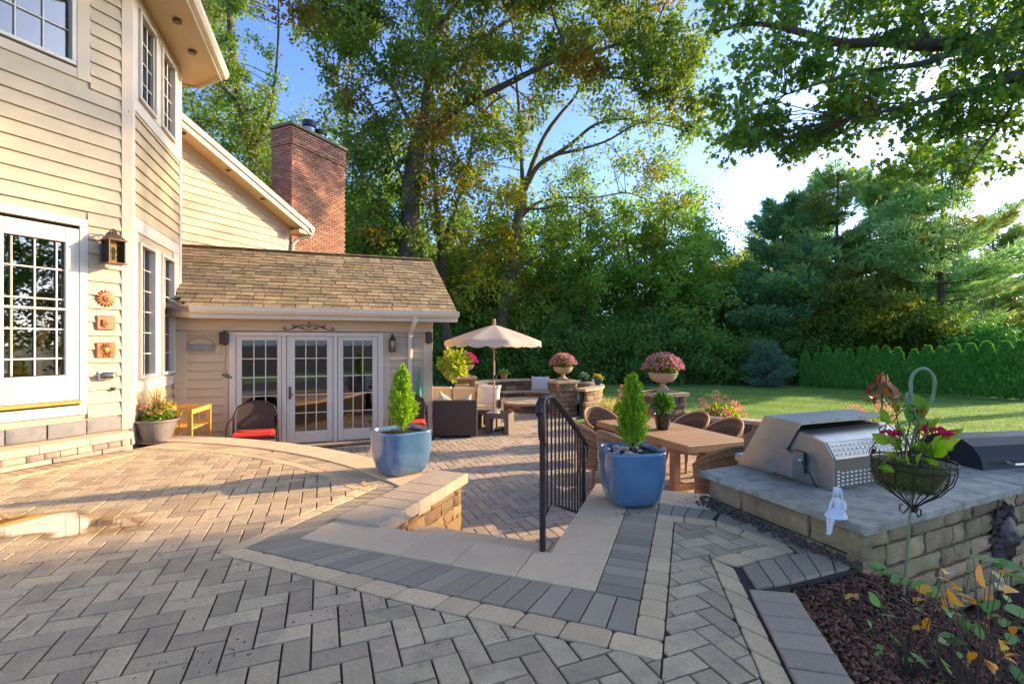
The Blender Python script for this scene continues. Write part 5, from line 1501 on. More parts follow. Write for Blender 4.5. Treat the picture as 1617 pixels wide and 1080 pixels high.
def blue_planter(M, label, w, h, hc, rc, seed, pebbles=0):
    t = thing('blue_planter', label, 'planter', M, 'blue glazed planters at the top of the stair')
    me = squircle_pot(w, h).mesh('pot'); smooth_angle(me, 50)
    put('pot', me, t, M, m_bluepot)
    so = MB(); so.lathe([(.42 * w, h * .90), (.3 * w, h * .915), (0.001, h * .93)], 32, sq=2.0, cap=False)
    put('soil', so, t, M, m_soil)
    r = random.Random(seed); cr = MB()
    for i in range(260):
        x, y = r.uniform(-.38, .38) * w, r.uniform(-.38, .38) * w; k = r.uniform(.005, .014)
        cr.rbox((x, y, h * .925 + r.uniform(-.002, .01)), (k * 1.6, k, k * .7), k * .3, rz=r.uniform(0, 3))
    put('bark_crumbs', cr, t, M, m_soil, kind='stuff')
    Mi = M
    pb = MB().lathe([(.0, -.5), (.35, -.4), (.5, 0), (.35, .4), (.0, .5)], 8).mesh('pebble', True)
    for i in range(pebbles):
        x, y = r.uniform(-.36, .16) * w, r.uniform(-.36, .34) * w
        if math.hypot(x - .02, y) < .05: continue
        k = r.uniform(.035, .062)
        put('pebble', pb, t, M @ Matrix.Translation((x, y, h * .94 + r.uniform(0, .012))) @ Matrix.Rotation(r.uniform(0, 3), 4, 'Z') @ Matrix.Diagonal((k * 1.4, k, k * .62, 1)), m_pebble)
    cypress(M @ Matrix.Translation((.02, 0, h * .92)), t, hc, rc, seed)
    return t
blue_planter(T(1.055, 4.26, .006, R(8)), 'blue square planter with pebbles and cypress right of the railing', .555, .47, .68, .125, 3, 34)
blue_planter(T(-1.21, 5.22, .014, R(40)), 'blue planter with cypress on the corner beyond the stair wall', .60, .46, .72, .14, 9, 0)

# ---- grey ribbed pot with mixed planting beside the bay
M_ = T(-5.17, 6.98, .005)
t = thing('grey_pot', 'grey ribbed pot of yellowing grass and coral flowers by the bay', 'planter', M_)
pr = [(.165, 0), (.175, .01)]
for i in range(9): pr += [(.18 + .009 * i, .03 + .028 * i), (.187 + .009 * i, .044 + .028 * i)]
pr += [(.262, .275), (.285, .285), (.285, .305), (.262, .305), (.255, .27), (.001, .27)]
put('pot', MB().lathe(pr, 36), t, M_, m_gpot)
rs = np.random.RandomState(5); n = 700
P = sphere_pts(rs, n, (.2, .2, .12)) + np.array([0, 0, .34]); P[:, 2] = np.maximum(P[:, 2], .28)
put_np('foliage', leaves(P, .06, rs, LEAF_OVAL, up=.2), t, M_, leafmat('pot_leaf', [(.08, .22, .02), (.15, .32, .03), (.4, .42, .06)], transl=.3))
gr = MB(); r = random.Random(8)
for i in range(120):
    a = r.uniform(0, 6.28); L_ = r.uniform(.30, .68); o = r.uniform(.06, .34)
    b = (r.uniform(-.06, .06), r.uniform(-.06, .06)); c, s_ = math.cos(a), math.sin(a)
    pts = [Vector((b[0] + c * o * q ** 1.6, b[1] + s_ * o * q ** 1.6, .28 + L_ * q - .12 * q * q * q)) for q in (0, .35, .7, 1)]
    w_ = .005; vs = []
    for q, p in zip((1, .9, .6, .05), pts): vs += [(p.x - s_ * w_ * q, p.y + c * w_ * q, p.z), (p.x + s_ * w_ * q, p.y - c * w_ * q, p.z)]
    gr.add(vs, [(0, 1, 3, 2), (2, 3, 5, 4), (4, 5, 7, 6)])
put('grass_blades', gr, t, M_, leafmat('straw_blade', [(.45, .33, .12), (.55, .45, .15), (.35, .35, .08), (.30, .12, .08)], transl=.3))
P = sphere_pts(rs, 90, (.24, .24, .12)) + np.array([0, 0, .46])
put_np('flowers', leaves(P, .045, rs, LEAF_MAPLE, up=.6), t, M_, leafmat('coral_petal', [(.7, .35, .12), (.75, .5, .2), (.6, .12, .08)], transl=.3))
P = sphere_pts(rs, 60, (.2, .2, .16)) + np.array([.14, .05, .44])
put_np('yellow_leaves', leaves(P, .085, rs, LEAF_OVAL, up=.2), t, M_, leafmat('ywl', [(.5, .42, .06), (.42, .40, .08), (.25, .3, .04)], transl=.4))

# ---- honey pine bench on the lower level beside the bay
def bench():
    M0 = T(-5.40, 7.88, ZL, R(102))
    t = thing('pine_stand', 'honey coloured slatted pine plant stand below the bay window', 'plant stand', M0)
    sd = MB(); H_ = .93
    def side(x, parent=None):
        s_ = MB()
        for y in (-.24, .24): s_.rbox((x, y, H_ / 2), (.03, .075, H_), .006)
        for z in (H_ - .035, .62, .18): s_.rbox((x, 0, z), (.026, .42, .06), .005)
        for y in (-.09, .09):
            s_.rbox((x, y, .78), (.018, .022, .29), .004); s_.rbox((x, y, .40), (.018, .022, .40), .004)
        return s_
    for x in (-.36, .36): put('side_frame', side(x), t, M0, m_pine)
    put('shelf', MB().rbox((0, 0, .60), (.70, .46, .025), .004), t, M0, m_pine)
    put('shelf', MB().rbox((0, 0, .20), (.70, .46, .025), .004), t, M0, m_pine)
    put('rail', MB().rbox((0, -.25, H_ - .05), (.70, .02, .075), .004), t, M0, m_pine)
    put('rail', MB().rbox((0, .25, H_ - .05), (.70, .02, .075), .004), t, M0, m_pine)
bench()

# ---- red cushioned patio chairs by the french doors
def patio_chair(M, label):
    t = thing('patio_chair', label, 'chair', M, 'dark wicker chairs with red cushions')
    fr = MB()
    for s_ in (-1, 1):
        fr.tube([(s_ * .29, -.26, 0), (s_ * .29, -.27, .30), (s_ * .29, -.24, .58), (s_ * .285, -.10, .66), (s_ * .27, .08, .68), (s_ * .26, .20, .72), (s_ * .22, .26, .86), (s_ * .12, .28, .94), (0, .285, .955)], .014, 8)
        fr.tube([(s_ * .26, .20, .72), (s_ * .27, .24, .40), (s_ * .28, .30, 0)], .014, 8)
        fr.tube([(s_ * .29, -.27, .36), (s_ * .28, .24, .36)], .011, 6)
    put('frame', fr, t, M, m_iron)
    bk = MB(); n = 12; vs = []; 
    for j in range(7):
        z = .40 + j / 6 * .54
        for i in range(n + 1):
            x = (-1 + 2 * i / n); wv = .23 if j < 5 else (.21 if j == 5 else .13)
            vs.append((x * wv, .25 + .03 * (j / 6) - .03 * (1 - x * x) * 0 + .02 * x * x * -1, z - (.03 * x * x if j == 6 else 0)))
    fs = [(j * (n + 1) + i, j * (n + 1) + i + 1, (j + 1) * (n + 1) + i + 1, (j + 1) * (n + 1) + i) for j in range(6) for i in range(n)]
    o = len(vs); vs += [(x, y + .018, z) for x, y, z in vs]; fs += [tuple(k + o for k in f) for f in fs]
    put('backrest', bk.add(vs, fs), t, M, m_wickerd)
    put('seat', MB().rbox((0, -.01, .385), (.54, .50, .05), .015), t, M, m_wickerd)
    put('seat_cushion', MB().rbox((0, -.03, .44), (.50, .50, .075), .03), t, M, m_red)
    return t
patio_chair(T(-4.40, 8.18, ZL, R(22)) @ Matrix.Diagonal((1.28, 1.05, 1, 1)), 'dark wicker chair with red cushion in front of the left french door')
patio_chair(T(-1.98, 9.25, ZL, R(10)) @ Matrix.Diagonal((1.2, 1.05, 1, 1)), 'dark wicker chair with red cushion hidden behind the far blue planter')
# kettle style charcoal smoker seen beside the left chair
# ---------------------------------------------------------------- railing
M_ = Matrix.Identity(4)
p0 = Vector((.2075, 3.241, 0)); p1 = p0 + vh * 1.34
RAIL = thing('stair_railing', 'dark brown iron handrail with volutes and thin balusters beside the stair', 'railing', T(p0.x, p0.y, 0))
I4 = Matrix.Identity(4)
def along(t_, z): q = p0 + vh * t_; return Vector((q.x, q.y, z))
put('post', MB().rbox((p0.x, p0.y, .50), (.036, .036, 1.0), .004, rz=-AF), RAIL, I4, m_iron)
put('post', MB().rbox((p1.x, p1.y, ZL + .50), (.036, .036, 1.0), .004, rz=-AF), RAIL, I4, m_iron)
0 and put('post_foot', MB().lathe([(.045, 0), (.04, .012), (.025, .016)], 16, c=(p0.x, p0.y, .003)), RAIL, I4, m_iron)
zt = lambda t_: 1.01 - max(0, (t_ - .20)) * .47
hr = [along(-.02, .93), along(-.055, .92), along(-.085, .95), along(-.07, 1.0), along(-.01, 1.03), along(.12, 1.03), along(.22, 1.02), along(.5, .90), along(.9, .715), along(1.2, .575), along(1.36, .50), along(1.43, .45), along(1.46, .38), along(1.43, .31), along(1.39, .34)]
mb = MB()
for o in (-.012, .012):
    mb.tube([p + uh * o for p in hr], .015, 8)
# side volute scrolls at the top: broad looped strap
sv = MB()
for k, (rx, rz_) in enumerate(((.075, .15), (.055, .12))):
    pts = [along(-.03 - rx * math.cos(a) * .6, .88 + rz_ * math.sin(a)) + uh * (.02 - k * .02) for a in [math.pi * (-.5 + i / 12 * 1.25) for i in range(13)]]
    sv.tube(pts, .016, 8)
put('handrail', mb, RAIL, I4, m_iron); put('volute', sv, RAIL, I4, m_iron)
put('volute', MB().tube([along(1.36 + .07 * math.cos(a), .40 + .10 * math.sin(a)) for a in [math.pi * (.5 - i / 12 * 1.3) for i in range(13)]], .014, 8), RAIL, I4, m_iron)
zb = lambda t_: .255 + .02 * 0 if t_ < .25 else .235 - (t_ - .25) * .40
put('bottom_rail', MB().tube([along(0, .20), along(.24, .245)], .011, 6).tube([along(.24, .245), along(1.34, -.20)], .011, 6), RAIL, I4, m_iron)
for i in range(12):
    t_ = .11 + i * .108
    z0 = .20 + t_ * .19 if t_ < .24 else .245 - (t_ - .24) * .405
    z1 = zt(t_)
    q = along(t_, (z0 + z1) / 2)
    put('baluster', MB().box(q, (.013, .013, z1 - z0), None, 0), RAIL, I4, m_iron)

# ---------------------------------------------------------------- dining set
TB = frame((2.084, 5.665), hdg(68.5), hdg(-21.5))   # x across the near end, y away along the table
TW, TL = 1.0, 2.05
t = thing('dining_table', 'long brown plank topped dining table on the lower terrace', 'table', TB @ Matrix.Translation((TW / 2, TL / 2, ZL)))
zt_ = .19
its = []
npl = 16
pl_ = MB().rbox((0, 0, 0), (TW - .012, TL / npl - .009, .03), .004).mesh('plank'); fixn(pl_)
for i in range(npl): put('plank', pl_, t, TB @ Matrix.Translation((TW / 2, TL * (i + .5) / npl, zt_ - .015)), m_teak)
ap = MB()
for x in (.015, TW - .015): ap.rbox((x, TL / 2, zt_ - .045), (.03, TL, .088), .004)
for y in (.015, TL - .015): ap.rbox((TW / 2, y, zt_ - .046), (TW - .062, .03, .086), .004)
put('table_frame', ap, t, TB, m_teak)
for x in (.16, TW - .16):
    for y in (.42, TL - .42): put('leg', MB().rbox((x, y, (ZL + zt_ - .09) / 2), (.10, .10, zt_ - .09 - ZL), .006), t, TB, m_teakl)
put('stretcher', MB().rbox((TW / 2, .42, ZL + .12), (TW - .42, .06, .08), .005), t, TB, m_teakl); put('stretcher', MB().rbox((TW / 2, TL - .42, ZL + .12), (TW - .42, .06, .08), .005), t, TB, m_teakl)

def wicker_shell():
    "woven barrel back: horizontal strands over and under upright stakes"
    mb = MB(); N_ = 54; rows = 24
    def shell(u, v):   # u 0..1 round the back, v 0..1 height
        a = R(-20) + u * R(220)
        r_ = .285 + .035 * v
        bk = math.sin(max(0, min(1, (u - .02) / .96)) * math.pi)      # 1 at the back
        top = .25 + .27 * (bk ** 1.1)
        return Vector((math.cos(a) * r_ * 1.02, math.sin(a) * r_ * .95 + .01, .345 + v * top))
    for j in range(rows + 1):
        v = j / rows; pth = []
        for i in range(N_ + 1):
            u = i / N_; p = shell(u, v); a = R(-20) + u * R(220); s_ = 1 if (i + j) % 2 else -1
            pth.append(p + Vector((math.cos(a), math.sin(a), 0)) * .010 * s_)
        mb.tube(pth, .0095, 4, cap=False)
    bx = MB()
    for i in range(1, N_, 2):
        bx.tube([shell(i / N_, v) for v in (0, .5, 1)], .006, 4)
    inner = MB(); vs = []; m = 20; k = 5
    for j in range(k + 1):
        for i in range(m + 1):
            p = shell(i / m, j / k); a = R(-20) + i / m * R(220); vs.append(p - Vector((math.cos(a), math.sin(a), 0)) * .006)
    inner.add(vs, [(j * (m + 1) + i, j * (m + 1) + i + 1, (j + 1) * (m + 1) + i + 1, (j + 1) * (m + 1) + i) for j in range(k) for i in range(m)])
    rim = MB().tube([shell(i / 40, 1.0) + Vector((0, 0, .008)) for i in range(41)], .017, 7)
    return mb, bx, inner, rim
def dining_chair(M, label):
    t = thing('dining_chair', label, 'chair', M, 'brown wicker barrel chairs round the dining table')
    a, b, c, d = wicker_shell()
    put('woven_back', a, t, M, m_wicker); put('stakes', b, t, M, m_wicker); put('back_lining', c, t, M, m_wickerd); put('back_rim', d, t, M, m_wicker)
    put('seat', MB().lathe([(.26, .32), (.27, .35), (.26, .38), (.2, .39), (.001, .39)], 24), t, M, m_wicker)
    put('seat_cushion', MB().lathe([(.23, .385), (.25, .41), (.24, .435), (.001, .445)], 24), t, M, m_cush)
    put('seat_rail', MB().lathe([(.255, .27), (.27, .275), (.27, .315), (.255, .32)], 24), t, M, m_teakl)
    for sx in (-1, 1):
        for sy in (-1, 1): put('leg', MB().tube([(sx * .19, sy * .19, .31), (sx * .235, sy * .235, 0)], [.024, .016], 8), t, M, m_teakl)
    return t
HT = -R(-21.5)
def atT(x, y): p = TB @ Vector((x, y, 0)); return p.x, p.y
# chair local: back toward +y ; chairs on the left side have their backs to the left
spots = [(-.46, .66, HT + R(96), 'wicker dining chair half hidden by the cypress on the left side of the table'),
         (-.47, 1.22, HT + R(88), 'wicker dining chair just right of the railing on the left side of the table'),
         (1.32, 1.52, HT - R(88), 'wicker dining chair farthest along the right side of the table by the black pot'),
         (1.29, .84, HT - R(94), 'wicker dining chair at the right side of the table before the low seat wall'),
         (.38, 2.42, HT + R(6), 'wicker dining chair at the far end of the table'),
         (.16, -.36, HT + R(172), 'wicker dining chair at the near end of the table against the grill counter')]
c0 = None
for (x, y, rz_, lb) in spots:
    q = atT(x, y); Mx = T(q[0], q[1], ZL, rz_)
    if c0 is None: c0 = dining_chair(Mx, lb)
    else: dup(c0, Mx, lb)
# small shrub in a black pot on the table
q = Vector((2.14, 6.80, .19)); M_ = T(*q)
t = thing('black_pot', 'glossy black pot with a small clipped shrub on the dining table', 'planter', M_)
put('pot', MB().lathe([(.075, 0), (.088, .012), (.108, .10), (.122, .2), (.125, .215), (.118, .218), (.11, .19), (.001, .19)], 32), t, M_, m_blackpot)
rs = np.random.RandomState(3); n = 900
P = sphere_pts(rs, n, (.13, .13, .12), .3) + np.array([0, 0, .37])
put_np('foliage', leaves_dir(P, P - np.array([0, 0, .33]) + rs.normal(size=(n, 3)) * .03, .05, rs, roll=1), t, M_, leafmat('shrub_leaf', [(.05, .16, .015), (.10, .26, .03), (.07, .2, .02)], transl=.3))
put('stem', MB().tube([(0, 0, .17), (.01, 0, .24), (0, 0, .34)], [.02, .012, .01], 6).tube([(0, 0, .18), (-.03, .01, .26)], .008, 5), t, M_, m_stem)
# bowl on the low wall
M_ = T(3.63, 9.42, -.05)
t = thing('mosaic_bowl', 'small pale mosaic bowl on the cap of the low seat wall', 'bowl', M_, data=MB().lathe([(.16, 0), (.175, .02), (.17, .09), (.175, .10), (.16, .10), (.15, .05), (.001, .045)], 28), mat=pm('mosaic', (.55, .42, .30), rough=.4, nscale=30, nvar=.6, bump=.4, bscale=60))

# ---------------------------------------------------------------- lounge set
def soft(c, d, r_=.05, sub=2):
    "pillow like soft box mesh"
    bm = bmesh.new(); bmesh.ops.create_cube(bm, size=1)
    bmesh.ops.subdivide_edges(bm, edges=bm.edges, cuts=6, use_grid_fill=True)
    for v in bm.verts:
        x, y, z = v.co * 2
        k = 1 - .5 * (max(abs(x), abs(z)) ** 4) if d[1] == min(d) else 1 - .5 * (max(abs(x), abs(y)) ** 4)
        if d[1] == min(d): y *= max(.12, (1 - abs(x) ** 2.6) * (1 - abs(z) ** 2.6)) ** .45
        else: z *= max(.12, (1 - abs(x) ** 2.6) * (1 - abs(y) ** 2.6)) ** .45
        p = .93 + .07 * (abs(x) * abs(z) if d[1] == min(d) else abs(x) * abs(y)) ** 2
        v.co = Vector((x * d[0] / 2 * p, y * d[1] / 2 * (p if d[1] != min(d) else 1), z * d[2] / 2 * (p if d[1] == min(d) else 1))) + Vector(c)
        v.co += Vector((math.sin(9 * x + 5 * z), math.sin(7 * y + 4 * x), math.sin(8 * z + 6 * x))) * .006
    me = bpy.data.meshes.new('cushion'); bm.to_mesh(me); bm.free()
    me.polygons.foreach_set('use_smooth', [True] * len(me.polygons)); return me
SOF = T(-1.23, 10.42, ZL, R(6))
t = thing('lounge_chair', 'dark wicker lounge chair seen from behind by the house corner', 'armchair', SOF, 'dark wicker lounge set')
put('back_panel', MB().rbox((0, -.42, .42), (.92, .09, .74), .012), t, SOF, m_wickerd)
for x in (-.42, .42): put('arm_panel', MB().rbox((x, .03, .32), (.08, .80, .56), .012), t, SOF, m_wickerd)
put('base', MB().rbox((0, .03, .18), (.76, .80, .26), .01), t, SOF, m_wickerd)
put('seat_cushion', soft((0, .05, .40), (.76, .80, .16)), t, SOF, m_cush)
for x in (-.38, .38): put('foot', MB().rbox((x, -.40, .015), (.12, .06, .03), .003), t, SOF, m_steel)
thing('throw_pillow', 'cream pillow slumped over the left of the lounge chair back', 'pillow', SOF @ Matrix.Translation((-.26, -.26, .68)) @ Matrix.Rotation(R(35), 4, 'Y'), 'cream throw pillows', soft((0, 0, 0), (.44, .16, .40)), m_cush)
thing('throw_pillow', 'cream pillow lying along the right of the lounge chair back', 'pillow', SOF @ Matrix.Translation((.14, -.24, .70)) @ Matrix.Rotation(R(-12), 4, 'Y'), 'cream throw pillows', soft((0, 0, 0), (.46, .18, .26)), m_cush)
S2 = T(-1.25, 12.15, ZL, R(-4))
t = thing('sofa', 'dark wicker sofa with cream cushions facing the house corner', 'sofa', S2, 'dark wicker lounge set')
put('base', MB().rbox((0, 0, .17), (2.0, .80, .26), .01), t, S2, m_wickerd); put('back_panel', MB().rbox((0, .42, .36), (2.0, .08, .66), .01), t, S2, m_wickerd)
for x in (-.98, .98): put('arm_panel', MB().rbox((x, .02, .30), (.09, .84, .56), .01), t, S2, m_wickerd)
for x in (-.62, 0.0, .62): put('seat_cushion', MB().rbox((x, -.02, .375), (.60, .76, .15), .035), t, S2, m_cush)
for x in (-.62, 0.0, .62): put('back_cushion', MB().rbox((x, .30, .64), (.60, .16, .40), .04), t, S2, m_cush)
thing('throw_pillow', 'large white pillow propped at the right end of the sofa', 'pillow', S2 @ Matrix.Translation((.66, .02, .66)) @ Matrix.Rotation(R(-14), 4, 'X') @ Matrix.Rotation(R(4), 4, 'Y'), 'cream throw pillows', soft((0, 0, 0), (.58, .2, .54)), m_pill)
thing('throw_pillow', 'pale grey patterned pillow leaning on the bench left of the parasol pole', 'pillow', T(PC.x - 1.45, PC.y + 1.22, .02, R(52)) @ Matrix.Rotation(R(-18), 4, 'X'), 'pillows on the curved bench', soft((0, 0, 0), (.48, .16, .40)), pm('grey_pillow', (.48, .47, .46), base2=(.30, .30, .31), rough=.95, nscale=22))
thing('throw_pillow', 'pale blue white pillow leaning at the centre of the curved bench', 'pillow', T(PC.x + .42, PC.y + 1.72, .06, R(-10)) @ Matrix.Rotation(R(-16), 4, 'X'), 'pillows on the curved bench', soft((0, 0, 0), (.60, .18, .50)), pm('blue_pillow', (.56, .56, .57), rough=.95, nscale=10, nvar=.15))
def side_table(M, label):
    t = thing('side_table', label, 'side table', M, 'block side tables under the parasol')
    for x in (-.215, .215): put('side_panel', MB().rbox((x, 0, .17), (.10, .50, .34), .006), t, M, m_wickt)
    put('table_top', MB().rbox((0, 0, .39), (.53, .50, .10), .006), t, M, m_wickt)
    put('glass_top', MB().rbox((0, 0, .447), (.52, .49, .010), .003), t, M, m_tglass)
    return t
m_wickt = pm('taupe_wicker', (.17, .125, .09), rough=.6, nscale=60, nvar=.6, bump=.9, bscale=220)
m_tglass = pm('smoked_table_glass', (.10, .085, .06), rough=.06, nscale=5, nvar=.1, coat=.5)
side_table(T(-.27, 10.62, ZL, R(-14)), 'nearer block side table in front of the parasol pole')
side_table(T(-.56, 11.20, ZL, R(-8)), 'farther block side table beside the sofa cushion')
# parasol
UM = T(-.41, 10.98, ZL)
t = thing('parasol', 'open peach canvas parasol on a wooden pole above the lounge set', 'parasol', UM)
put('pole', MB().tube([(0, 0, .06), (0, 0, 2.42)], .021, 12), t, UM, m_pole)
put('base', MB().lathe([(.24, 0), (.24, .04), (.08, .07), (.04, .16), (.03, .18)], 24), t, UM, m_black)
put('finial', MB().lathe([(.02, 2.40), (.05, 2.42), (.03, 2.45), (.042, 2.49), (.02, 2.53), (.001, 2.54)], 14), t, UM, m_pole)
put('crank', MB().rbox((.03, -.02, 1.20), (.06, .05, .09), .01), t, UM, m_black)
seg = 8; RU = 1.14; ap_z = 2.40; ez_ = 2.02
cn_ = MB(); vs = []; NA = 8; NR = 6
for j in range(NR + 1):
    q = j / NR
    for i in range(seg * NA):
        a = 2 * math.pi * (i / (seg * NA)) + .28; ph = (i % NA) / NA
        sag = math.sin(ph * math.pi)
        r_ = RU * q * (1 - .075 * sag * q)
        z = ap_z - (ap_z - ez_) * (q ** 1.12) - .035 * sag * q * (1 - q * .3)
        vs.append((r_ * math.cos(a), r_ * math.sin(a), z))
for i in range(seg * NA):
    a = 2 * math.pi * (i / (seg * NA)) + .28; ph = (i % NA) / NA; sag = math.sin(ph * math.pi)
    r_ = RU * (1 - .075 * sag) * 1.005
    vs.append((r_ * math.cos(a), r_ * math.sin(a), ez_ - .035 * .7 * sag - .075 - .05 * abs(math.sin(ph * math.pi * 2.0))))
n = seg * NA
fs = [(j * n + i, j * n + (i + 1) % n, (j + 1) * n + (i + 1) % n, (j + 1) * n + i) for j in range(NR + 1) for i in range(n) if j > 0 or True]
me = cn_.add(vs, fs).mesh('canopy', True); put('canopy', me, t, UM, m_umb)
for i in range(8):
    a = 2 * math.pi * i / 8 + .28
    put('rib', MB().tube([(0.02 * math.cos(a), .02 * math.sin(a), ap_z - .03), (RU * .985 * math.cos(a), RU * .985 * math.sin(a), ez_ - .012)], .008, 5).tube([(.03 * math.cos(a), .03 * math.sin(a), ap_z - .55), (RU * .5 * math.cos(a), RU * .5 * math.sin(a), ap_z - .2)], .006, 5), t, UM, m_pole)
thing('stone_ball', 'dark lava stone resting in the opening of the nearer side table', 'stone', T(-.15, 10.75, ZL), data=MB().lathe([(.02, .0), (.09, .02), (.12, .06), (.08, .10), (.001, .12)], 10), mat=m_grout)

# urns of mums
def urn(c, z, s_, label, petal, seed, leaf=None):
    M = T(c[0], c[1], z, 0, s_)
    t = thing('flower_urn', label, 'urn', M, 'pedestal urns of chrysanthemums on the pillars')
    put('urn_foot', MB().rbox((0, 0, .022), (.30, .30, .044), .004), t, M, m_urn)
    me = MB().lathe([(.13, .044), (.135, .06), (.09, .08), (.055, .12), (.05, .15), (.07, .175), (.11, .185), (.20, .22), (.265, .29), (.285, .36), (.30, .365), (.30, .385), (.28, .388), (.26, .36), (.001, .35)], 36).mesh('bowl'); smooth_angle(me, 35)
    put('bowl', me, t, M, m_urn)
    rs = np.random.RandomState(seed); n = 2600
    P = sphere_pts(rs, n, (.36, .36, .30), .35); P[:, 2] = np.abs(P[:, 2]) * 1.1; k = 1 - .35 * np.clip(1 - P[:, 2] / .15, 0, 1); P[:, :2] *= k[:, None]
    P += np.array([0, 0, .40]); d_ = P - np.array([0, 0, .3]) + rs.normal(size=(n, 3)) * .1
    put_np('foliage', leaves_dir(P, d_, .055, rs, roll=1), t, M, leaf or m_mum_leaf)
    n = 560; a = rs.uniform(0, 2 * math.pi, n); ph = np.arccos(rs.uniform(.18, 1, n)); r_ = .405 * (1 + rs.uniform(-.05, .05, n))
    C_ = np.stack([r_ * np.sin(ph) * np.cos(a), r_ * np.sin(ph) * np.sin(a), r_ * .95 * np.cos(ph) + .39], 1)
    VF = []
    for k in range(5):
        dd = (C_ - np.array([0, 0, .35])) + rs.normal(size=(n, 3)) * .22
        VF.append(leaves_dir(C_ + rs.normal(size=(n, 3)) * .006, dd, .034, rs, shape=np.array([(0, 0, 0), (.30, .5, .1), (0, 1, 0), (-.30, .5, .1)]), roll=2))
    put_np('blossoms', VF, t, M, petal)
    return t
urn(P2, ZL + .98, 1.0, 'sand coloured urn of pink mums, the largest, behind the dining table', m_mum_pink, 1)
urn(P1, ZL + .97, .92, 'sand coloured urn of pink mums on the pillar at the curved bench', m_mum_pink, 2)
urn(P3, ZL + .97, .92, 'pale urn of magenta mums at the left under the parasol', m_mum_mag, 3, leaf=m_mum_leaf)

def small_pot(c, label, mat, pr, leafm, flm=None, r_=.14, hz=.12, seed=1, cat='flower pot'):
    M = T(*c); t = thing('flower_pot', label, cat, M, 'small pots on the curved wall')
    put('pot', MB().lathe(pr, 24), t, M, mat)
    rs = np.random.RandomState(seed); h = pr[-2][1] if len(pr) > 2 else .15; n = 260
    P = sphere_pts(rs, n, (r_, r_, hz)); P[:, 2] = np.abs(P[:, 2]) + h
    put_np('foliage', leaves(P, .07, rs, LEAF_OVAL, up=.3), t, M, leafm)
    if flm:
        P = sphere_pts(rs, 40, (r_ * .9, r_ * .9, hz * 1.2)); P[:, 2] = np.abs(P[:, 2]) + h + .03
        put_np('blossoms', leaves(P, .06, rs, LEAF_MAPLE, up=.6), t, M, flm)
    return t
PR1 = [(.08, 0), (.12, .17), (.135, .175), (.135, .21), (.12, .21), (.11, .17), (.001, .17)]
PR2 = [(.07, 0), (.14, .08), (.17, .15), (.16, .155), (.13, .12), (.001, .12)]
PR3 = [(.07, 0), (.11, .10), (.12, .2), (.11, .205), (.10, .17), (.001, .17)]
m_pl = leafmat('bedding_leaf', [(.10, .24, .03), (.22, .38, .06), (.35, .48, .12)], transl=.3)
m_wf = leafmat('white_petal', [(.7, .7, .6), (.8, .8, .75)], transl=.2); m_yf = leafmat('yellow_petal', [(.75, .42, .02), (.8, .55, .05)], transl=.2)
def ringp(deg, r_=2.03): return (PC.x + r_ * math.cos(R(deg)), PC.y + r_ * math.sin(R(deg)), .20)
small_pot(ringp(113), 'orange terracotta pot of leafy bedding on the bench wall by the parasol pole', m_orange, PR1, m_pl, None, .2, .16, 1)
small_pot(ringp(28), 'navy bowl of white flowers on the bench wall left of the pillar', m_navy, PR2, m_pl, m_wf, .19, .14, 2)
small_pot(ringp(-12), 'navy pot of yellow flowers at the right end of the curved wall', m_navy, PR3, m_pl, m_yf, .14, .12, 3)
q = ringp(10)
thing('candle_jar', 'clear glass candle jar on the curved wall right of the pillar', 'candle jar', T(*q), 'glass candle jars', MB().lathe([(.06, 0), (.065, .13), (.06, .135), (.055, .02), (.001, .015)], 16), m_whitep)
q = ringp(-2)
thing('candle_jar', 'white candle in a glass beside the navy pot of yellow flowers', 'candle jar', T(*q), 'glass candle jars', MB().lathe([(.05, 0), (.05, .10), (.045, .10), (.04, .02), (.001, .015)], 16), m_whitep)

# hanging basket of chartreuse foliage from the house corner
HB = T(-1.18, 9.75, .99)
t = thing('hanging_basket', 'hanging basket of chartreuse foliage under an iron bracket at the house corner', 'hanging basket', HB)
rs = np.random.RandomState(4); n = 1100
P = sphere_pts(rs, n, (.28, .28, .27), .45); P *= (1 + .16 * np.sin(P[:, 0:1] * 23 + P[:, 2:3] * 17))
put_np('foliage', leaves_dir(P, P + rs.normal(size=(n, 3)) * .12 + np.array([0, 0, -.08]), .085, rs, roll=1.2), t, HB, leafmat('chartreuse_leaf', [(.25, .38, .02), (.45, .52, .04), (.62, .62, .10), (.18, .28, .02)], transl=.4))
put('basket', MB().lathe([(.05, -.14), (.14, -.1), (.17, 0), (.165, 0), (.13, -.09), (.001, -.12)], 20), t, HB, m_moss)
put('chains', MB().tube([(0, 0, .47), (.15, 0, 0)], .004, 4).tube([(0, 0, .47), (-.1, .1, 0)], .004, 4).tube([(0, 0, .47), (-.08, -.12, 0)], .004, 4), t, HB, m_black)
br = [FB @ Vector((2.80, -.02, 1.38)), FB @ Vector((2.84, .0, 1.46)), Vector((-1.40, 9.82, 1.545)), Vector((-1.27, 9.78, 1.565)), Vector((-1.19, 9.755, 1.53)), Vector((-1.17, 9.75, 1.46))]
mid = [br[1].lerp(br[2], .5) + Vector((0, 0, .03))]
thing('plant_bracket', 'thin curved iron bracket reaching out from the house corner board', 'bracket', Matrix.Identity(4), data=MB().tube(br[:2] + mid + br[2:], .007, 6), mat=m_black)

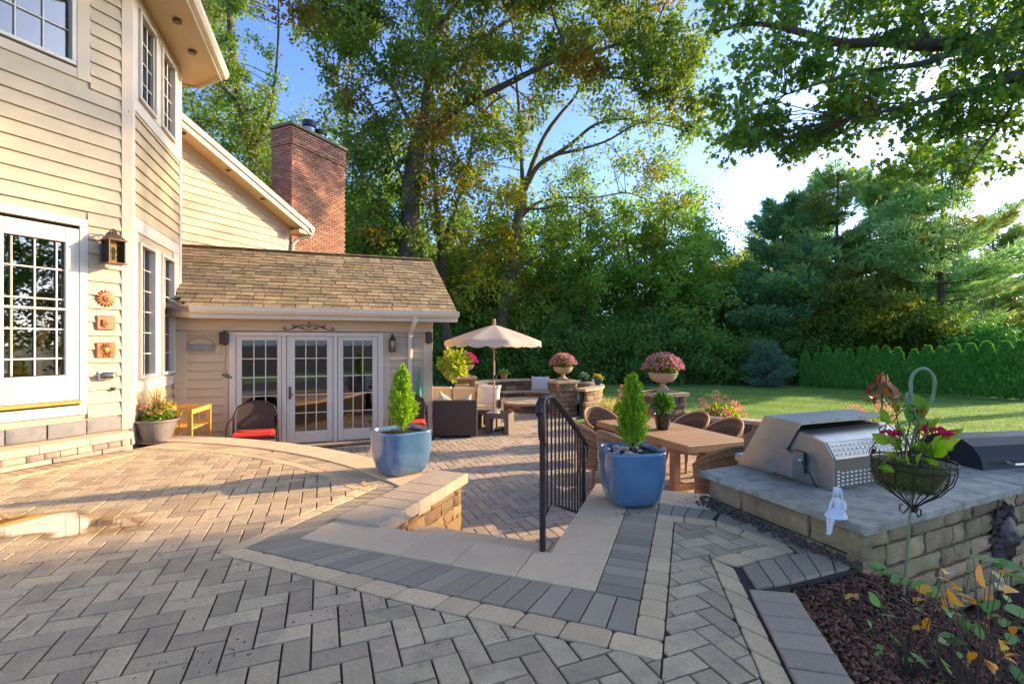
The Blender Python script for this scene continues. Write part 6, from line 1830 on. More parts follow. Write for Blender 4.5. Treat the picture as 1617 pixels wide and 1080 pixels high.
# ---------------------------------------------------------------- grill
GR = frame((2.453, 3.647), hdg(67.5), hdg(-21.0))        # x along the back, y toward the cook's side
GZ = .283; GWd = 1.06
def extr(prof, x0, x1, name='hood'):
    "profile in (y,z), extruded along x"
    n = len(prof); vs = [(x0, y, z) for y, z in prof] + [(x1, y, z) for y, z in prof]
    return MB().add(vs, [(k, (k + 1) % n, n + (k + 1) % n, n + k) for k in range(n)] + [tuple(range(n)), tuple(range(n, 2 * n))])
t = thing('built_in_grill', 'stainless steel grill with open hood set into the stone counter', 'grill', GR @ Matrix.Translation((GWd / 2, .4, GZ)))
body = [(0, GZ), (0, GZ + .245), (.06, GZ + .345), (.28, GZ + .405), (.60, GZ + .42), (.84, GZ + .28), (.84, GZ)]
b_ = put('body', extr(body, .0, GWd), t, GR, m_steeld)
put('side_panel', extr([(-.004, GZ), (-.004, GZ + .245), (.058, GZ + .350), (.28, GZ + .41), (.52, GZ + .02), (.52, GZ)], -.014, -.002), b_, GR, m_steel)
put('back_strip', extr([(-.012, GZ + .235), (-.010, GZ + .250), (.052, GZ + .352), (.062, GZ + .352), (.0, GZ + .25), (-.002, GZ + .235)], .002, GWd), b_, GR, m_steel)
put('hood_back', extr([(.062, GZ + .353), (.28, GZ + .414), (.28, GZ + .40), (.066, GZ + .342)], .002, GWd), b_, GR, m_steel)
put('hood_top', extr([(.245, GZ + .462), (.245, GZ + .478), (.59, GZ + .492), (.60, GZ + .476)], -.035, GWd + .02), t, GR, m_steel)
put('hood_cheek', extr([(.25, GZ + .462), (.59, GZ + .478), (.875, GZ + .0), (.50, GZ + .006)], -.040, -.024), t, GR, m_steel)
put('hood_front', extr([(.60, GZ + .478), (.885, GZ + .0), (.868, GZ + .0), (.585, GZ + .47)], -.022, GWd + .01), t, GR, m_steel)
put('hood_liner', extr([(.27, GZ + .455), (.58, GZ + .468), (.85, GZ + .06), (.78, GZ + .06), (.50, GZ + .425)], GWd - .02, GWd), t, GR, m_steeld)
bolt = MB().lathe([(.008, 0), (.007, .004), (.001, .005)], 8).mesh('bolt')
for x_ in (.12, .42, .72, 1.0): put('bolt', bolt, t, GR @ Matrix.Translation((x_, .262, GZ + .479)), m_black)
lou = MB().add([(-.015, 0, -.005), (.015, 0, -.005), (.015, 0, .006), (-.015, 0, .006), (-.012, -.008, -.005), (.012, -.008, -.005), (.010, -.003, .005), (-.010, -.003, .005)], [(4, 5, 6, 7), (0, 1, 5, 4), (3, 7, 6, 2), (0, 4, 7, 3), (1, 2, 6, 5)]).mesh('louvre'); fixn(lou)
for i in range(20):
    for j in range(5): 
        if j < 4 or i == 0: put('louvre', lou, b_, GR @ Matrix.Translation((.045 + i * .051, -.001, GZ + .035 + j * (.030 if i else .026))), m_steel)
    for j in range(3):
        put('louvre', lou, b_, GR @ Matrix.Translation((.045 + i * .051, -.0115 + (j + .6) * .0185, GZ + .25 + (j + .6) * .0302)) @ Matrix.Rotation(R(-31), 4, 'X'), m_steel)
# rotisserie motor box on the cheek with a cord
mb = extr([(.40, GZ + .02), (.40, GZ + .17), (.47, GZ + .215), (.56, GZ + .18), (.60, GZ + .06), (.60, GZ + .02)], -.20, -.048)
mo = put('motor_box', MB().add([(-.17, .30, GZ + .10), (-.05, .30, GZ + .10), (-.05, .30, GZ + .24), (-.17, .30, GZ + .24), (-.17, .42, GZ + .02), (-.05, .42, GZ + .02), (-.17, .52, GZ + .02), (-.05, .52, GZ + .02), (-.17, .44, GZ + .25), (-.05, .44, GZ + .25), (-.17, .52, GZ + .10), (-.05, .52, GZ + .10)],
   [(0, 1, 2, 3)]), None, Matrix.Identity(4), m_steel) if False else put('motor_box', extr([(.215, GZ + .065), (.215, GZ + .245), (.33, GZ + .25), (.48, GZ + .13), (.48, GZ + .065)], -.17, -.042), t, GR, m_steel)
sl_ = MB()
for i in range(3):
    for j in range(2): sl_.rbox((-.140 + i * .036, .365 + j * .055, GZ + .222 - j * .044), (.024, .020, .012), .002)
put('motor_slots', sl_, mo, GR, m_black)
put('motor_knob', MB().lathe([(.012, 0), (.012, .02), (.001, .022)], 10, M=Matrix.Translation((-.10, .213, GZ + .195)) @ Matrix.Rotation(R(90), 4, 'X')), mo, GR, m_whitep)
put('power_cord', MB().tube([(-.10, .195, GZ + .195), (-.09, .165, GZ + .15), (-.06, .14, GZ + .08), (-.045, .12, GZ + .02), (-.05, .09, GZ + .006)], .006, 6), t, GR, m_black)
put('drip_tray', MB().rbox((.53, .90, GZ + .05), (1.06, .10, .07), .01), t, GR, m_steel)

# black kettle-like second grill under a hood at the right
BG = T(5.55, 4.95, .02, -R(68 - 90))
BM = frame((4.15, 4.55), hdg(80), hdg(-10)) @ Matrix.Translation((0, 0, .07))
t = thing('black_grill', 'black enamel barrel grill lid showing behind the right end of the counter', 'grill', BM @ Matrix.Translation((.6, 0, ZL)))
pf = [(.30 * math.cos(a), .22 + .30 * math.sin(a) * .86) for a in [math.pi * i / 8 for i in range(9)]] + [(-.31, .10), (.31, .10)]
put('hood', extr([(y, z) for y, z in pf], .0, 1.3), t, BM, m_grill_black)
put('hood_end', extr([(y * 1.03, .22 + (z - .22) * 1.03) for y, z in pf], -.035, -.003), t, BM, m_grill_black)
put('tub', MB().rbox((.6, 0, -.02), (1.25, .58, .23), .03), t, BM, m_grill_black)
for x in (.15, 1.1):
    for y in (-.2, .2): put('leg', MB().rbox((x, y, (ZL - .07 - .13) / 2), (.05, .05, -ZL - .13 + .07), .004), t, BM, m_grill_black)
put('handle', MB().tube([(.2, -.33, .28), (.2, -.38, .27), (1.1, -.38, .27), (1.1, -.33, .28)], .012, 8), t, BM, m_steel)

# ---------------------------------------------------------------- wind spinner
q = D(1393, 655, 5.6); WS = T(q.x, q.y, ZL)
t = thing('wind_spinner', 'copper petal wind spinner on a thin rod behind the grill', 'garden ornament', WS)
hz_ = CAMZ - ZL
zc = lambda py: CAMZ - (py - CY_) * 5.6 / F_ - ZL
put('rod', MB().tube([(0, 0, 0), (0, 0, zc(612))], .007, 6), t, WS, m_black)
for i in range(6):
    a = 2 * math.pi * i / 6 + .35; vs = []; n = 14
    for k in range(n + 1):
        q_ = k / n; z = zc(636) + (zc(592) - zc(636)) * (q_ ** 1.1); rr_ = .215 * math.sin(min(1, q_ * 1.25 + .08) * math.pi * .78 + .3) * (1 - .55 * q_) + .012; tw = a + q_ * .9
        w_ = .036 * math.sin(q_ * math.pi) + .006
        c, s_ = math.cos(tw), math.sin(tw)
        vs += [(rr_ * c - s_ * w_, rr_ * s_ + c * w_, z + .014), (rr_ * c + s_ * w_, rr_ * s_ - c * w_, z - .014)]
    put('blade', MB().add(vs, [(2 * k, 2 * k + 1, 2 * k + 3, 2 * k + 2) for k in range(n)]).mesh('blade', True), t, WS, m_copper)
put('finial', MB().lathe([(.004, 0), (.012, .02), (.004, .05), (.014, .07), (.008, .10), (.016, .12), (.001, .14)], 8), t, WS @ Matrix.Translation((0, 0, zc(606))), m_copper)

# ---------------------------------------------------------------- shepherd hook and hanging basket
HD = 2.16
def hp(x, y, dd=0.0): return D(x, y, HD + dd)
t = thing('shepherd_hook', 'pale green shepherd hook rod standing in the mulch by the counter', 'plant hook', T(hp(1425, 965).x, HD, -.1))
put('rod', MB().tube([hp(1425, 965), hp(1430, 900), hp(1438, 800), hp(1440, 700, .01), hp(1447, 672, .02), hp(1462, 652, .02), hp(1471, 632, .02), hp(1474.5, 620, .02)] + [hp(1457 + 19 * math.cos(a), 605 - 23 * math.sin(a), .01) for a in [math.pi * k / 16 for k in range(17)]] + [hp(1438, 622), hp(1438.5, 632), hp(1436, 638), hp(1433, 636), hp(1432, 620)], [.0055] * 6 + [.0072] * 24, 8), t, Matrix.Identity(4), m_green)
BC = hp(1441, 727); BS = T(BC.x, BC.y - .0, 0)
bz = lambda py: CAMZ - (py - CY_) * HD / F_
t = thing('flower_basket', 'rusty wire basket with moss and begonia hanging from the shepherd hook', 'hanging basket', T(BC.x, BC.y, bz(727)))
wb_ = MB(); rB = .153
ring = lambda r_, z, n=28: [(BC.x + r_ * math.cos(2 * math.pi * i / n), BC.y + r_ * math.sin(2 * math.pi * i / n), z) for i in range(n)]
wb_.tube(ring(rB, bz(726)), .0042, 6, closed=True); wb_.tube(ring(rB * .97, bz(736)), .0032, 6, closed=True)
for i in range(14):
    a = 2 * math.pi * i / 14
    pr_ = [(rB, 722), (rB * .99, 740), (rB * .90, 757), (rB * .62, 776), (rB * .28, 790), (.012, 800), (.01, 808)]
    wb_.tube([(BC.x + r_ * math.cos(a), BC.y + r_ * math.sin(a), bz(y)) for r_, y in pr_], .0026, 5)
for i in range(3):
    a = 2 * math.pi * i / 3 + .5; c, s_ = math.cos(a), math.sin(a)
    wb_.tube([(BC.x + c * q, BC.y + s_ * q, bz(y)) for q, y in ((.008, 798), (.02, 806), (.032, 812), (.045, 808), (.045, 799), (.034, 799))], .0034, 6)
put('wire_frame', wb_, t, Matrix.Identity(4), m_rust)
fin = MB(); 
for a in (0, 2.1, 4.2): fin.lathe([(.006, -.01), (.010, 0), (.004, .012)], 8, c=(BC.x + rB * math.cos(a), BC.y + rB * math.sin(a), bz(722)))
put('finials', fin, t, Matrix.Identity(4), m_rust)
chn = MB(); topc = hp(1437, 640)
for a in (0.1, 2.2, 4.3):
    e = Vector((BC.x + rB * math.cos(a), BC.y + rB * math.sin(a), bz(724))); n = 9
    for k in range(n):
        c_ = topc.lerp(e, (k + .5) / n) + Vector((math.cos(a), math.sin(a), 0)) * .03 * math.sin(math.pi * (k + .5) / n); ax = (e - topc).normalized(); side = ax.orthogonal().normalized() if k % 2 else ax.cross(ax.orthogonal()).normalized()
        chn.tube([c_ + ax * .020 * math.cos(2 * math.pi * m / 10) + side * .010 * math.sin(2 * math.pi * m / 10) for m in range(10)], .0022, 5, closed=True)
put('chain', chn, t, Matrix.Identity(4), m_rust)
ms_ = MB(); r = random.Random(2)
n = 26; prf = [(.02, 772), (.085, 770), (.12, 758), (.138, 742), (.135, 730), (.06, 727), (.001, 728)]
vs = []; 
me = MB().lathe([(r_ * .93, bz(y)) for r_, y in prf], 28, c=(BC.x - .018, BC.y, 0)).mesh('moss', True)
for v in me.vertices: v.co += Vector((r.uniform(-1, 1), r.uniform(-1, 1), r.uniform(-1, 1))) * .004
put('moss', me, t, Matrix.Identity(4), m_moss)
rs = np.random.RandomState(12); n = 2600; a = rs.uniform(0, 6.283, n); q_ = rs.uniform(0, 1, n)
rr_ = np.interp(q_, [0, .3, .6, 1], [.06, .113, .129, .127]); zz = np.interp(q_, [0, .3, .6, 1], [bz(773), bz(766), bz(750), bz(730)])
P = np.stack([BC.x - .018 + rr_ * np.cos(a), BC.y + rr_ * np.sin(a), zz], 1)
put_np('moss_fibres', leaves_dir(P, np.stack([np.cos(a), np.sin(a), -.3 * np.ones(n)], 1) + rs.normal(size=(n, 3)) * .8, .018, rs, shape=np.array([(0, 0, 0), (.09, .4, 0), (0, 1, 0), (-.09, .4, 0)])), t, Matrix.Identity(4), leafmat('moss_fibre', [(.16, .14, .03), (.10, .13, .02), (.26, .2, .06), (.05, .07, .01)], transl=.2))
# begonia stems and leaves
st_ = MB(); Lp = []; Ld = []; Ls = []
r = random.Random(21)
tips = [(1416, 655, .0), (1401, 668, -.04), (1407, 700, -.05), (1422, 712, -.03), (1430, 690, -.06), (1452, 668, .03), (1470, 678, -.02), (1478, 700, -.04), (1464, 716, -.07), (1490, 712, 0), (1445, 706, -.09), (1428, 726, -.10), (1452, 724, -.11), (1475, 722, -.08), (1405, 722, -.04), (1459, 650, .0), (1437, 668, -.02), (1498, 690, .0), (1413, 742, -.08), (1486, 738, -.07)]
for (x, y, dd) in tips:
    e = hp(x, y, dd); b0 = Vector((BC.x + r.uniform(-.05, .05), BC.y + r.uniform(-.04, .04), bz(732))); m_ = b0.lerp(e, .55) + Vector((0, 0, .02))
    st_.tube([b0, m_, e], [.004, .003, .002], 5)
    for k in range(3):
        d_ = (e - b0).normalized() + Vector((r.uniform(-1, 1), r.uniform(-1, 1), r.uniform(-.5, .7))) * .8
        Lp.append(e if k < 2 else m_); Ld.append(d_); Ls.append(r.uniform(.055, .09))
put('stems', st_, t, Matrix.Identity(4), m_stem)
VF = leaves_dir(np.array([tuple(p) for p in Lp]), np.array([tuple(p) for p in Ld]), np.array(Ls), rs, shape=LEAF_OVAL * np.array([1.15, 1, 1]), roll=.7)
put_np('leaves', VF, t, Matrix.Identity(4), leafmat('begonia_leaf', [(.12, .26, .02), (.22, .38, .03), (.36, .48, .06), (.09, .2, .03)], transl=.45))
def blossom(c, s_, mat, par, seed):
    rs_ = np.random.RandomState(seed); P = np.tile(np.array(tuple(c)), (9, 1)) + rs_.normal(size=(9, 3)) * s_ * .1
    put_np('blossom', leaves(P, s_, rs_, LEAF_OVAL * np.array([1.6, 1, 2]), up=.2), par, Matrix.Identity(4), mat)
m_redp = leafmat('red_petal', [(.55, .01, .05), (.75, .03, .10)], transl=.3)
for i, (x, y, s_) in enumerate(((1493, 681, .035), (1476, 680, .022), (1414, 682, .028), (1399, 682, .02), (1460, 676, .02))): blossom(hp(x, y, -.03), s_, m_redp, t, i)
m_bronze_leaf = leafmat('bronze_leaf', [(.30, .12, .03), (.45, .22, .05)], transl=.4)
VF = leaves_dir(np.array([tuple(hp(1452, 664, .0)), tuple(hp(1420, 650, 0)), tuple(hp(1444, 657, .02))]), np.array([(.2, 0, 1.), (-.4, 0, .5), (.5, .2, .7)]), np.array([.085, .05, .05]), rs, shape=LEAF_OVAL)
put_np('bronze_leaf', VF, t, Matrix.Identity(4), m_bronze_leaf)
VF = leaves_dir(np.array([tuple(hp(1499, 700, .03))]), np.array([(1., 0, -.1)]), np.array([.0001]), rs)

def regrow(t, C1, C2, k):
    "resize a finished thing about C1 and stand it at C2"
    S_ = Matrix.Translation(C2) @ Matrix.Scale(k, 4) @ Matrix.Translation(-Vector(C1))
    kids = [(c, WM[c]) for c in WM if c.parent is t]
    WM[t] = Matrix.Translation(C2); t.matrix_world = WM[t]
    for c, m in kids:
        WM[c] = S_ @ m; c.matrix_local = WM[t].inverted() @ WM[c]
BC1 = Vector((BC.x, BC.y, bz(727)))
for o_ in [o for o in list(WM) if o.parent is None and o.name.startswith('shepherd_hook')]: regrow(o_, BC1, D(1441, 727, 2.85), 2.85 / HD)
for o_ in [o for o in list(WM) if o.parent is None and o.name.startswith('flower_basket')]: regrow(o_, BC1, D(1441, 727, 2.85), 2.85 / HD)

# ---------------------------------------------------------------- seated girl statue on the slab edge
def skin_fig(name, joints, bones, root, M, mat, parent, sub=2):
    me = bpy.data.meshes.new(name); me.from_pydata([j[0] for j in joints], bones, [])
    o = bpy.data.objects.new(name, me); col.objects.link(o)
    m1 = o.modifiers.new('s', 'SKIN'); m1.use_smooth_shade = True
    for i, j in enumerate(joints): me.skin_vertices[0].data[i].radius = (j[1], j[1] if len(j) < 3 else j[2])
    me.skin_vertices[0].data[root].use_root = True
    m2 = o.modifiers.new('d', 'SUBSURF'); m2.levels = sub; m2.render_levels = sub
    dg = bpy.context.evaluated_depsgraph_get(); ev_ = o.evaluated_get(dg); nm = bpy.data.meshes.new_from_object(ev_)
    bpy.data.objects.remove(o); 
    nm.polygons.foreach_set('use_smooth', [True] * len(nm.polygons))
    return put(name, nm, parent, M, mat)
SGp = G(1322, 819, .28)    # seat point near the slab's left edge
# local frame: +y looks outward from the slab edge, over the paving (left of picture)
SGM = frame((SGp.x + .0, SGp.y), cd_, n_l) @ Matrix.Translation((0, .022, .281)) @ Matrix.Scale(.90, 4)
ST_ = thing('girl_statue', 'white plaster statue of a seated girl on the slab edge', 'statue', SGM)
S_ = 1.0
J = [((0, -.035, .025), .034, .026), ((0, -.04, .06), .026, .022), ((0, -.042, .10), .030, .022), ((0, -.040, .130), .024, .018), ((0, -.036, .150), .0115), ((0, -.032, .170), .014),
     ((.020, -.02, .022), .019), ((.018, .038, .018), .0155), ((.014, .046, -.04), .0125), ((.012, .050, -.088), .0085), ((.012, .070, -.100), .0095),
     ((-.020, -.02, .022), .019), ((-.016, .040, .022), .0155), ((-.010, .050, -.036), .0125), ((-.008, .056, -.084), .0085), ((-.006, .076, -.096), .0095),
     ((.040, -.040, .130), .0125), ((.052, -.036, .088), .0095), ((.050, -.014, .052), .0075), ((.040, .006, .038), .008),
     ((-.040, -.040, .130), .0125), ((-.056, -.03, .090), .0095), ((-.054, .008, .066), .0075), ((-.036, .032, .050), .008)]
Bn = [(0, 1), (1, 2), (2, 3), (3, 4), (4, 5), (0, 6), (6, 7), (7, 8), (8, 9), (9, 10), (0, 11), (11, 12), (12, 13), (13, 14), (14, 15), (3, 16), (16, 17), (17, 18), (18, 19), (3, 20), (20, 21), (21, 22), (22, 23)]
skin_fig('body', J, Bn, 0, SGM, m_statue, ST_)
hd = MB(); hd.lathe([(.001, -.030), (.014, -.026), (.021, -.012), (.0245, .004), (.023, .018), (.015, .030), (.001, .034)], 18, c=(0, -.026, .190))
hd.rbox((0, .0, .186), (.006, .010, .012), .002)
for s_ in (-1, 1): hd.rbox((s_ * .009, -.004, .193), (.007, .004, .004), .001)
hd.rbox((0, -.003, .176), (.010, .004, .003), .001)
me = hd.mesh('head'); smooth_angle(me, 60); put('head', me, ST_, SGM, m_statue)
hr_ = MB(); r = random.Random(6)
for i in range(30):
    a = math.pi * (1.02 + .96 * (i / 29) * 1.0) ; a = R(-25) - R(130) * (i / 29) if False else R(170 + 200 * i / 29)
    c, s_ = math.cos(a), math.sin(a)
    hr_.tube([(c * .008, -.026 + s_ * .008, .223), (c * .022, -.028 + s_ * .023, .210), (c * .0275, -.029 + s_ * .027, .185), (c * .030, -.032 + s_ * .026, .160 + r.uniform(-.008, .008)), (c * .031 + r.uniform(-.004, .004), -.034 + s_ * .024, .138 + r.uniform(-.01, .01))], [.003, .0055, .006, .0055, .003], 5)
for i in range(14):
    a = math.pi * i / 13; hr_.lathe([(.001, -.005), (.005, 0), (.001, .005)], 6, c=(.024 * math.cos(a), -.018 - .0 * i, .205 + .016 * math.sin(a)))
put('hair', hr_, ST_, SGM, m_statue)
sk = MB(); vs = []; n = 36
for j, (rx, ry, z, yo) in enumerate(((.030, .026, .075, -.040), (.044, .042, .055, -.030), (.058, .058, .040, -.020), (.066, .068, .026, -.012), (.068, .072, .016, -.010), (.060, .062, .012, -.010))):
    for i in range(n):
        a = 2 * math.pi * i / n; w_ = 1 + .06 * math.sin(a * 9) * (j / 4)
        vs.append((rx * w_ * math.cos(a), yo + ry * w_ * math.sin(a), z + (.004 * math.sin(a * 9) if j > 2 else 0)))
sk.add(vs, [(j * n + i, j * n + (i + 1) % n, (j + 1) * n + (i + 1) % n, (j + 1) * n + i) for j in range(5) for i in range(n)])
put('skirt', sk.mesh('skirt', True), ST_, SGM, m_statue)

# ---------------------------------------------------------------- carved sun-face mask on the counter wall
m_mask = pm('bronzed_mask', (.085, .045, .032), rough=.5, nscale=9, nvar=.6, bump=.5, bscale=30, wear=(.22, .12, .08), wscale=10, wamt=.6)
mk = FFr @ Matrix.Translation((1.76, .012, -.075)) @ Matrix.Diagonal((1.3, 1.2, 1.3, 1))
t = thing('wall_mask', 'dark bronze sun faced mask with flame rays on the counter stone', 'wall mask', mk)
bmk = bmesh.new(); bmesh.ops.create_uvsphere(bmk, u_segments=36, v_segments=26, radius=1)
for v in bmk.verts:
    x, y, z = v.co
    u, w_ = x, z
    yy = max(0, y) * .55
    if y > 0:
        yy += .30 * math.exp(-((u / .16) ** 2) - (((w_ + .02) / .30) ** 2))            # nose ridge
        yy += .12 * math.exp(-((u / .13) ** 2) - (((w_ + .22) / .10) ** 2))
        for s_ in (-1, 1):
            yy -= .20 * math.exp(-(((u - s_ * .34) / .17) ** 2) - (((w_ - .12) / .10) ** 2))    # eye sockets
            yy += .10 * math.exp(-(((u - s_ * .34) / .11) ** 2) - (((w_ - .10) / .05) ** 2))
            yy += .10 * math.exp(-(((u - s_ * .38) / .20) ** 2) - (((w_ + .18) / .18) ** 2))   # cheeks
            yy += .08 * math.exp(-(((u - s_ * .32) / .24) ** 2) - (((w_ - .28) / .06) ** 2))   # brows
        yy += .14 * math.exp(-((u / .24) ** 2) - (((w_ + .42) / .05) ** 2)) + .14 * math.exp(-((u / .20) ** 2) - (((w_ + .58) / .05) ** 2)) - .12 * math.exp(-((u / .2) ** 2) - (((w_ + .50) / .03) ** 2))
        yy += .10 * math.exp(-((u / .22) ** 2) - (((w_ + .80) / .10) ** 2))
    v.co = Vector((x * .085, .012 + yy * .085, z * .125))
me = bpy.data.meshes.new('face'); bmk.to_mesh(me); bmk.free(); me.polygons.foreach_set('use_smooth', [True] * len(me.polygons))
put('face', me, t, mk, m_mask)
for i in range(22):
    a = 2 * math.pi * i / 22 + .05; L_ = .085 if i % 2 else .065
    c, s_ = math.cos(a), math.sin(a); ex = Vector((c * .078, .0, s_ * .118)); dr_ = Vector((c, 0, s_)); sd = Vector((-s_, 0, c))
    pts = [ex, ex + dr_ * L_ * .35 + sd * .012, ex + dr_ * L_ * .7 - sd * .006, ex + dr_ * L_ + sd * .016]
    wd = [.020, .019, .012, .001]; vs = []
    for p, w_ in zip(pts, wd): vs += [tuple(p - sd * w_), tuple(p + Vector((0, .026 * w_ / .02 + .008, 0))), tuple(p + sd * w_)]
    put('ray', MB().add(vs, [(3 * k, 3 * k + 1, 3 * k + 4, 3 * k + 3) for k in range(3)] + [(3 * k + 1, 3 * k + 2, 3 * k + 5, 3 * k + 4) for k in range(3)]), t, mk, m_mask)
# ---------------------------------------------------------------- trees
def resample(pts, n):
    P = [Vector(p) for p in pts]
    # catmull-rom
    out = []; m = len(P) - 1
    for i in range(n + 1):
        t = i / n * m; k = min(int(t), m - 1); f = t - k
        p0, p1, p2, p3 = P[max(k - 1, 0)], P[k], P[k + 1], P[min(k + 2, m)]
        out.append(.5 * ((2 * p1) + (p2 - p0) * f + (2 * p0 - 5 * p1 + 4 * p2 - p3) * f * f + (3 * p1 - p0 - 3 * p2 + p3) * f ** 3))
    return out

def build_tree(name, label, base, limbs, clusters, lmat, seed, leaf=.13, per=220, shape=LEAF_DIAMOND, group=None, cat='tree', up=.3, twr=.03, sub=5, bark=None, M=None, spread=.42, nsides=8, lim=6.0):
    """limbs: list of (points, r0, r1) in the tree's own frame; clusters: list of (center, radius[, weight])"""
    rs = np.random.RandomState(seed); r = random.Random(seed)
    M = M or T(*base)
    t = thing(name, label, cat, M, group)
    mb = MB(); samp = []
    for pts, r0, r1 in limbs:
        n = max(4, len(pts) * 4); P = resample(pts, n); L_ = len(P)
        rad = [r0 + (r1 - r0) * (i / (L_ - 1)) ** .8 for i in range(L_)]
        rad = [q * (1 + r.uniform(-.06, .06)) for q in rad]
        mb.tube(P, rad, nsides)
        for i in range(0, L_): samp.append((P[i], rad[i]))
    SP = np.array([tuple(p) for p, _ in samp]); SR = np.array([q for _, q in samp])
    put('trunk', mb.mesh('trunk', True), t, M, bark or m_bark)
    tw = MB(); Lp = []; Ld = []
    for c in clusters:
        cc, cr = Vector(c[0]), c[1]; wgt = c[2] if len(c) > 2 else 1.0
        dd = SP - np.array(tuple(cc)); dist = np.linalg.norm(dd, axis=1) + np.maximum(0, dd[:, 2]) * .8 + SR * 2
        i = int(np.argmin(dist)); a = Vector(SP[i]); v = cc - a; L_ = v.length
        if L_ > lim: continue
        rt = min(twr * (.35 + .2 * L_), SR[i] * .7)
        mid = a.lerp(cc, .5) + Vector((r.uniform(-1, 1), r.uniform(-1, 1), r.uniform(-.2, 1))) * L_ * .10
        pth = resample([a, mid, cc], 4)
        tw.tube(pth, [rt * (1 - .17 * k) for k in range(5)], 4, cap=False)
        ends = []
        for k in range(sub):
            e = cc + Vector(tuple(rs.normal(size=3))) * cr * .62; e.z = cc.z + (e.z - cc.z) * .75
            s0 = pth[r.choice((2, 3, 4))]
            tw.tube([s0, s0.lerp(e, .5) + Vector((0, 0, cr * .06)), e], [rt * .38, rt * .28, rt * .12], 3, cap=False)
            ends.append((s0, e))
        n = max(3, int(per * wgt)); k = rs.randint(0, len(ends), n); u = rs.uniform(.35, 1.12, n)
        A = np.array([tuple(x[0]) for x in ends])[k]; B = np.array([tuple(x[1]) for x in ends])[k]
        P = A + (B - A) * u[:, None] + rs.normal(size=(n, 3)) * cr * spread * .5
        Lp.append(P); Ld.append((B - A) * .4 + rs.normal(size=(n, 3)) * np.linalg.norm(B - A, axis=1)[:, None] * .55 + np.array([0, 0, -.12]))
    put('twigs', tw, t, M, m_stem)
    P = np.concatenate(Lp); d_ = np.concatenate(Ld)
    VF = leaves_dir(P, d_, leaf, rs, shape=shape, var=.35, roll=1.3)
    put_np('crown', VF, t, M, lmat)
    return t

def crown_clusters(seed, n, c, rad, cr=(.7, 1.1), shell=.55, flat=.0, lo=None):
    rs = np.random.RandomState(seed); out = []
    while len(out) < n:
        d_ = rs.normal(size=3); d_ /= np.linalg.norm(d_); q = shell + (1 - shell) * rs.uniform(0, 1) ** .5 if rs.uniform() < .75 else rs.uniform(.15, shell)
        lump = 1 + .22 * math.sin(3 * math.atan2(d_[1], d_[0]) + seed) + .16 * math.sin(5 * d_[2] + seed * 2)
        p = np.array(c) + d_ * q * np.array(rad) * lump
        if lo is not None and p[2] < lo: continue
        out.append((tuple(p), rs.uniform(*cr)))
    return out

m_oak = leafmat('oak_leaf', [(.070, .149, .019), (.133, .218, .028), (.218, .296, .047), (.094, .187, .023)], transl=.42,
                patch_cols=[(.30, .19, .02), (.20, .20, .03), (.38, .14, .02), (.16, .19, .02)], pscale=.30, pthr=.53)
m_oak2 = leafmat('ash_leaf', [(.094, .198, .035), (.186, .302, .051), (.349, .465, .070), (.117, .232, .046)], transl=.42,
                 patch_cols=[(.24, .20, .03), (.14, .17, .02)], pscale=.4, pthr=.52)
m_dec = leafmat('woodland_leaf', [(.141, .297, .052), (.223, .402, .075), (.327, .505, .089), (.164, .342, .059)], transl=.38,
                patch_cols=[(.18, .24, .04), (.28, .27, .04), (.12, .20, .035)], pscale=.35, pthr=.56)
m_decy = leafmat('yellowing_leaf', [(.124, .207, .025), (.248, .304, .041), (.386, .359, .041), (.166, .248, .028)], transl=.45,
                 patch_cols=[(.30, .24, .02), (.2, .2, .02)], pscale=.35, pthr=.52)
m_under = leafmat('understory_leaf', [(.082, .199, .040), (.129, .269, .053), (.199, .338, .070), (.094, .222, .047)], transl=.3)
m_maple = leafmat('maple_leaf', [(.064, .154, .025), (.109, .226, .033), (.181, .307, .036), (.073, .181, .029)], transl=.42,
                  patch_cols=[(.22, .22, .02), (.10, .16, .02), (.30, .26, .03)], pscale=1.1, pthr=.60)
m_needle = leafmat('pine_needle', [(.217, .420, .155), (.310, .543, .217), (.466, .683, .248), (.265, .466, .171)], transl=.25,
                   patch_cols=[(.27, .32, .07), (.34, .34, .09), (.22, .30, .07)], pscale=.3, pthr=.48)
m_needleb = leafmat('blue_needle', [(.10, .19, .13), (.15, .27, .18), (.22, .36, .25)], transl=.2)
m_arbor = leafmat('arborvitae_spray', [(.078, .264, .043), (.139, .371, .062), (.202, .481, .085), (.101, .310, .054)], transl=.2)

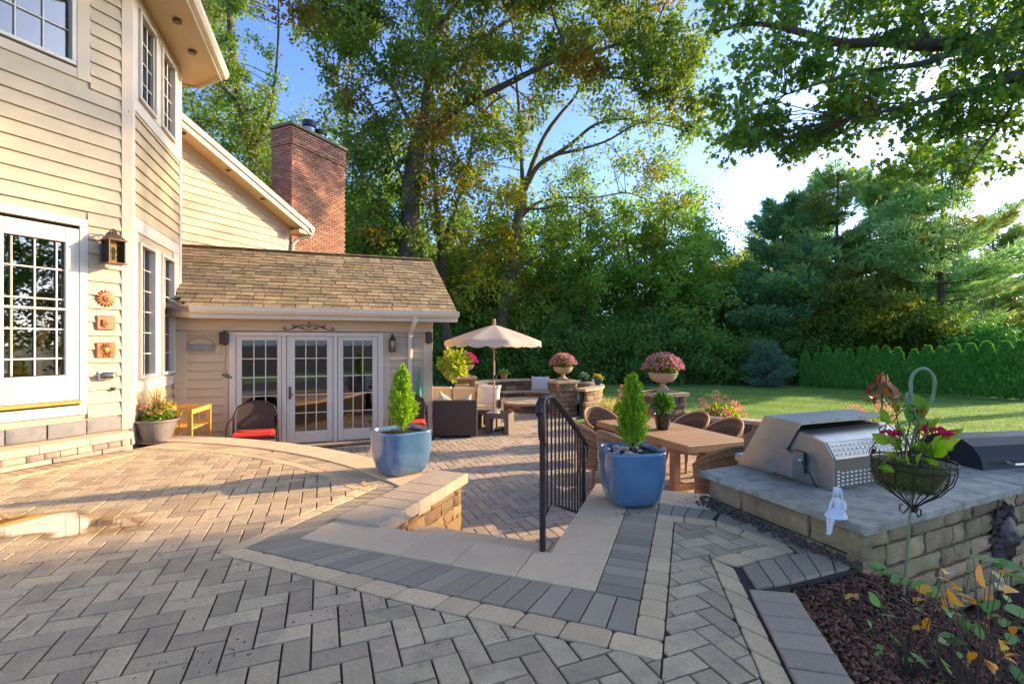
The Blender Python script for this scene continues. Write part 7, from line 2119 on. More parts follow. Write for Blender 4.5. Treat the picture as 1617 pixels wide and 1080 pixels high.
# ---- the big oak behind the sunroom
d0 = 20.5
def L3(pts, ddl=None): return [D(x, y, d0 + (ddl[i] if ddl else 0)) for i, (x, y) in enumerate(pts)]
oak_limbs = [
    (L3([(655, 622), (650, 520), (646, 420), (648, 340), (650, 290), (657, 235)]), .50, .37),
    (L3([(657, 240), (668, 190), (674, 150), (677, 90), (679, 20), (676, -80), (680, -200)], [0, 0, .2, .3, .5, .8, 1]), .26, .10),
    (L3([(656, 245), (672, 215), (700, 190), (745, 160), (800, 133), (850, 108), (882, 95), (925, 88), (975, 70), (1030, 60)], [0, -.2, -.4, -.8, -1.1, -1.3, -1.5, -1.7, -2, -2.3]), .20, .045),
    (L3([(880, 96), (890, 70), (875, 30), (868, -20), (872, -90)], [-1.5, -1.5, -1.4, -1.3, -1.1]), .07, .03),
    (L3([(882, 95), (915, 110), (960, 122), (1010, 130), (1060, 160)], [-1.5, -1.6, -1.8, -2, -2.1]), .06, .02),
    (L3([(676, 130), (700, 110), (730, 88), (765, 60), (800, 35), (840, 10), (880, -30)], [.2, .4, .7, 1, 1.3, 1.6, 2]), .16, .06),
    (L3([(665, 215), (640, 180), (615, 130), (580, 80), (540, 20), (510, -60)], [0, .3, .8, 1.3, 1.8, 2.2]), .12, .04),
    (L3([(650, 300), (625, 260), (600, 190), (565, 140), (530, 118)], [0, -.4, -.9, -1.4, -1.9]), .08, .02),
    (L3([(650, 380), (620, 330), (590, 300), (560, 250)], [0, -.5, -.9, -1.2]), .05, .02),
    (L3([(677, 60), (720, 10), (760, -60), (800, -150)], [.3, .0, -.4, -.8]), .12, .05),
    (L3([(677, 30), (640, -30), (600, -100), (540, -170)], [.3, .6, 1, 1.5]), .12, .05)]
rs = np.random.RandomState(2); cl = []
def add_px(n, x0, x1, y0, y1, dr=(17, 24), cr=(.65, 1.05), w=1.0, keep=lambda x, y: True):
    k = 0
    while k < n:
        x, y = rs.uniform(x0, x1), rs.uniform(y0, y1)
        if not keep(x, y): continue
        cl.append((tuple(D(x, y, rs.uniform(*dr))), rs.uniform(*cr), w)); k += 1
add_px(90, 470, 700, -120, 210, (17.5, 24), keep=lambda x, y: not (x < 520 and 60 < y < 190))
add_px(36, 545, 640, 190, 400, (18.3, 23.5))
add_px(12, 655, 740, 250, 400, (19, 23), w=.7)
add_px(105, 690, 1080, -140, 95, (17, 23))
add_px(30, 880, 1105, 60, 225, (16.9, 19.4), (.5, .8), w=.75, keep=lambda x, y: y < 100 + (x - 880) * .55)
add_px(22, 700, 880, 90, 230, (17.6, 22.5), (.55, .85), w=.6)
add_px(26, 420, 1100, -330, -110, (17.2, 24), (1.0, 1.5))
add_px(14, 635, 668, 240, 560, (20, 20.8), (.3, .45), w=.25)
build_tree('oak_tree', 'tall forked oak with orange tinged leaves rising behind the sunroom roof', (0, 0, 0), oak_limbs, cl, m_oak, 5, leaf=.18, per=270, M=T(0, 0, 0), twr=.035, sub=6)

# ---- pale barked tree behind the parasol
d0 = 24.5; cl = []
t2 = [
    (L3([(772, 606), (782, 560), (792, 510), (803, 455), (812, 400), (818, 350), (826, 305)]), .36, .24),
    (L3([(826, 310), (824, 260), (821, 190), (816, 130), (812, 60), (800, -10)], [0, .1, .3, .5, .6, .7]), .13, .04),
    (L3([(826, 305), (840, 262), (860, 215), (885, 180), (910, 150), (925, 110), (940, 60)], [0, 0, -.2, -.4, -.6, -.8, -1]), .15, .04),
    (L3([(828, 300), (850, 262), (880, 243), (905, 225), (935, 200), (965, 190), (1000, 188)], [0, -.3, -.6, -.8, -1, -1.2, -1.4]), .16, .04),
    (L3([(880, 244), (920, 235), (960, 222), (1010, 195), (1060, 200), (1100, 215)], [-.6, -.8, -1, -1.2, -1.3, -1.4]), .09, .02),
    (L3([(826, 340), (850, 320), (890, 312), (940, 312), (990, 305), (1030, 320)], [0, .3, .6, .9, 1.2, 1.5]), .09, .025),
    (L3([(824, 330), (855, 330), (880, 325), (915, 330), (950, 350)], [0, -.3, -.7, -1, -1.3]), .07, .02),
    (L3([(803, 450), (830, 415), (850, 405), (875, 380)], [0, -.3, -.6, -.8]), .08, .03),
    (L3([(826, 260), (800, 220), (780, 170), (765, 110)], [.1, .6, 1, 1.3]), .07, .025)]
add_px(46, 740, 1040, -20, 330, (22, 28), (.65, 1.05), w=.62)
add_px(24, 900, 1115, 170, 360, (22.5, 26), (.6, .95), w=.55)
add_px(16, 960, 1115, 90, 210, (22, 24.5), (.6, .85), w=.7)
add_px(40, 700, 900, 330, 520, (23, 28), (.8, 1.2), w=.8)
add_px(12, 760, 1000, -160, -20, (22, 27), (1.0, 1.3), w=.8)
build_tree('shade_tree', 'pale barked many limbed tree leaning right behind the parasol', (0, 0, 0), t2, cl, m_oak2, 6, leaf=.18, per=230, M=T(0, 0, 0), twr=.035, sub=6, bark=pm('pale_bark', (.20, .16, .12), rough=.95, nscale=3, nvar=.5, bump=1.2, bscale=9, stretch=(6, 6, 1.2)))

# ---- dark slender tree between them
d0 = 22.5; cl = []
t3 = [
    (L3([(712, 609), (705, 520), (698, 440), (695, 390)]), .20, .16),
    (L3([(695, 395), (690, 330), (684, 260), (682, 190), (684, 120)]), .13, .04),
    (L3([(696, 400), (708, 360), (722, 320), (738, 275), (744, 235), (752, 195), (775, 165), (800, 150)], [0, 0, -.1, -.2, -.3, -.4, -.5, -.6]), .13, .03),
    (L3([(735, 285), (765, 300), (800, 305), (830, 303)], [-.2, -.3, -.4, -.5]), .04, .015),
    (L3([(705, 520), (725, 460), (745, 420), (760, 380)], [0, .3, .5, .8]), .07, .025)]
add_px(50, 655, 820, 180, 470, (20.5, 24.5), (.6, 1.0), w=.7)
add_px(20, 680, 780, 60, 200, (20.5, 24), (.6, 1.0), w=.7)
build_tree('young_oak', 'slender dark stemmed tree with bright leaves between the oak and the shade tree', (0, 0, 0), t3, cl, m_decy, 7, leaf=.18, per=230, M=T(0, 0, 0), twr=.03, sub=5)

# ---- tall trees behind the house
d0 = 24.0; cl = []
t4 = [
    (L3([(430, 640), (415, 450), (405, 330), (398, 240), (380, 170), (368, 90), (362, 0), (355, -120), (350, -260)]), .34, .12),
    (L3([(398, 245), (425, 180), (436, 110), (440, 40), (440, -40)], [0, -.4, -.8, -1.2, -1.5]), .10, .03),
    (L3([(410, 400), (360, 330), (320, 240), (300, 150)], [0, .6, 1.2, 1.8]), .10, .03), (L3([(415, 460), (470, 380), (520, 300), (560, 230)], [0, .6, 1.2, 1.8]), .10, .03),
    (L3([(362, 10), (320, -60), (260, -120), (200, -160)], [0, .6, 1.2, 1.8]), .10, .03),
    (L3([(380, 170), (340, 120), (310, 60), (290, -20)], [0, .4, .8, 1.2]), .12, .04)]
add_px(190, 280, 452, -120, 420, (21.5, 27.5), (.6, 1.0), w=.75, keep=lambda x, y: not (x > 425 and y < 200))
add_px(80, 330, 640, 150, 470, (24, 30), (.8, 1.2), w=.8, keep=lambda x, y: y > 180 or x < 420)
add_px(20, 150, 330, -220, 150, (23, 28), (.9, 1.3), w=.8)
build_tree('tall_tree', 'tall tree draped with foliage behind the house roof left of the chimney', (0, 0, 0), t4, cl, m_oak2, 8, leaf=.17, per=250, M=T(0, 0, 0), twr=.035, sub=5, lim=4.6)

# ---- woodland behind the lawn: prototypes and their copies
def generic_limbs(seed, H, r0, spread=2.2, nl=7, z0=.25):
    r = random.Random(seed); top = Vector((r.uniform(-.6, .6), r.uniform(-.6, .6), H * .92))
    tr = [Vector((0, 0, 0)), Vector((r.uniform(-.2, .2), r.uniform(-.2, .2), H * .3)), Vector((r.uniform(-.4, .4), r.uniform(-.4, .4), H * .6)), top]
    L_ = [([tuple(p) for p in tr], r0, r0 * .2)]
    for i in range(nl):
        f = z0 + (.85 - z0) * i / nl; a = i * 2.4 + r.uniform(-.4, .4); b = resample(tr, 20)[int(f * 20)]; l_ = spread * (1.15 - f) * r.uniform(.8, 1.3)
        L_.append(([tuple(b), tuple(b + Vector((math.cos(a) * l_ * .5, math.sin(a) * l_ * .5, l_ * .4))), tuple(b + Vector((math.cos(a) * l_, math.sin(a) * l_, l_ * 1.0)))], r0 * .45 * (1 - f * .6), r0 * .08))
    return L_
PROT = {}
def proto(key, name, H, rad, mat, seed, n, per, leaf, r0, lo, label):
    t = build_tree(name, label, (0, 0, 0), generic_limbs(seed, H, r0, rad[0] * .9), crown_clusters(seed, n, (0, 0, (H + lo) / 2), (rad[0], rad[1], (H - lo) / 2), (.75, 1.2), .6, lo=lo), mat, seed, leaf=leaf, per=per, M=T(0, 0, -500), twr=.03, sub=4, nsides=6)
    PROT[key] = [t, False]
    return t
proto('A', 'woodland_tree', 11.8, (3.0, 3.0), m_dec, 11, 88, 210, .22, .22, 1.4, 'x')
proto('B', 'woodland_tree', 11.0, (2.7, 2.7), m_dec, 12, 80, 210, .22, .20, 1.0, 'x')
proto('Y', 'woodland_tree', 9.5, (2.5, 2.5), m_decy, 13, 64, 210, .22, .17, 1.4, 'x')
proto('U', 'understory_shrub', 4.2, (1.9, 1.6), m_under, 14, 40, 260, .17, .06, .15, 'x')
def place(key, x, y, rz, s_, label, group, cat=None, sz=None):
    t, used = PROT[key]
    M = Matrix.Translation((x, y, ZL - .12)) @ Matrix.Rotation(rz, 4, 'Z') @ Matrix.Diagonal((s_, s_, sz or s_, 1))
    if not used:
        PROT[key][1] = True
        old = WM[t]
        kids = [c for c in WM if c.parent is t]
        rel = {c: old.inverted() @ WM[c] for c in kids}
        t.matrix_world = M; WM[t] = M
        for c in kids: WM[c] = M @ rel[c]
        retag(t, label, group, cat); return t
    c = dup(t, M, label, group)
    if cat: c['category'] = cat
    return c
r = random.Random(77)
GW_ = 'trees of the woodland beyond the lawn'
woods = [('A', 915, 27.5, .92, None, 'dark green tree in the woodland straight above the pillar at the curved bench'),
         ('B', 985, 30, 1.02, None, 'broad woodland tree between the shade tree and the tallest maple'),
         ('A', 1052, 28, .98, None, 'tallest rounded woodland tree left of the patch of open sky'),
         ('B', 1112, 30, .90, None, 'rounded woodland tree at the left edge of the open sky'),
         ('Y', 1160, 33, .98, None, 'yellow tinged tree between the rounded trees and the pines'),
         ('A', 1185, 42, .95, None, 'distant tree seen in the dip left of the pines'),
         ('B', 865, 31, .95, None, 'woodland tree behind the right limbs of the shade tree'),
         ('A', 800, 33, 1.0, None, 'woodland tree behind the parasol top'),
         ('Y', 745, 28, .95, None, 'bright yellow green tree right of the sunroom roof end'),
         ('B', 690, 31, 1.05, None, 'tall woodland tree above the sunroom roof end'),
         ('A', 610, 29, 1.1, None, 'woodland tree behind the oak trunk'),
         ('B', 540, 30, 1.15, None, 'woodland tree behind the brick chimney'),
         ('A', 455, 31, 1.25, None, 'woodland tree seen between gable and chimney'),
         ('Y', 1560, 33, .82, None, 'yellow green tree behind the right end of the hedge'),
         ('Y', 1455, 37, .9, None, 'yellow green tree glowing behind the pine trunks')]
for i, (k, px, d_, s_, sz, lb) in enumerate(woods):
    x = (px - CX_) / F_ * d_
    place(k, x, d_, r.uniform(0, 6.28), s_, lb, GW_, 'tree', sz)
GU = 'shrubs along the wood edge'
under = [(700, 24.6, .8), (745, 25.0, .85), (790, 25.4, .9), (835, 25.2, .85), (880, 25.4, .95), (925, 25.2, .8), (968, 25.0, .95), (1010, 24.8, .85), (1052, 24.9, .95), (1095, 24.9, .85), (1135, 24.7, .8), (1172, 24.4, .75),
         (1240, 25.4, .8), (1290, 26, .9), (1345, 26.5, .9), (1400, 26, .85), (1455, 25.5, .9), (1510, 24.5, .85), (1570, 23.5, .9), (1625, 22, .9)]
anch = ['behind the hanging basket', 'left of the parasol pole', 'right of the parasol pole', 'above the orange terracotta pot', 'above the bench pillow', 'behind the smaller pink urn', 'right of the smaller pink urn', 'left of the big urn',
        'behind the big urn', 'right of the big urn', 'left of the blue spruce', 'touching the blue spruce', 'behind the first hedge conifers', 'behind the left part of the hedge', 'behind the hedge left of the spinner', 'behind the copper spinner', 'behind the shepherd hook', 'under the neighbouring roof', 'right of the neighbouring house', 'at the right end of the hedge']
for (px, d_, s_), an in zip(under, anch):
    x = (px - CX_) / F_ * d_
    place('U', x, d_, r.uniform(0, 6.28), s_ * r.uniform(.92, 1.08), 'dark woodland shrub ' + an, GU, 'shrub')

# second, deeper row of dark foliage that closes the view under the crowns (a far wood reads as one mass)
rs = np.random.RandomState(31); n = 26000
ang = rs.uniform(-.78, .86, n); dd = rs.uniform(33, 40, n)
hh = np.abs(rs.normal(0, 1, n)) * 1.6 + rs.uniform(0, 4.6, n)
P = np.stack([np.tan(ang) * dd, dd, ZL + hh * (1 + .3 * np.sin(ang * 23))], 1)
put_np('far_woodland', leaves(P, .55, rs, LEAF_DIAMOND, up=.1), None, Matrix.Identity(4), m_under, kind='stuff')

# ---- white pines
def pine(name, label, H, seed, M, r0=.24, R0=4.0, n_wh=18, mat=None, lo=.18, dense=1.0):
    t = thing(name, label, 'tree', M, 'white pines beyond the hedge')
    r = random.Random(seed); rs = np.random.RandomState(seed)
    tr = [Vector((0, 0, 0)), Vector((r.uniform(-.15, .15), r.uniform(-.15, .15), H * .5)), Vector((r.uniform(-.2, .2), r.uniform(-.2, .2), H))]
    TP = resample(tr, 30)
    mb = MB().tube(TP, [r0 * (1 - .93 * i / 30) for i in range(31)], 8)
    Lp = []; Ld = []
    for w_ in range(n_wh):
        f = lo + (1 - lo) * (w_ + r.uniform(-.2, .2)) / n_wh; f = min(.985, max(lo * .8, f)); b = TP[int(f * 30)]
        R1 = R0 * (1 - f) ** .62 * r.uniform(.8, 1.15) * (.6 + .4 * min(1, (f - lo * .6) / .25)) + .25
        for k in range(r.choice((4, 5, 5, 6))):
            a = r.uniform(0, 6.283); l_ = R1 * r.uniform(.65, 1.15); dr = Vector((math.cos(a), math.sin(a), 0)); rise = r.uniform(.0, .22) + .5 * f
            e = b + dr * l_ + Vector((0, 0, l_ * rise)); m_ = b + dr * l_ * .5 + Vector((0, 0, l_ * rise * .2 - .04 * l_))
            pth = resample([b, m_, e], 5); mb.tube(pth, [.05 * (1 - f * .6) * (1 - .16 * q) for q in range(6)], 4, cap=False)
            nn = int(l_ * 105 * dense) + 34
            u = rs.uniform(.28, 1.05, nn); A = np.array([tuple(p) for p in pth]); idx = u * 5; i0 = np.clip(idx.astype(int), 0, 4); P = A[i0] + (A[i0 + 1] - A[i0]) * (idx - i0)[:, None]
            side = np.array([-dr.y, dr.x, 0]); wd = .42 * l_ * np.sin(np.clip(u, 0, 1) * math.pi * .82) ** .7 * .55 + .12
            sv = rs.uniform(-1, 1, nn)
            P = P + (side * (sv * wd)[:, None] + np.stack([np.zeros(nn), np.zeros(nn), rs.uniform(-.02, .16, nn) + .05 * (1 - sv ** 2)], 1)) * (1 if H > 4 else .5)
            D_ = np.array(tuple(dr)) * .8 + side * (sv * .8)[:, None] + rs.normal(size=(nn, 3)) * .4 + np.array([0, 0, .35])
            Lp.append(P); Ld.append(D_)
    put('trunk', mb.mesh('trunk', True), t, M, m_bark)
    P = np.concatenate(Lp); d_ = np.concatenate(Ld)
    sh = np.array([(0, 0, 0), (.10, .45, 0), (0, 1, 0), (-.10, .45, 0)])
    VF = leaves_dir(P, d_, .32 if H > 4 else .12, rs, shape=sh, var=.3, roll=2)
    VF2 = leaves_dir(P + rs.normal(size=P.shape) * .05, d_ + rs.normal(size=P.shape) * .5, .28 if H > 4 else .10, rs, shape=sh, var=.3, roll=2)
    put_np('crown', [VF, VF2], t, M, mat or m_needle)
    return t
def at(px, d_): return ((px - CX_) / F_ * d_, d_)
def TP_(px, d_, rz=0, s_=1.0, sz=1.0):
    x, y = at(px, d_); return Matrix.Translation((x, y, ZL - .1)) @ Matrix.Rotation(rz, 4, 'Z') @ Matrix.Diagonal((s_, s_, s_ * sz, 1))
pA = pine('white_pine', 'bluish dark pine at the left end of the pine group', 10.2, 3, TP_(1240, 28), mat=leafmat('bluish_pine', [(.14, .30, .14), (.20, .38, .18), (.30, .50, .24)], transl=.35), dense=1.1)
pB = pine('white_pine', 'broad yellow green pine with a bare stem showing left of centre in the pine group', 11.5, 8, TP_(1325, 26.5, 1.2), R0=4.4)
dup(pB, TP_(1283, 30, 2.2, 1.0), 'pine behind the gap between the bluish pine and the broad pine')
pC = pine('white_pine', 'large pine with long horizontal plumes and dark trunk at right', 12.0, 15, TP_(1480, 24.6, .4), R0=4.8, lo=.24)
dup(pC, TP_(1402, 28, 3.0, .98), 'pine standing behind the middle of the pine group')
dup(pB, TP_(1565, 29.5, 4.0, .85), 'pine behind the neighbouring house near the right edge')
# bright broadleaf in front of the pines
proto('L', 'small_tree', 4.6, (2.2, 2.0), leafmat('locust_leaf', [(.06, .13, .02), (.11, .2, .03), (.2, .27, .04)], transl=.45, patch_cols=[(.34, .34, .03), (.18, .24, .03)], pscale=.5, pthr=.5), 23, 46, 260, .16, .10, 1.5, 'x')
place('L', *at(1395, 24.2), .4, 1.0, 'small bright leaved tree in front of the pine trunks behind the hedge', 'small trees behind the hedge', 'tree')
place('L', *at(1330, 25.2), 2.4, .92, 'small green tree behind the left part of the hedge', 'small trees behind the hedge', 'tree')
place('L', *at(1475, 23.5), 4.1, .72, 'small yellow green tree just left of the neighbouring house', 'small trees behind the hedge', 'tree')
# vine covered mound and the neighbour's house
proto('V', 'vine_mound', 3.2, (2.3, 1.6), m_arbor, 25, 44, 300, .16, .08, .9, 'x')
place('V', *at(1585, 21.5), .2, .88, 'dark vine covered shrub arching over the grey neighbouring roof', None, 'shrub')
nh = T(*at(1535, 27), ZL, R(-8))
t = thing('neighbour_house', 'pale grey sided house glimpsed between trees at the right', 'house', nh)
nb = MB().box((0, 0, 1.3), (4.4, 3.5, 2.6)); put('wall', nb, t, nh, m_siding2 if 'm_siding2' in globals() else pm('grey_siding', (.42, .44, .47), rough=.7, nscale=4, nvar=.15))
for i in range(13): put('siding_board', MB().add([(-2.2, -1.775, .15 + i * .18), (2.2, -1.775, .15 + i * .18), (2.2, -1.755, .33 + i * .18), (-2.2, -1.755, .33 + i * .18), (-2.2, -1.75, .15 + i * .18), (2.2, -1.75, .15 + i * .18)], [(0, 1, 2, 3), (0, 1, 5, 4)]), t, nh, MATS.get('grey_siding'))
put('roof', MB().add([(-2.5, -2.0, 2.55), (2.5, -2.0, 2.55), (2.5, 0, 3.7), (-2.5, 0, 3.7), (-2.5, 2.0, 2.55), (2.5, 2.0, 2.55)], [(0, 1, 2, 3), (3, 2, 5, 4), (0, 3, 4), (1, 5, 2)]), t, nh, m_shingle)

# ---- arborvitae hedge
def arbor(seed, H, r_):
    rs = np.random.RandomState(seed); n = 5200
    u = rs.uniform(0, 1, n) ** .9; a = rs.uniform(0, 6.283, n)
    prof = np.interp(u, [0, .08, .35, .65, .85, 1], [.72, .95, 1.0, .85, .62, .12])
    lob = 1 + .10 * np.sin(a * 5 + u * 14) + .08 * np.sin(a * 9 - u * 30)
    q = r_ * prof * lob * rs.uniform(.72, 1.02, n)
    P = np.stack([q * np.cos(a), q * np.sin(a), u * H], 1)
    d_ = np.stack([np.cos(a) * .6, np.sin(a) * .6, np.full(n, 1.0)], 1) + rs.normal(size=(n, 3)) * .3
    return leaves_dir(P, d_, .10, rs, shape=np.array([(0, 0, 0), (.26, .5, 0), (0, 1, 0), (-.26, .5, 0)]), roll=2.2)
AP = [mesh_np('spray', *arbor(s_, 1.66, .205)) for s_ in (1, 2, 3)]
core_ = MB().lathe([(.2, .03), (.24, .5), (.2, 1.0), (.10, 1.4), (.001, 1.52)], 10).mesh('core', True)
a_, b_ = Vector((13.95, 22.75, 0)), Vector((18.7, 17.0, 0)); n = 17
r = random.Random(3)
ordl = 'second third fourth fifth sixth seventh eighth ninth tenth eleventh twelfth thirteenth fourteenth fifteenth sixteenth seventeenth eighteenth'.split()
hedge_lb = ['first arborvitae at the left end of the hedge, standing slightly apart']
for i in range(18):
    p = a_.lerp(b_, i / n) + Vector((r.uniform(-.05, .05), r.uniform(-.05, .05), 0)); s_ = r.uniform(.92, 1.06) * (1 + .012 * i)
    M_ = T(p.x, p.y, ZL - .05, r.uniform(0, 6.28), s_)
    lb = hedge_lb[0] if i == 0 else ordl[i - 1] + ' arborvitae from the left end of the hedge row'
    t = thing('arborvitae', lb, 'hedge tree', M_, 'arborvitae of the hedge' if i else 'arborvitae hedge end')
    put('foliage', AP[i % 3], t, M_, m_arbor); put('stem', MB().tube([(0, 0, -.05), (0, 0, 1.2)], [.035, .02], 5).mesh('stem') if i == 0 else bpy.data.meshes['stem_shared'] if 'stem_shared' in bpy.data.meshes else (lambda m: (setattr(m, 'name', 'stem_shared'), m)[1])(MB().tube([(0, 0, -.05), (0, 0, 1.2)], [.035, .02], 5).mesh('stem_shared')), t, M_, m_stem)
# blue spruce
x, y = at(1213, 22.4)
pS = pine('blue_spruce', 'small blue spruce at the back edge of the lawn', 1.85, 41, T(x, y, ZL - .05), r0=.05, R0=.95, n_wh=14, mat=m_needleb, lo=.04, dense=1.6)
del pS['group']

# ---- trees outside the picture on the sunny side; they shade the terrace and show in the window glass
def qp(q, s_): return (-.3256 * q + .9455 * s_, .9455 * q + .3256 * s_)
yl = ['leafy yard tree nearest the maple, standing beyond the right picture edge', 'round yard tree beyond the right picture edge level with the counter', 'yellow green yard tree beyond the right picture edge, level with the dining table',
      'tall narrow yard tree in the second row beyond the right edge', 'tall narrow yard tree at the back of the second row beyond the right edge', 'yard tree in the second row level with the mulch bed']
for (q, s_, k, sc, sz), lb in zip(((-3.2, 17, 'A', .80, .75), (.2, 18.5, 'B', .82, .85), (2.3, 22, 'Y', .60, 1.15), (2.2, 26.5, 'B', .62, 1.3), (1.0, 30, 'A', .8, 1.3), (-2.2, 27, 'B', .8, 1.1)), yl):
    x, y = qp(q, s_)
    place(k, x, y, r.uniform(0, 6.28), sc, lb, 'yard trees right of the terrace', 'tree', sz)

t_ = build_tree('yard_tree', 'very tall yard tree far beyond the right picture edge, its high crown dappling the house', (0, 0, 0), [([(0, 0, 0), (.2, 0, 6), (0, .2, 12), (.1, 0, 16)], .34, .1)],
                crown_clusters(71, 34, (0, 0, 14.8), (4.6, 4.6, 3.2), (.8, 1.3), .3, lo=11.2), m_oak2, 71, leaf=.2, per=170, M=T(21.0, 15.9, ZL), sub=5)

# ---- maple reaching in from the right
cl = []; rs = np.random.RandomState(9)
mb0 = Vector((9.6, 6.3, ZL))
def mp(x, y, d_): return tuple(D(x, y, d_))
ml = [([tuple(mb0), (9.5, 6.4, 1.0), (9.3, 6.5, 2.6), (9.1, 6.6, 4.2)], .32, .24),
      ([(9.1, 6.6, 4.0), (8.6, 6.7, 5.2), mp(1640, 40, 7.2), mp(1555, 62, 7.2), mp(1466, 72, 7.1), mp(1404, 66, 7.0), mp(1326, 68, 7.0), mp(1249, 47, 7.0), mp(1190, 38, 7.0), mp(1130, 50, 7.1)], .17, .018),
      ([(9.2, 6.5, 3.2), (8.6, 6.4, 4.2), mp(1617, 124, 6.4), mp(1570, 140, 6.4), mp(1500, 150, 6.3), mp(1420, 170, 6.2), mp(1340, 190, 6.2)], .12, .014),
      ([mp(1555, 62, 7.2), mp(1466, 98, 6.9), mp(1390, 110, 6.8), mp(1311, 127, 6.7), mp(1240, 150, 6.7)], .06, .012),
      ([mp(1617, 124, 6.4), mp(1585, 190, 6.6), mp(1540, 250, 6.8), mp(1520, 300, 7)], .026, .006),
      ([mp(1466, 72, 7.1), mp(1440, 10, 7.4), mp(1400, -60, 7.6)], .07, .02),
      ([mp(1249, 47, 7.0), mp(1225, 20, 7.2), mp(1210, -20, 7.4)], .03, .01),
      ([(9.1, 6.6, 4.0), (9.0, 7.4, 6.5), (8.6, 8.2, 9.0)], .18, .05), ([(9.2, 6.5, 3.6), (10.5, 5.6, 6.0), (11.4, 5.0, 8.5)], .16, .05), ([(8.6, 6.7, 5.2), (7.2, 5.4, 7.0), (6.0, 4.6, 8.2)], .11, .03)]
low = [(1112, 60), (1114, 150), (1128, 212), (1142, 262), (1165, 250), (1200, 222), (1216, 208), (1228, 236), (1262, 254), (1282, 246), (1303, 226), (1340, 250), (1380, 300), (1440, 335), (1500, 335), (1560, 350), (1640, 360)]
def lowy(x):
    for a, b in zip(low[:-1], low[1:]):
        if a[0] <= x <= b[0]: return a[1] + (b[1] - a[1]) * (x - a[0]) / (b[0] - a[0])
    return 350
k = 0
while k < 150:
    x, y = rs.uniform(1116, 1690), rs.uniform(-60, 350)
    if y > lowy(x) - 12: continue
    if x < 1230 and y > 70 and rs.uniform() < .45: continue
    if x < 1175 and 45 < y < 95: continue
    if x > 1330 and y > 215 and rs.uniform() < .55: continue
    cl.append((mp(x, y, rs.uniform(5.8, 8.2)), rs.uniform(.22, .34), .9)); k += 1
for k in range(12):
    x = rs.uniform(1125, 1310); cl.append((mp(x, lowy(x) - rs.uniform(8, 30), rs.uniform(6, 7.2)), .2, .8))
for k in range(26):
    a = rs.uniform(0, 6.28); q = rs.uniform(1, 3.2); p = (9.0 + q * math.cos(a), 5.6 + q * math.sin(a), rs.uniform(5.5, 10.5))
    if abs(p[0]) / max(.1, p[1]) < 1.1 and (p[2] - 1.4) / max(.1, p[1]) < .74: continue
    cl.append((p, rs.uniform(.7, 1.1), 2.2))
build_tree('maple_tree', 'spreading maple whose leafy branches reach in from the upper right', (0, 0, 0), ml, cl, m_maple, 10, leaf=.078, per=105, shape=LEAF_MAPLE, M=T(0, 0, 0), twr=.022, sub=6, spread=.5)

# ---------------------------------------------------------------- beds, shrubs and small plants
m_mulch = pm('dark_mulch', (.06, .028, .018), base2=(.03, .015, .010), rough=.95, nscale=18, bump=1.5, bscale=40)
def bumpy(name, poly, z, amp, cell, mat):
    reg = ccw([(p[0], p[1]) for p in poly]); xs = [p[0] for p in reg]; ys = [p[1] for p in reg]
    nx = int((max(xs) - min(xs)) / cell) + 1; ny = int((max(ys) - min(ys)) / cell) + 1; mb = MB(); r = random.Random(1); idx = {}
    for i in range(nx + 1):
        for j in range(ny + 1):
            x, y = min(xs) + i * cell, min(ys) + j * cell
            idx[i, j] = len(mb.v); mb.v.append((x, y, z + amp * (math.sin(x * 5.1 + y * 2) * .4 + math.sin(y * 7.3) * .3 + r.uniform(-.5, .5))))
    for i in range(nx):
        for j in range(ny):
            x, y = min(xs) + (i + .5) * cell, min(ys) + (j + .5) * cell
            if inside((x, y), reg): mb.f.append((idx[i, j], idx[i + 1, j], idx[i + 1, j + 1], idx[i, j + 1]))
    return put(name, mb.mesh(name, True), None, Matrix.Identity(4), mat, kind='structure')
def bedz(x, y):
    u, v = UV((x, y)); eu = .62 + .43 * min(1, max(0, (v - 3.05) / .5)) + .22 * max(0, -(v - 2.3) * .35); e = min(1, max(0, (u - eu - .03) / .85))
    return -.058 - .46 * e * e * (3 - 2 * e)
bed1 = [W(.56, 3.25), W(.60, 2.9), W(.66, 2.3), W(.84, 1.1), W(1.0, -1.4), (5.5, .2), (6.6, 3.2), (5.6, 4.55), (2.25, 3.02), W(1.0, 3.64)]
bo = bumpy('mulch_bed', bed1, 0, .03, .06, m_mulch)
for v_ in bo.data.vertices: v_.co.z += bedz(v_.co.x, v_.co.y) - .012
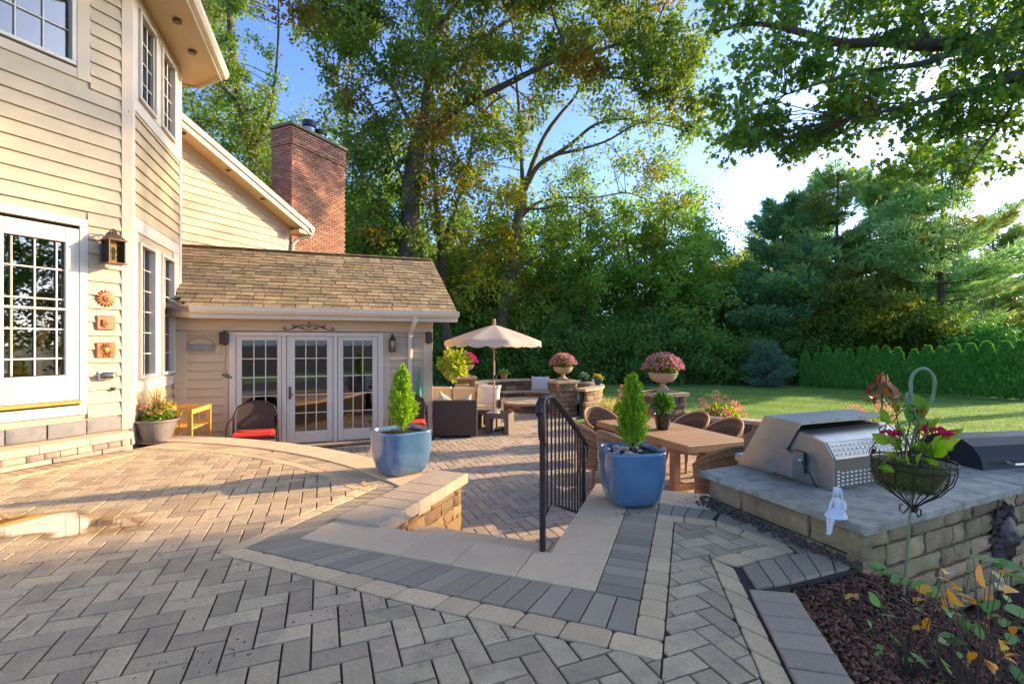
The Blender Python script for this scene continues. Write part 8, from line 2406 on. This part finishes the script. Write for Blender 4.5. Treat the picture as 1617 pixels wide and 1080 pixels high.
def chips(name, poly, n, seed, sc=1.0, mat=None):
    reg = ccw([(p[0], p[1]) for p in poly]); xs = [p[0] for p in reg]; ys = [p[1] for p in reg]
    rs = np.random.RandomState(seed); P = []
    while len(P) < n:
        q = (rs.uniform(min(xs), max(xs)), rs.uniform(min(ys), max(ys)))
        if inside(q, reg): P.append(q)
    P = np.array(P); L_ = rs.uniform(.008, .026, n) * sc; Wd = rs.uniform(.003, .007, n) * sc; Hh = rs.uniform(.0015, .004, n) * sc
    base = np.array([(-1, -1, -1), (1, -1, -1), (1, 1, -1), (-1, 1, -1), (-1, -1, 1), (1, -1, 1), (1, 1, 1), (-1, 1, 1)], float)
    V = base[None] * np.stack([L_, Wd, Hh], 1)[:, None, :]
    a = rs.uniform(0, 6.283, n); b = rs.normal(0, .4, n)
    x = V[..., 0] * np.cos(b)[:, None] - V[..., 2] * np.sin(b)[:, None]; z_ = V[..., 0] * np.sin(b)[:, None] + V[..., 2] * np.cos(b)[:, None]
    X = x * np.cos(a)[:, None] - V[..., 1] * np.sin(a)[:, None]; Y = x * np.sin(a)[:, None] + V[..., 1] * np.cos(a)[:, None]
    zb = np.array([bedz(p[0], p[1]) for p in P])
    V = np.stack([X + P[:, 0:1], Y + P[:, 1:2], z_ + (zb + rs.uniform(-.005, .024, n))[:, None]], -1)
    F = np.array([(0, 3, 2, 1), (4, 5, 6, 7), (0, 1, 5, 4), (1, 2, 6, 5), (2, 3, 7, 6), (3, 0, 4, 7)])
    F = (F[None] + (np.arange(n) * 8)[:, None, None]).reshape(-1, 4)
    return put_np(name, (V.reshape(-1, 3), F), None, Matrix.Identity(4), mat, kind='stuff')
m_chip = pm('bark_chip', (.21, .085, .042), rough=.9, nscale=40, nvar=.5, rndv=.65, hue=.01)
near = [W(.56, 3.2), W(.66, 2.3), W(.84, 1.2), (3.6, 1.6), (4.8, 3.9), (2.25, 2.98), W(1.0, 3.62)]
chips('mulch', near, 19000, 3, mat=m_chip)
bed2 = [(2.25, 12.4), (2.75, 13.6), (2.9, 15.2), (2.3, 16.9), (3.4, 16.6), (4.4, 14.0), (4.3, 11.6), (4.1, 10.4), (3.3, 10.1), (2.6, 10.8), (2.2, 11.6)]
bumpy('mulch_bed', bed2, ZL - .0, .02, .15, m_mulch)
bed3 = [(3.6, 10.0), (4.4, 10.9), (6.4, 10.2), (8.6, 8.3), (9.6, 5.6), (7.9, 5.0), (7.4, 6.2), (6.3, 7.75), (5.0, 9.0), (4.1, 9.7)]
bumpy('mulch_bed', bed3, ZL - .0, .02, .15, m_mulch)

# blades of grass on the lawn
rs = np.random.RandomState(8); n = 64000; lp = ccw(lawn_edge)
X = rs.uniform(1.5, 17, n * 2); Y = 9.5 + 12.5 * rs.uniform(0, 1, n * 2) ** 1.3
ok = (np.abs(X / Y) < 1.12) & ~((X < 3.9) & (Y < 10.4)) & (X * .75 + Y > 12.7) & ~(((X - .52) ** 2 + (Y - 14.4) ** 2) < 5.3)
P = np.stack([X[ok], Y[ok], np.full(ok.sum(), ZL - .052)], 1)[:n]
d_ = rs.normal(size=P.shape) * .35 + np.array([0, 0, 1.0])
put_np('lawn_grass', leaves_dir(P, d_, .055, rs, shape=np.array([(.09, 0, 0), (0, 1, 0), (-.09, 0, 0)]), roll=3), None, Matrix.Identity(4), leafmat('grass_blade', [(.12, .27, .035), (.2, .36, .05), (.3, .38, .09)], transl=.3), kind='stuff')

def grass_clump(c, h, n, cols, seed, label, w=.35, group='ornamental grass clumps'):
    M = T(*c); t_ = thing('grass_clump', label, 'ornamental grass', M, group); gr = MB(); r = random.Random(seed)
    for i in range(n):
        a = r.uniform(0, 6.28); o = r.uniform(.05, 1) * w; L_ = h * r.uniform(.6, 1.1); b = (r.uniform(-1, 1) * w * .45, r.uniform(-1, 1) * w * .45); c_, s_ = math.cos(a), math.sin(a); vs = []
        for q in (0, .35, .7, 1):
            p = Vector((b[0] + c_ * o * q ** 1.7, b[1] + s_ * o * q ** 1.7, L_ * (q - .25 * q ** 3))); ww = .008 * (1 - q * .95); vs += [(p.x - s_ * ww, p.y + c_ * ww, p.z), (p.x + s_ * ww, p.y - c_ * ww, p.z)]
        gr.add(vs, [(0, 1, 3, 2), (2, 3, 5, 4), (4, 5, 7, 6)])
    put('blades', gr, t_, M, leafmat('blade_%d' % seed, cols, transl=.4)); return t_
YG = [(.45, .42, .10), (.62, .55, .22), (.30, .36, .06), (.7, .62, .35)]
GG = [(.22, .24, .06), (.38, .34, .14), (.15, .2, .04), (.5, .42, .22)]
grass_clump((2.45, 12.2, ZL), .80, 420, YG, 1, 'variegated yellow grass clump right of the curved bench wall', .5)
grass_clump((5.15, 9.55, ZL), .62, 420, GG, 2, 'straw green grass clump right of the coral hydrangea behind the grill', .5)
grass_clump((5.9, 9.1, ZL), .60, 420, GG, 3, 'straw green grass clump behind the raised grill hood', .55)
grass_clump((7.35, 8.2, ZL), .72, 200, YG, 4, 'yellow grass clump behind the black barrel grill', .35)
grass_clump((6.5, 8.0, ZL), .45, 160, YG, 6, 'low yellow grass left of the black barrel grill behind the basket', .35)
def hydrangea(c, r_, label, seed, nb=14, hz=.55, bloom=None, lm=None):
    M = T(*c); t_ = thing('hydrangea', label, 'shrub', M, 'hydrangeas in the beds'); rs = np.random.RandomState(seed); n = 650
    P = sphere_pts(rs, n, (r_, r_, hz), .35); P[:, 2] = np.abs(P[:, 2]) + .12
    put_np('foliage', leaves_dir(P, P + rs.normal(size=P.shape) * .2, .10, rs, LEAF_OVAL, roll=1.2), t_, M, lm or leafmat('hydr_leaf', [(.10, .2, .02), (.22, .33, .03), (.42, .45, .05)], transl=.4))
    st = MB(); r = random.Random(seed); VF = []
    for i in range(nb):
        a = r.uniform(0, 6.28); q = r_ * r.uniform(.35, 1.15); e = Vector((math.cos(a) * q, math.sin(a) * q, .25 + hz * r.uniform(.55, 1.15) * (1.25 - .5 * q / r_)))
        st.tube([(0, 0, 0), (e.x * .5, e.y * .5, e.z * .6), tuple(e)], [.008, .006, .004], 4)
        m = 70; C_ = np.array(tuple(e)) + sphere_pts(rs, m, (.085, .085, .11), .6); VF.append(leaves_dir(C_, C_ - np.array(tuple(e)) + rs.normal(size=(m, 3)) * .05, .04, rs, shape=np.array([(0, 0, 0), (.4, .5, 0), (0, 1, 0), (-.4, .5, 0)]), roll=2))
    put('stems', st, t_, M, m_stem); put_np('blooms', VF, t_, M, bloom or leafmat('coral_bloom', [(.62, .22, .12), (.75, .38, .22), (.5, .16, .10), (.7, .45, .3)], transl=.3)); return t_
hydrangea((4.35, 9.95, ZL), .42, 'coral flowered hydrangea behind the low wall right of the big urn', 3, 11, .55)
hydrangea((2.75, 11.1, ZL), .45, 'dusky pink hydrangea behind the cypress in the right planter', 4, 12, .55, bloom=leafmat('dusky_bloom', [(.40, .17, .13), (.55, .28, .2), (.34, .12, .10)], transl=.3))
hydrangea((6.35, 8.55, ZL), .40, 'coral hydrangea half hidden behind the shepherd hook basket', 5, 9, .6)

# leafy shrub in the mulch, lower right
SH = T(2.02, 2.12, -.09)
t = thing('leafy_shrub', 'bare stemmed shrub with green and orange leaves in the mulch at lower right', 'shrub', SH)
k_ = 1 / 3.177
gl = [(110, 548, .8), (170, 565, .9), (500, 448, 1.5), (478, 515, 1.6), (595, 462, 1.6), (650, 470, 1.0), (672, 532, 1.2), (600, 520, 1.0), (625, 588, 1.5), (570, 705, 1.4), (670, 705, 1.6), (655, 760, 1.2), (738, 715, 1.0), (350, 700, 1.0), (480, 800, 1.0),
      (320, 625, 1.3), (330, 590, 1.1), (225, 705, .6), (155, 660, .9), (210, 880, .8), (60, 737, 1.0), (185, 995, 1.1), (60, 865, .7), (330, 970, .6), (700, 1000, 1.5), (560, 920, .9), (500, 855, .7), (735, 570, .9), (236, 572, .9), (300, 600, .8), (660, 640, .9), (700, 800, .9)]
ol = [(345, 513, 1.0), (340, 560, 1.2), (230, 605, 1.3), (215, 665, 1.0), (385, 615, 1.3), (435, 640, 1.0), (560, 580, 1.4), (570, 645, 1.3), (695, 612, 1.1), (275, 760, 1.2), (565, 775, 1.2), (362, 665, .8), (425, 605, .7), (643, 520, .6)]
st = MB(); r = random.Random(14); Pg = []; Dg = []; Sg = []; Po = []; Do = []; So = []
bases = [Vector((x_, y_, bedz(x_, y_))) for x_, y_ in ((1.90, 2.30), (2.15, 2.25), (2.35, 2.35), (2.45, 2.15), (2.0, 2.1))]
for lst, PP, DD, SS in ((gl, Pg, Dg, Sg), (ol, Po, Do, So)):
    for (x, y, s_) in lst:
        px, py = 1380 + x * k_, 740 + y * k_; d_ = r.uniform(2.05, 2.45)
        e = D(px, py, d_)
        if y > 840: e = G(px, py, -.42)
        b = min(bases, key=lambda q: abs(q.x - e.x) + r.uniform(0, .3)); m_ = b.lerp(e, .5) + Vector((r.uniform(-.04, .04), r.uniform(-.03, .03), .02))
        if y < 900: st.tube([b, m_, e], [.0035, .0028, .0012], 5)
        dr = Vector((r.uniform(-1, 1), r.uniform(-.8, .1), r.uniform(-.35, .25)))
        PP.append(tuple(e - dr.normalized() * .02)); DD.append(tuple(dr)); SS.append(.068 * s_)
for i in range(60):
    b = r.choice(bases); e = b + Vector((r.uniform(-.30, .34), r.uniform(-.22, .2), r.uniform(.10, .50))); st.tube([b, b.lerp(e, .5) + Vector((r.uniform(-.04, .04), 0, r.uniform(0, .04))), e], [.003, .0024, .001], 4)
    tgt = (Pg, Dg, Sg) if r.random() < .62 else (Po, Do, So)
    for q_ in range(2 if r.random() < .5 else 1):
        dr = Vector((r.uniform(-1, 1), r.uniform(-1, .3), r.uniform(-.3, .4))); tgt[0].append(tuple(e)); tgt[1].append(tuple(dr)); tgt[2].append(r.uniform(.03, .07))
for i in range(26):
    b = r.choice(bases); a = r.uniform(0, 6.28); e = b + Vector((math.cos(a) * r.uniform(.1, .45), math.sin(a) * r.uniform(.05, .3), r.uniform(.05, .42))); st.tube([b, b.lerp(e, .5) + Vector((r.uniform(-.05, .05), 0, r.uniform(0, .05))), e], [.003, .0022, .001], 4)
put('stems', st, t, Matrix.Identity(4), m_stem)
rs = np.random.RandomState(1)
bigl = np.array([(0, 0, 0), (.16, .12, .05), (.27, .36, .07), (.25, .62, .05), (.12, .86, .0), (0, 1, -.05), (-.12, .86, 0), (-.25, .62, .05), (-.27, .36, .07), (-.16, .12, .05)])
put_np('green_leaves', leaves_dir(np.array(Pg), np.array(Dg), np.array(Sg) * 1.15, rs, shape=bigl, roll=.5, var=.1), t, Matrix.Identity(4), leafmat('shrub_green', [(.10, .24, .05), (.17, .34, .07), (.24, .42, .10)], transl=.35))
put_np('orange_leaves', leaves_dir(np.array(Po), np.array(Do), np.array(So) * 1.15, rs, shape=bigl * np.array([1, 1, 2.2]), roll=.6, var=.1), t, Matrix.Identity(4), leafmat('shrub_orange', [(.80, .30, .02), (.85, .45, .03), (.70, .38, .12)], transl=.35))

# fallen leaves
m_dry = leafmat('dry_leaf', [(.42, .17, .04), (.55, .26, .08), (.35, .14, .03)], transl=.2)
oakl = LEAF_OAK * np.array([1.3, 1, 3])
for i, (x, y, z, s_, lb) in enumerate(((1356, 962, -.14, .095, 'tan oak leaf lying on the dark mulch'), (1130, 802, .012, .05, 'curled dry leaf on the coping behind the blue planter'), (22, 818, .008, .10, 'rusty leaf lying at the left edge of the puddle'),
                     (434, 714, .012, .07, 'orange leaf on the curved border pavers near the middle'), (404, 749, .012, .05, 'small dry leaf on the herringbone pavers at mid left'), (349, 700, .02, .05, 'small dry leaf on the pale curved coping'), (584, 762, .012, .06, 'dry leaf crumb at the foot of the far blue planter'))):
    p = G(x, y, z); rs = np.random.RandomState(60 + i); VF = leaves_dir(np.array([tuple(p)]) - np.array([[.03, 0, 0]]), np.array([(rs.uniform(-1, 1), rs.uniform(-1, 1), .15)]), s_, rs, shape=oakl, roll=.25, var=0)
    V, F = VF; cz = np.array([p.x, p.y, p.z])
    t = thing('fallen_leaf', lb, 'leaf', T(*p), 'fallen leaves', mesh_np('leaf', V - cz, F), m_dry)
rs = np.random.RandomState(77); n = 60
P = np.stack([rs.uniform(-4.5, 2.5, n), rs.uniform(5.5, 12, n), np.full(n, ZL + .008)], 1); P = P[(P[:, 0] > -3.5) & (P[:, 1] < 9.2 + P[:, 0] * .37)]
n2 = 40; x_ = rs.uniform(-1.3, 3.1, n2); w_ = rs.uniform(.02, 2.4, n2)
pr_ = np.array([tuple(FB @ sp(a, b, .04)) for a, b in zip(x_, w_)])
put_np('leaf_litter', leaves(pr_, .055, rs, oakl, up=3), None, Matrix.Identity(4), leafmat('litter_leaf', [(.45, .26, .08), (.55, .33, .12)], transl=.2), kind='stuff')

# crumbs of leaf, twig and bark lying about the upper terrace
dm = MB(); r = random.Random(91)
fld = ccw([(p.x, p.y) for p in field]); k = 0
while k < 420:
    x, y = r.uniform(-5.5, 1.6), r.uniform(1.6, 6.4)
    if not inside((x, y), fld): continue
    a = r.uniform(0, 3.14); L_ = r.choice((.004, .006, .008, .012, .022)); w_ = r.uniform(.0012, .004)
    dm.box((x, y, .005), (L_, w_, .002), None, a); k += 1
for cx_, cy_ in ((-1.28, 4.78), (.98, 3.92), (-.9, 2.5), (-1.4, 2.15), (1.7, 4.3)):
    for i in range(70 if cy_ > 3 else 22):
        x, y = r.gauss(cx_, .10), r.gauss(cy_, .07); dm.box((x, y, .007), (r.uniform(.003, .014), r.uniform(.002, .005), .003), None, r.uniform(0, 3))
put('terrace_litter', dm, None, Matrix.Identity(4), m_soil, kind='stuff')

# puddle on the upper terrace
m_w = bpy.data.materials.new('puddle_water'); t_ = nt(m_w); N = t_.nodes.new; L = t_.links.new
o_ = N('ShaderNodeOutputMaterial'); cl_ = N('ShaderNodeBsdfTransparent'); tr_ = N('ShaderNodeBsdfTransparent'); tr_.inputs[0].default_value = (.70, .63, .50, 1)
gl_ = N('ShaderNodeBsdfGlossy'); gl_.inputs['Roughness'].default_value = .03
fz = N('ShaderNodeFresnel'); fz.inputs['IOR'].default_value = 1.33; ms = N('ShaderNodeMixShader'); m2_ = N('ShaderNodeMixShader')
at_ = N('ShaderNodeAttribute'); at_.attribute_name = 'wet'
geo_ = N('ShaderNodeNewGeometry'); nz_ = N('ShaderNodeTexNoise'); nz_.inputs['Scale'].default_value = 3.2; nz_.inputs['Detail'].default_value = 7; L(geo_.outputs['Position'], nz_.inputs['Vector'])
ma_ = N('ShaderNodeMath'); ma_.operation = 'MULTIPLY_ADD'; ma_.inputs[1].default_value = 1.3; L(nz_.outputs['Fac'], ma_.inputs[0]); L(at_.outputs['Fac'], ma_.inputs[2])
r1_ = N('ShaderNodeMapRange'); r1_.inputs[1].default_value = .85; r1_.inputs[2].default_value = 1.15; L(ma_.outputs[0], r1_.inputs[0])
r2_ = N('ShaderNodeMapRange'); r2_.inputs[1].default_value = 1.04; r2_.inputs[2].default_value = 1.26; L(ma_.outputs[0], r2_.inputs[0])
mu = N('ShaderNodeMath'); mu.operation = 'MULTIPLY'; mu.use_clamp = True; mu2 = N('ShaderNodeMath'); mu2.operation = 'MULTIPLY'; mu2.inputs[1].default_value = .7; mu2.use_clamp = True
L(fz.outputs[0], mu2.inputs[0]); L(mu2.outputs[0], mu.inputs[0]); L(r2_.outputs[0], mu.inputs[1])
L(r1_.outputs[0], m2_.inputs[0]); L(cl_.outputs[0], m2_.inputs[1]); L(tr_.outputs[0], m2_.inputs[2])
L(mu.outputs[0], ms.inputs[0]); L(m2_.outputs[0], ms.inputs[1]); L(gl_.outputs[0], ms.inputs[2]); L(ms.outputs[0], o_.inputs['Surface'])
cpt = Vector((-3.75, 3.72, 0)); pv = []; pf = []; ww = []
NR_, NA_ = 5, 40
for j in range(NR_ + 1):
    for i in range(NA_):
        a = 2 * math.pi * i / NA_; q = j / NR_
        p = cpt + Vector((math.cos(a) * 1.25 * q, math.sin(a) * .42 * q, .0055)); pv.append((p.x, p.y, .0055)); ww.append(1 - q)
pf = [(j * NA_ + i, j * NA_ + (i + 1) % NA_, (j + 1) * NA_ + (i + 1) % NA_, (j + 1) * NA_ + i) for j in range(NR_) for i in range(NA_)]
pm_e = bpy.data.meshes.new('puddle'); pm_e.from_pydata(pv, [], pf); at2 = pm_e.attributes.new('wet', 'FLOAT', 'POINT'); at2.data.foreach_set('value', ww)
put('puddle', pm_e, None, Matrix.Identity(4), m_w, kind='structure')
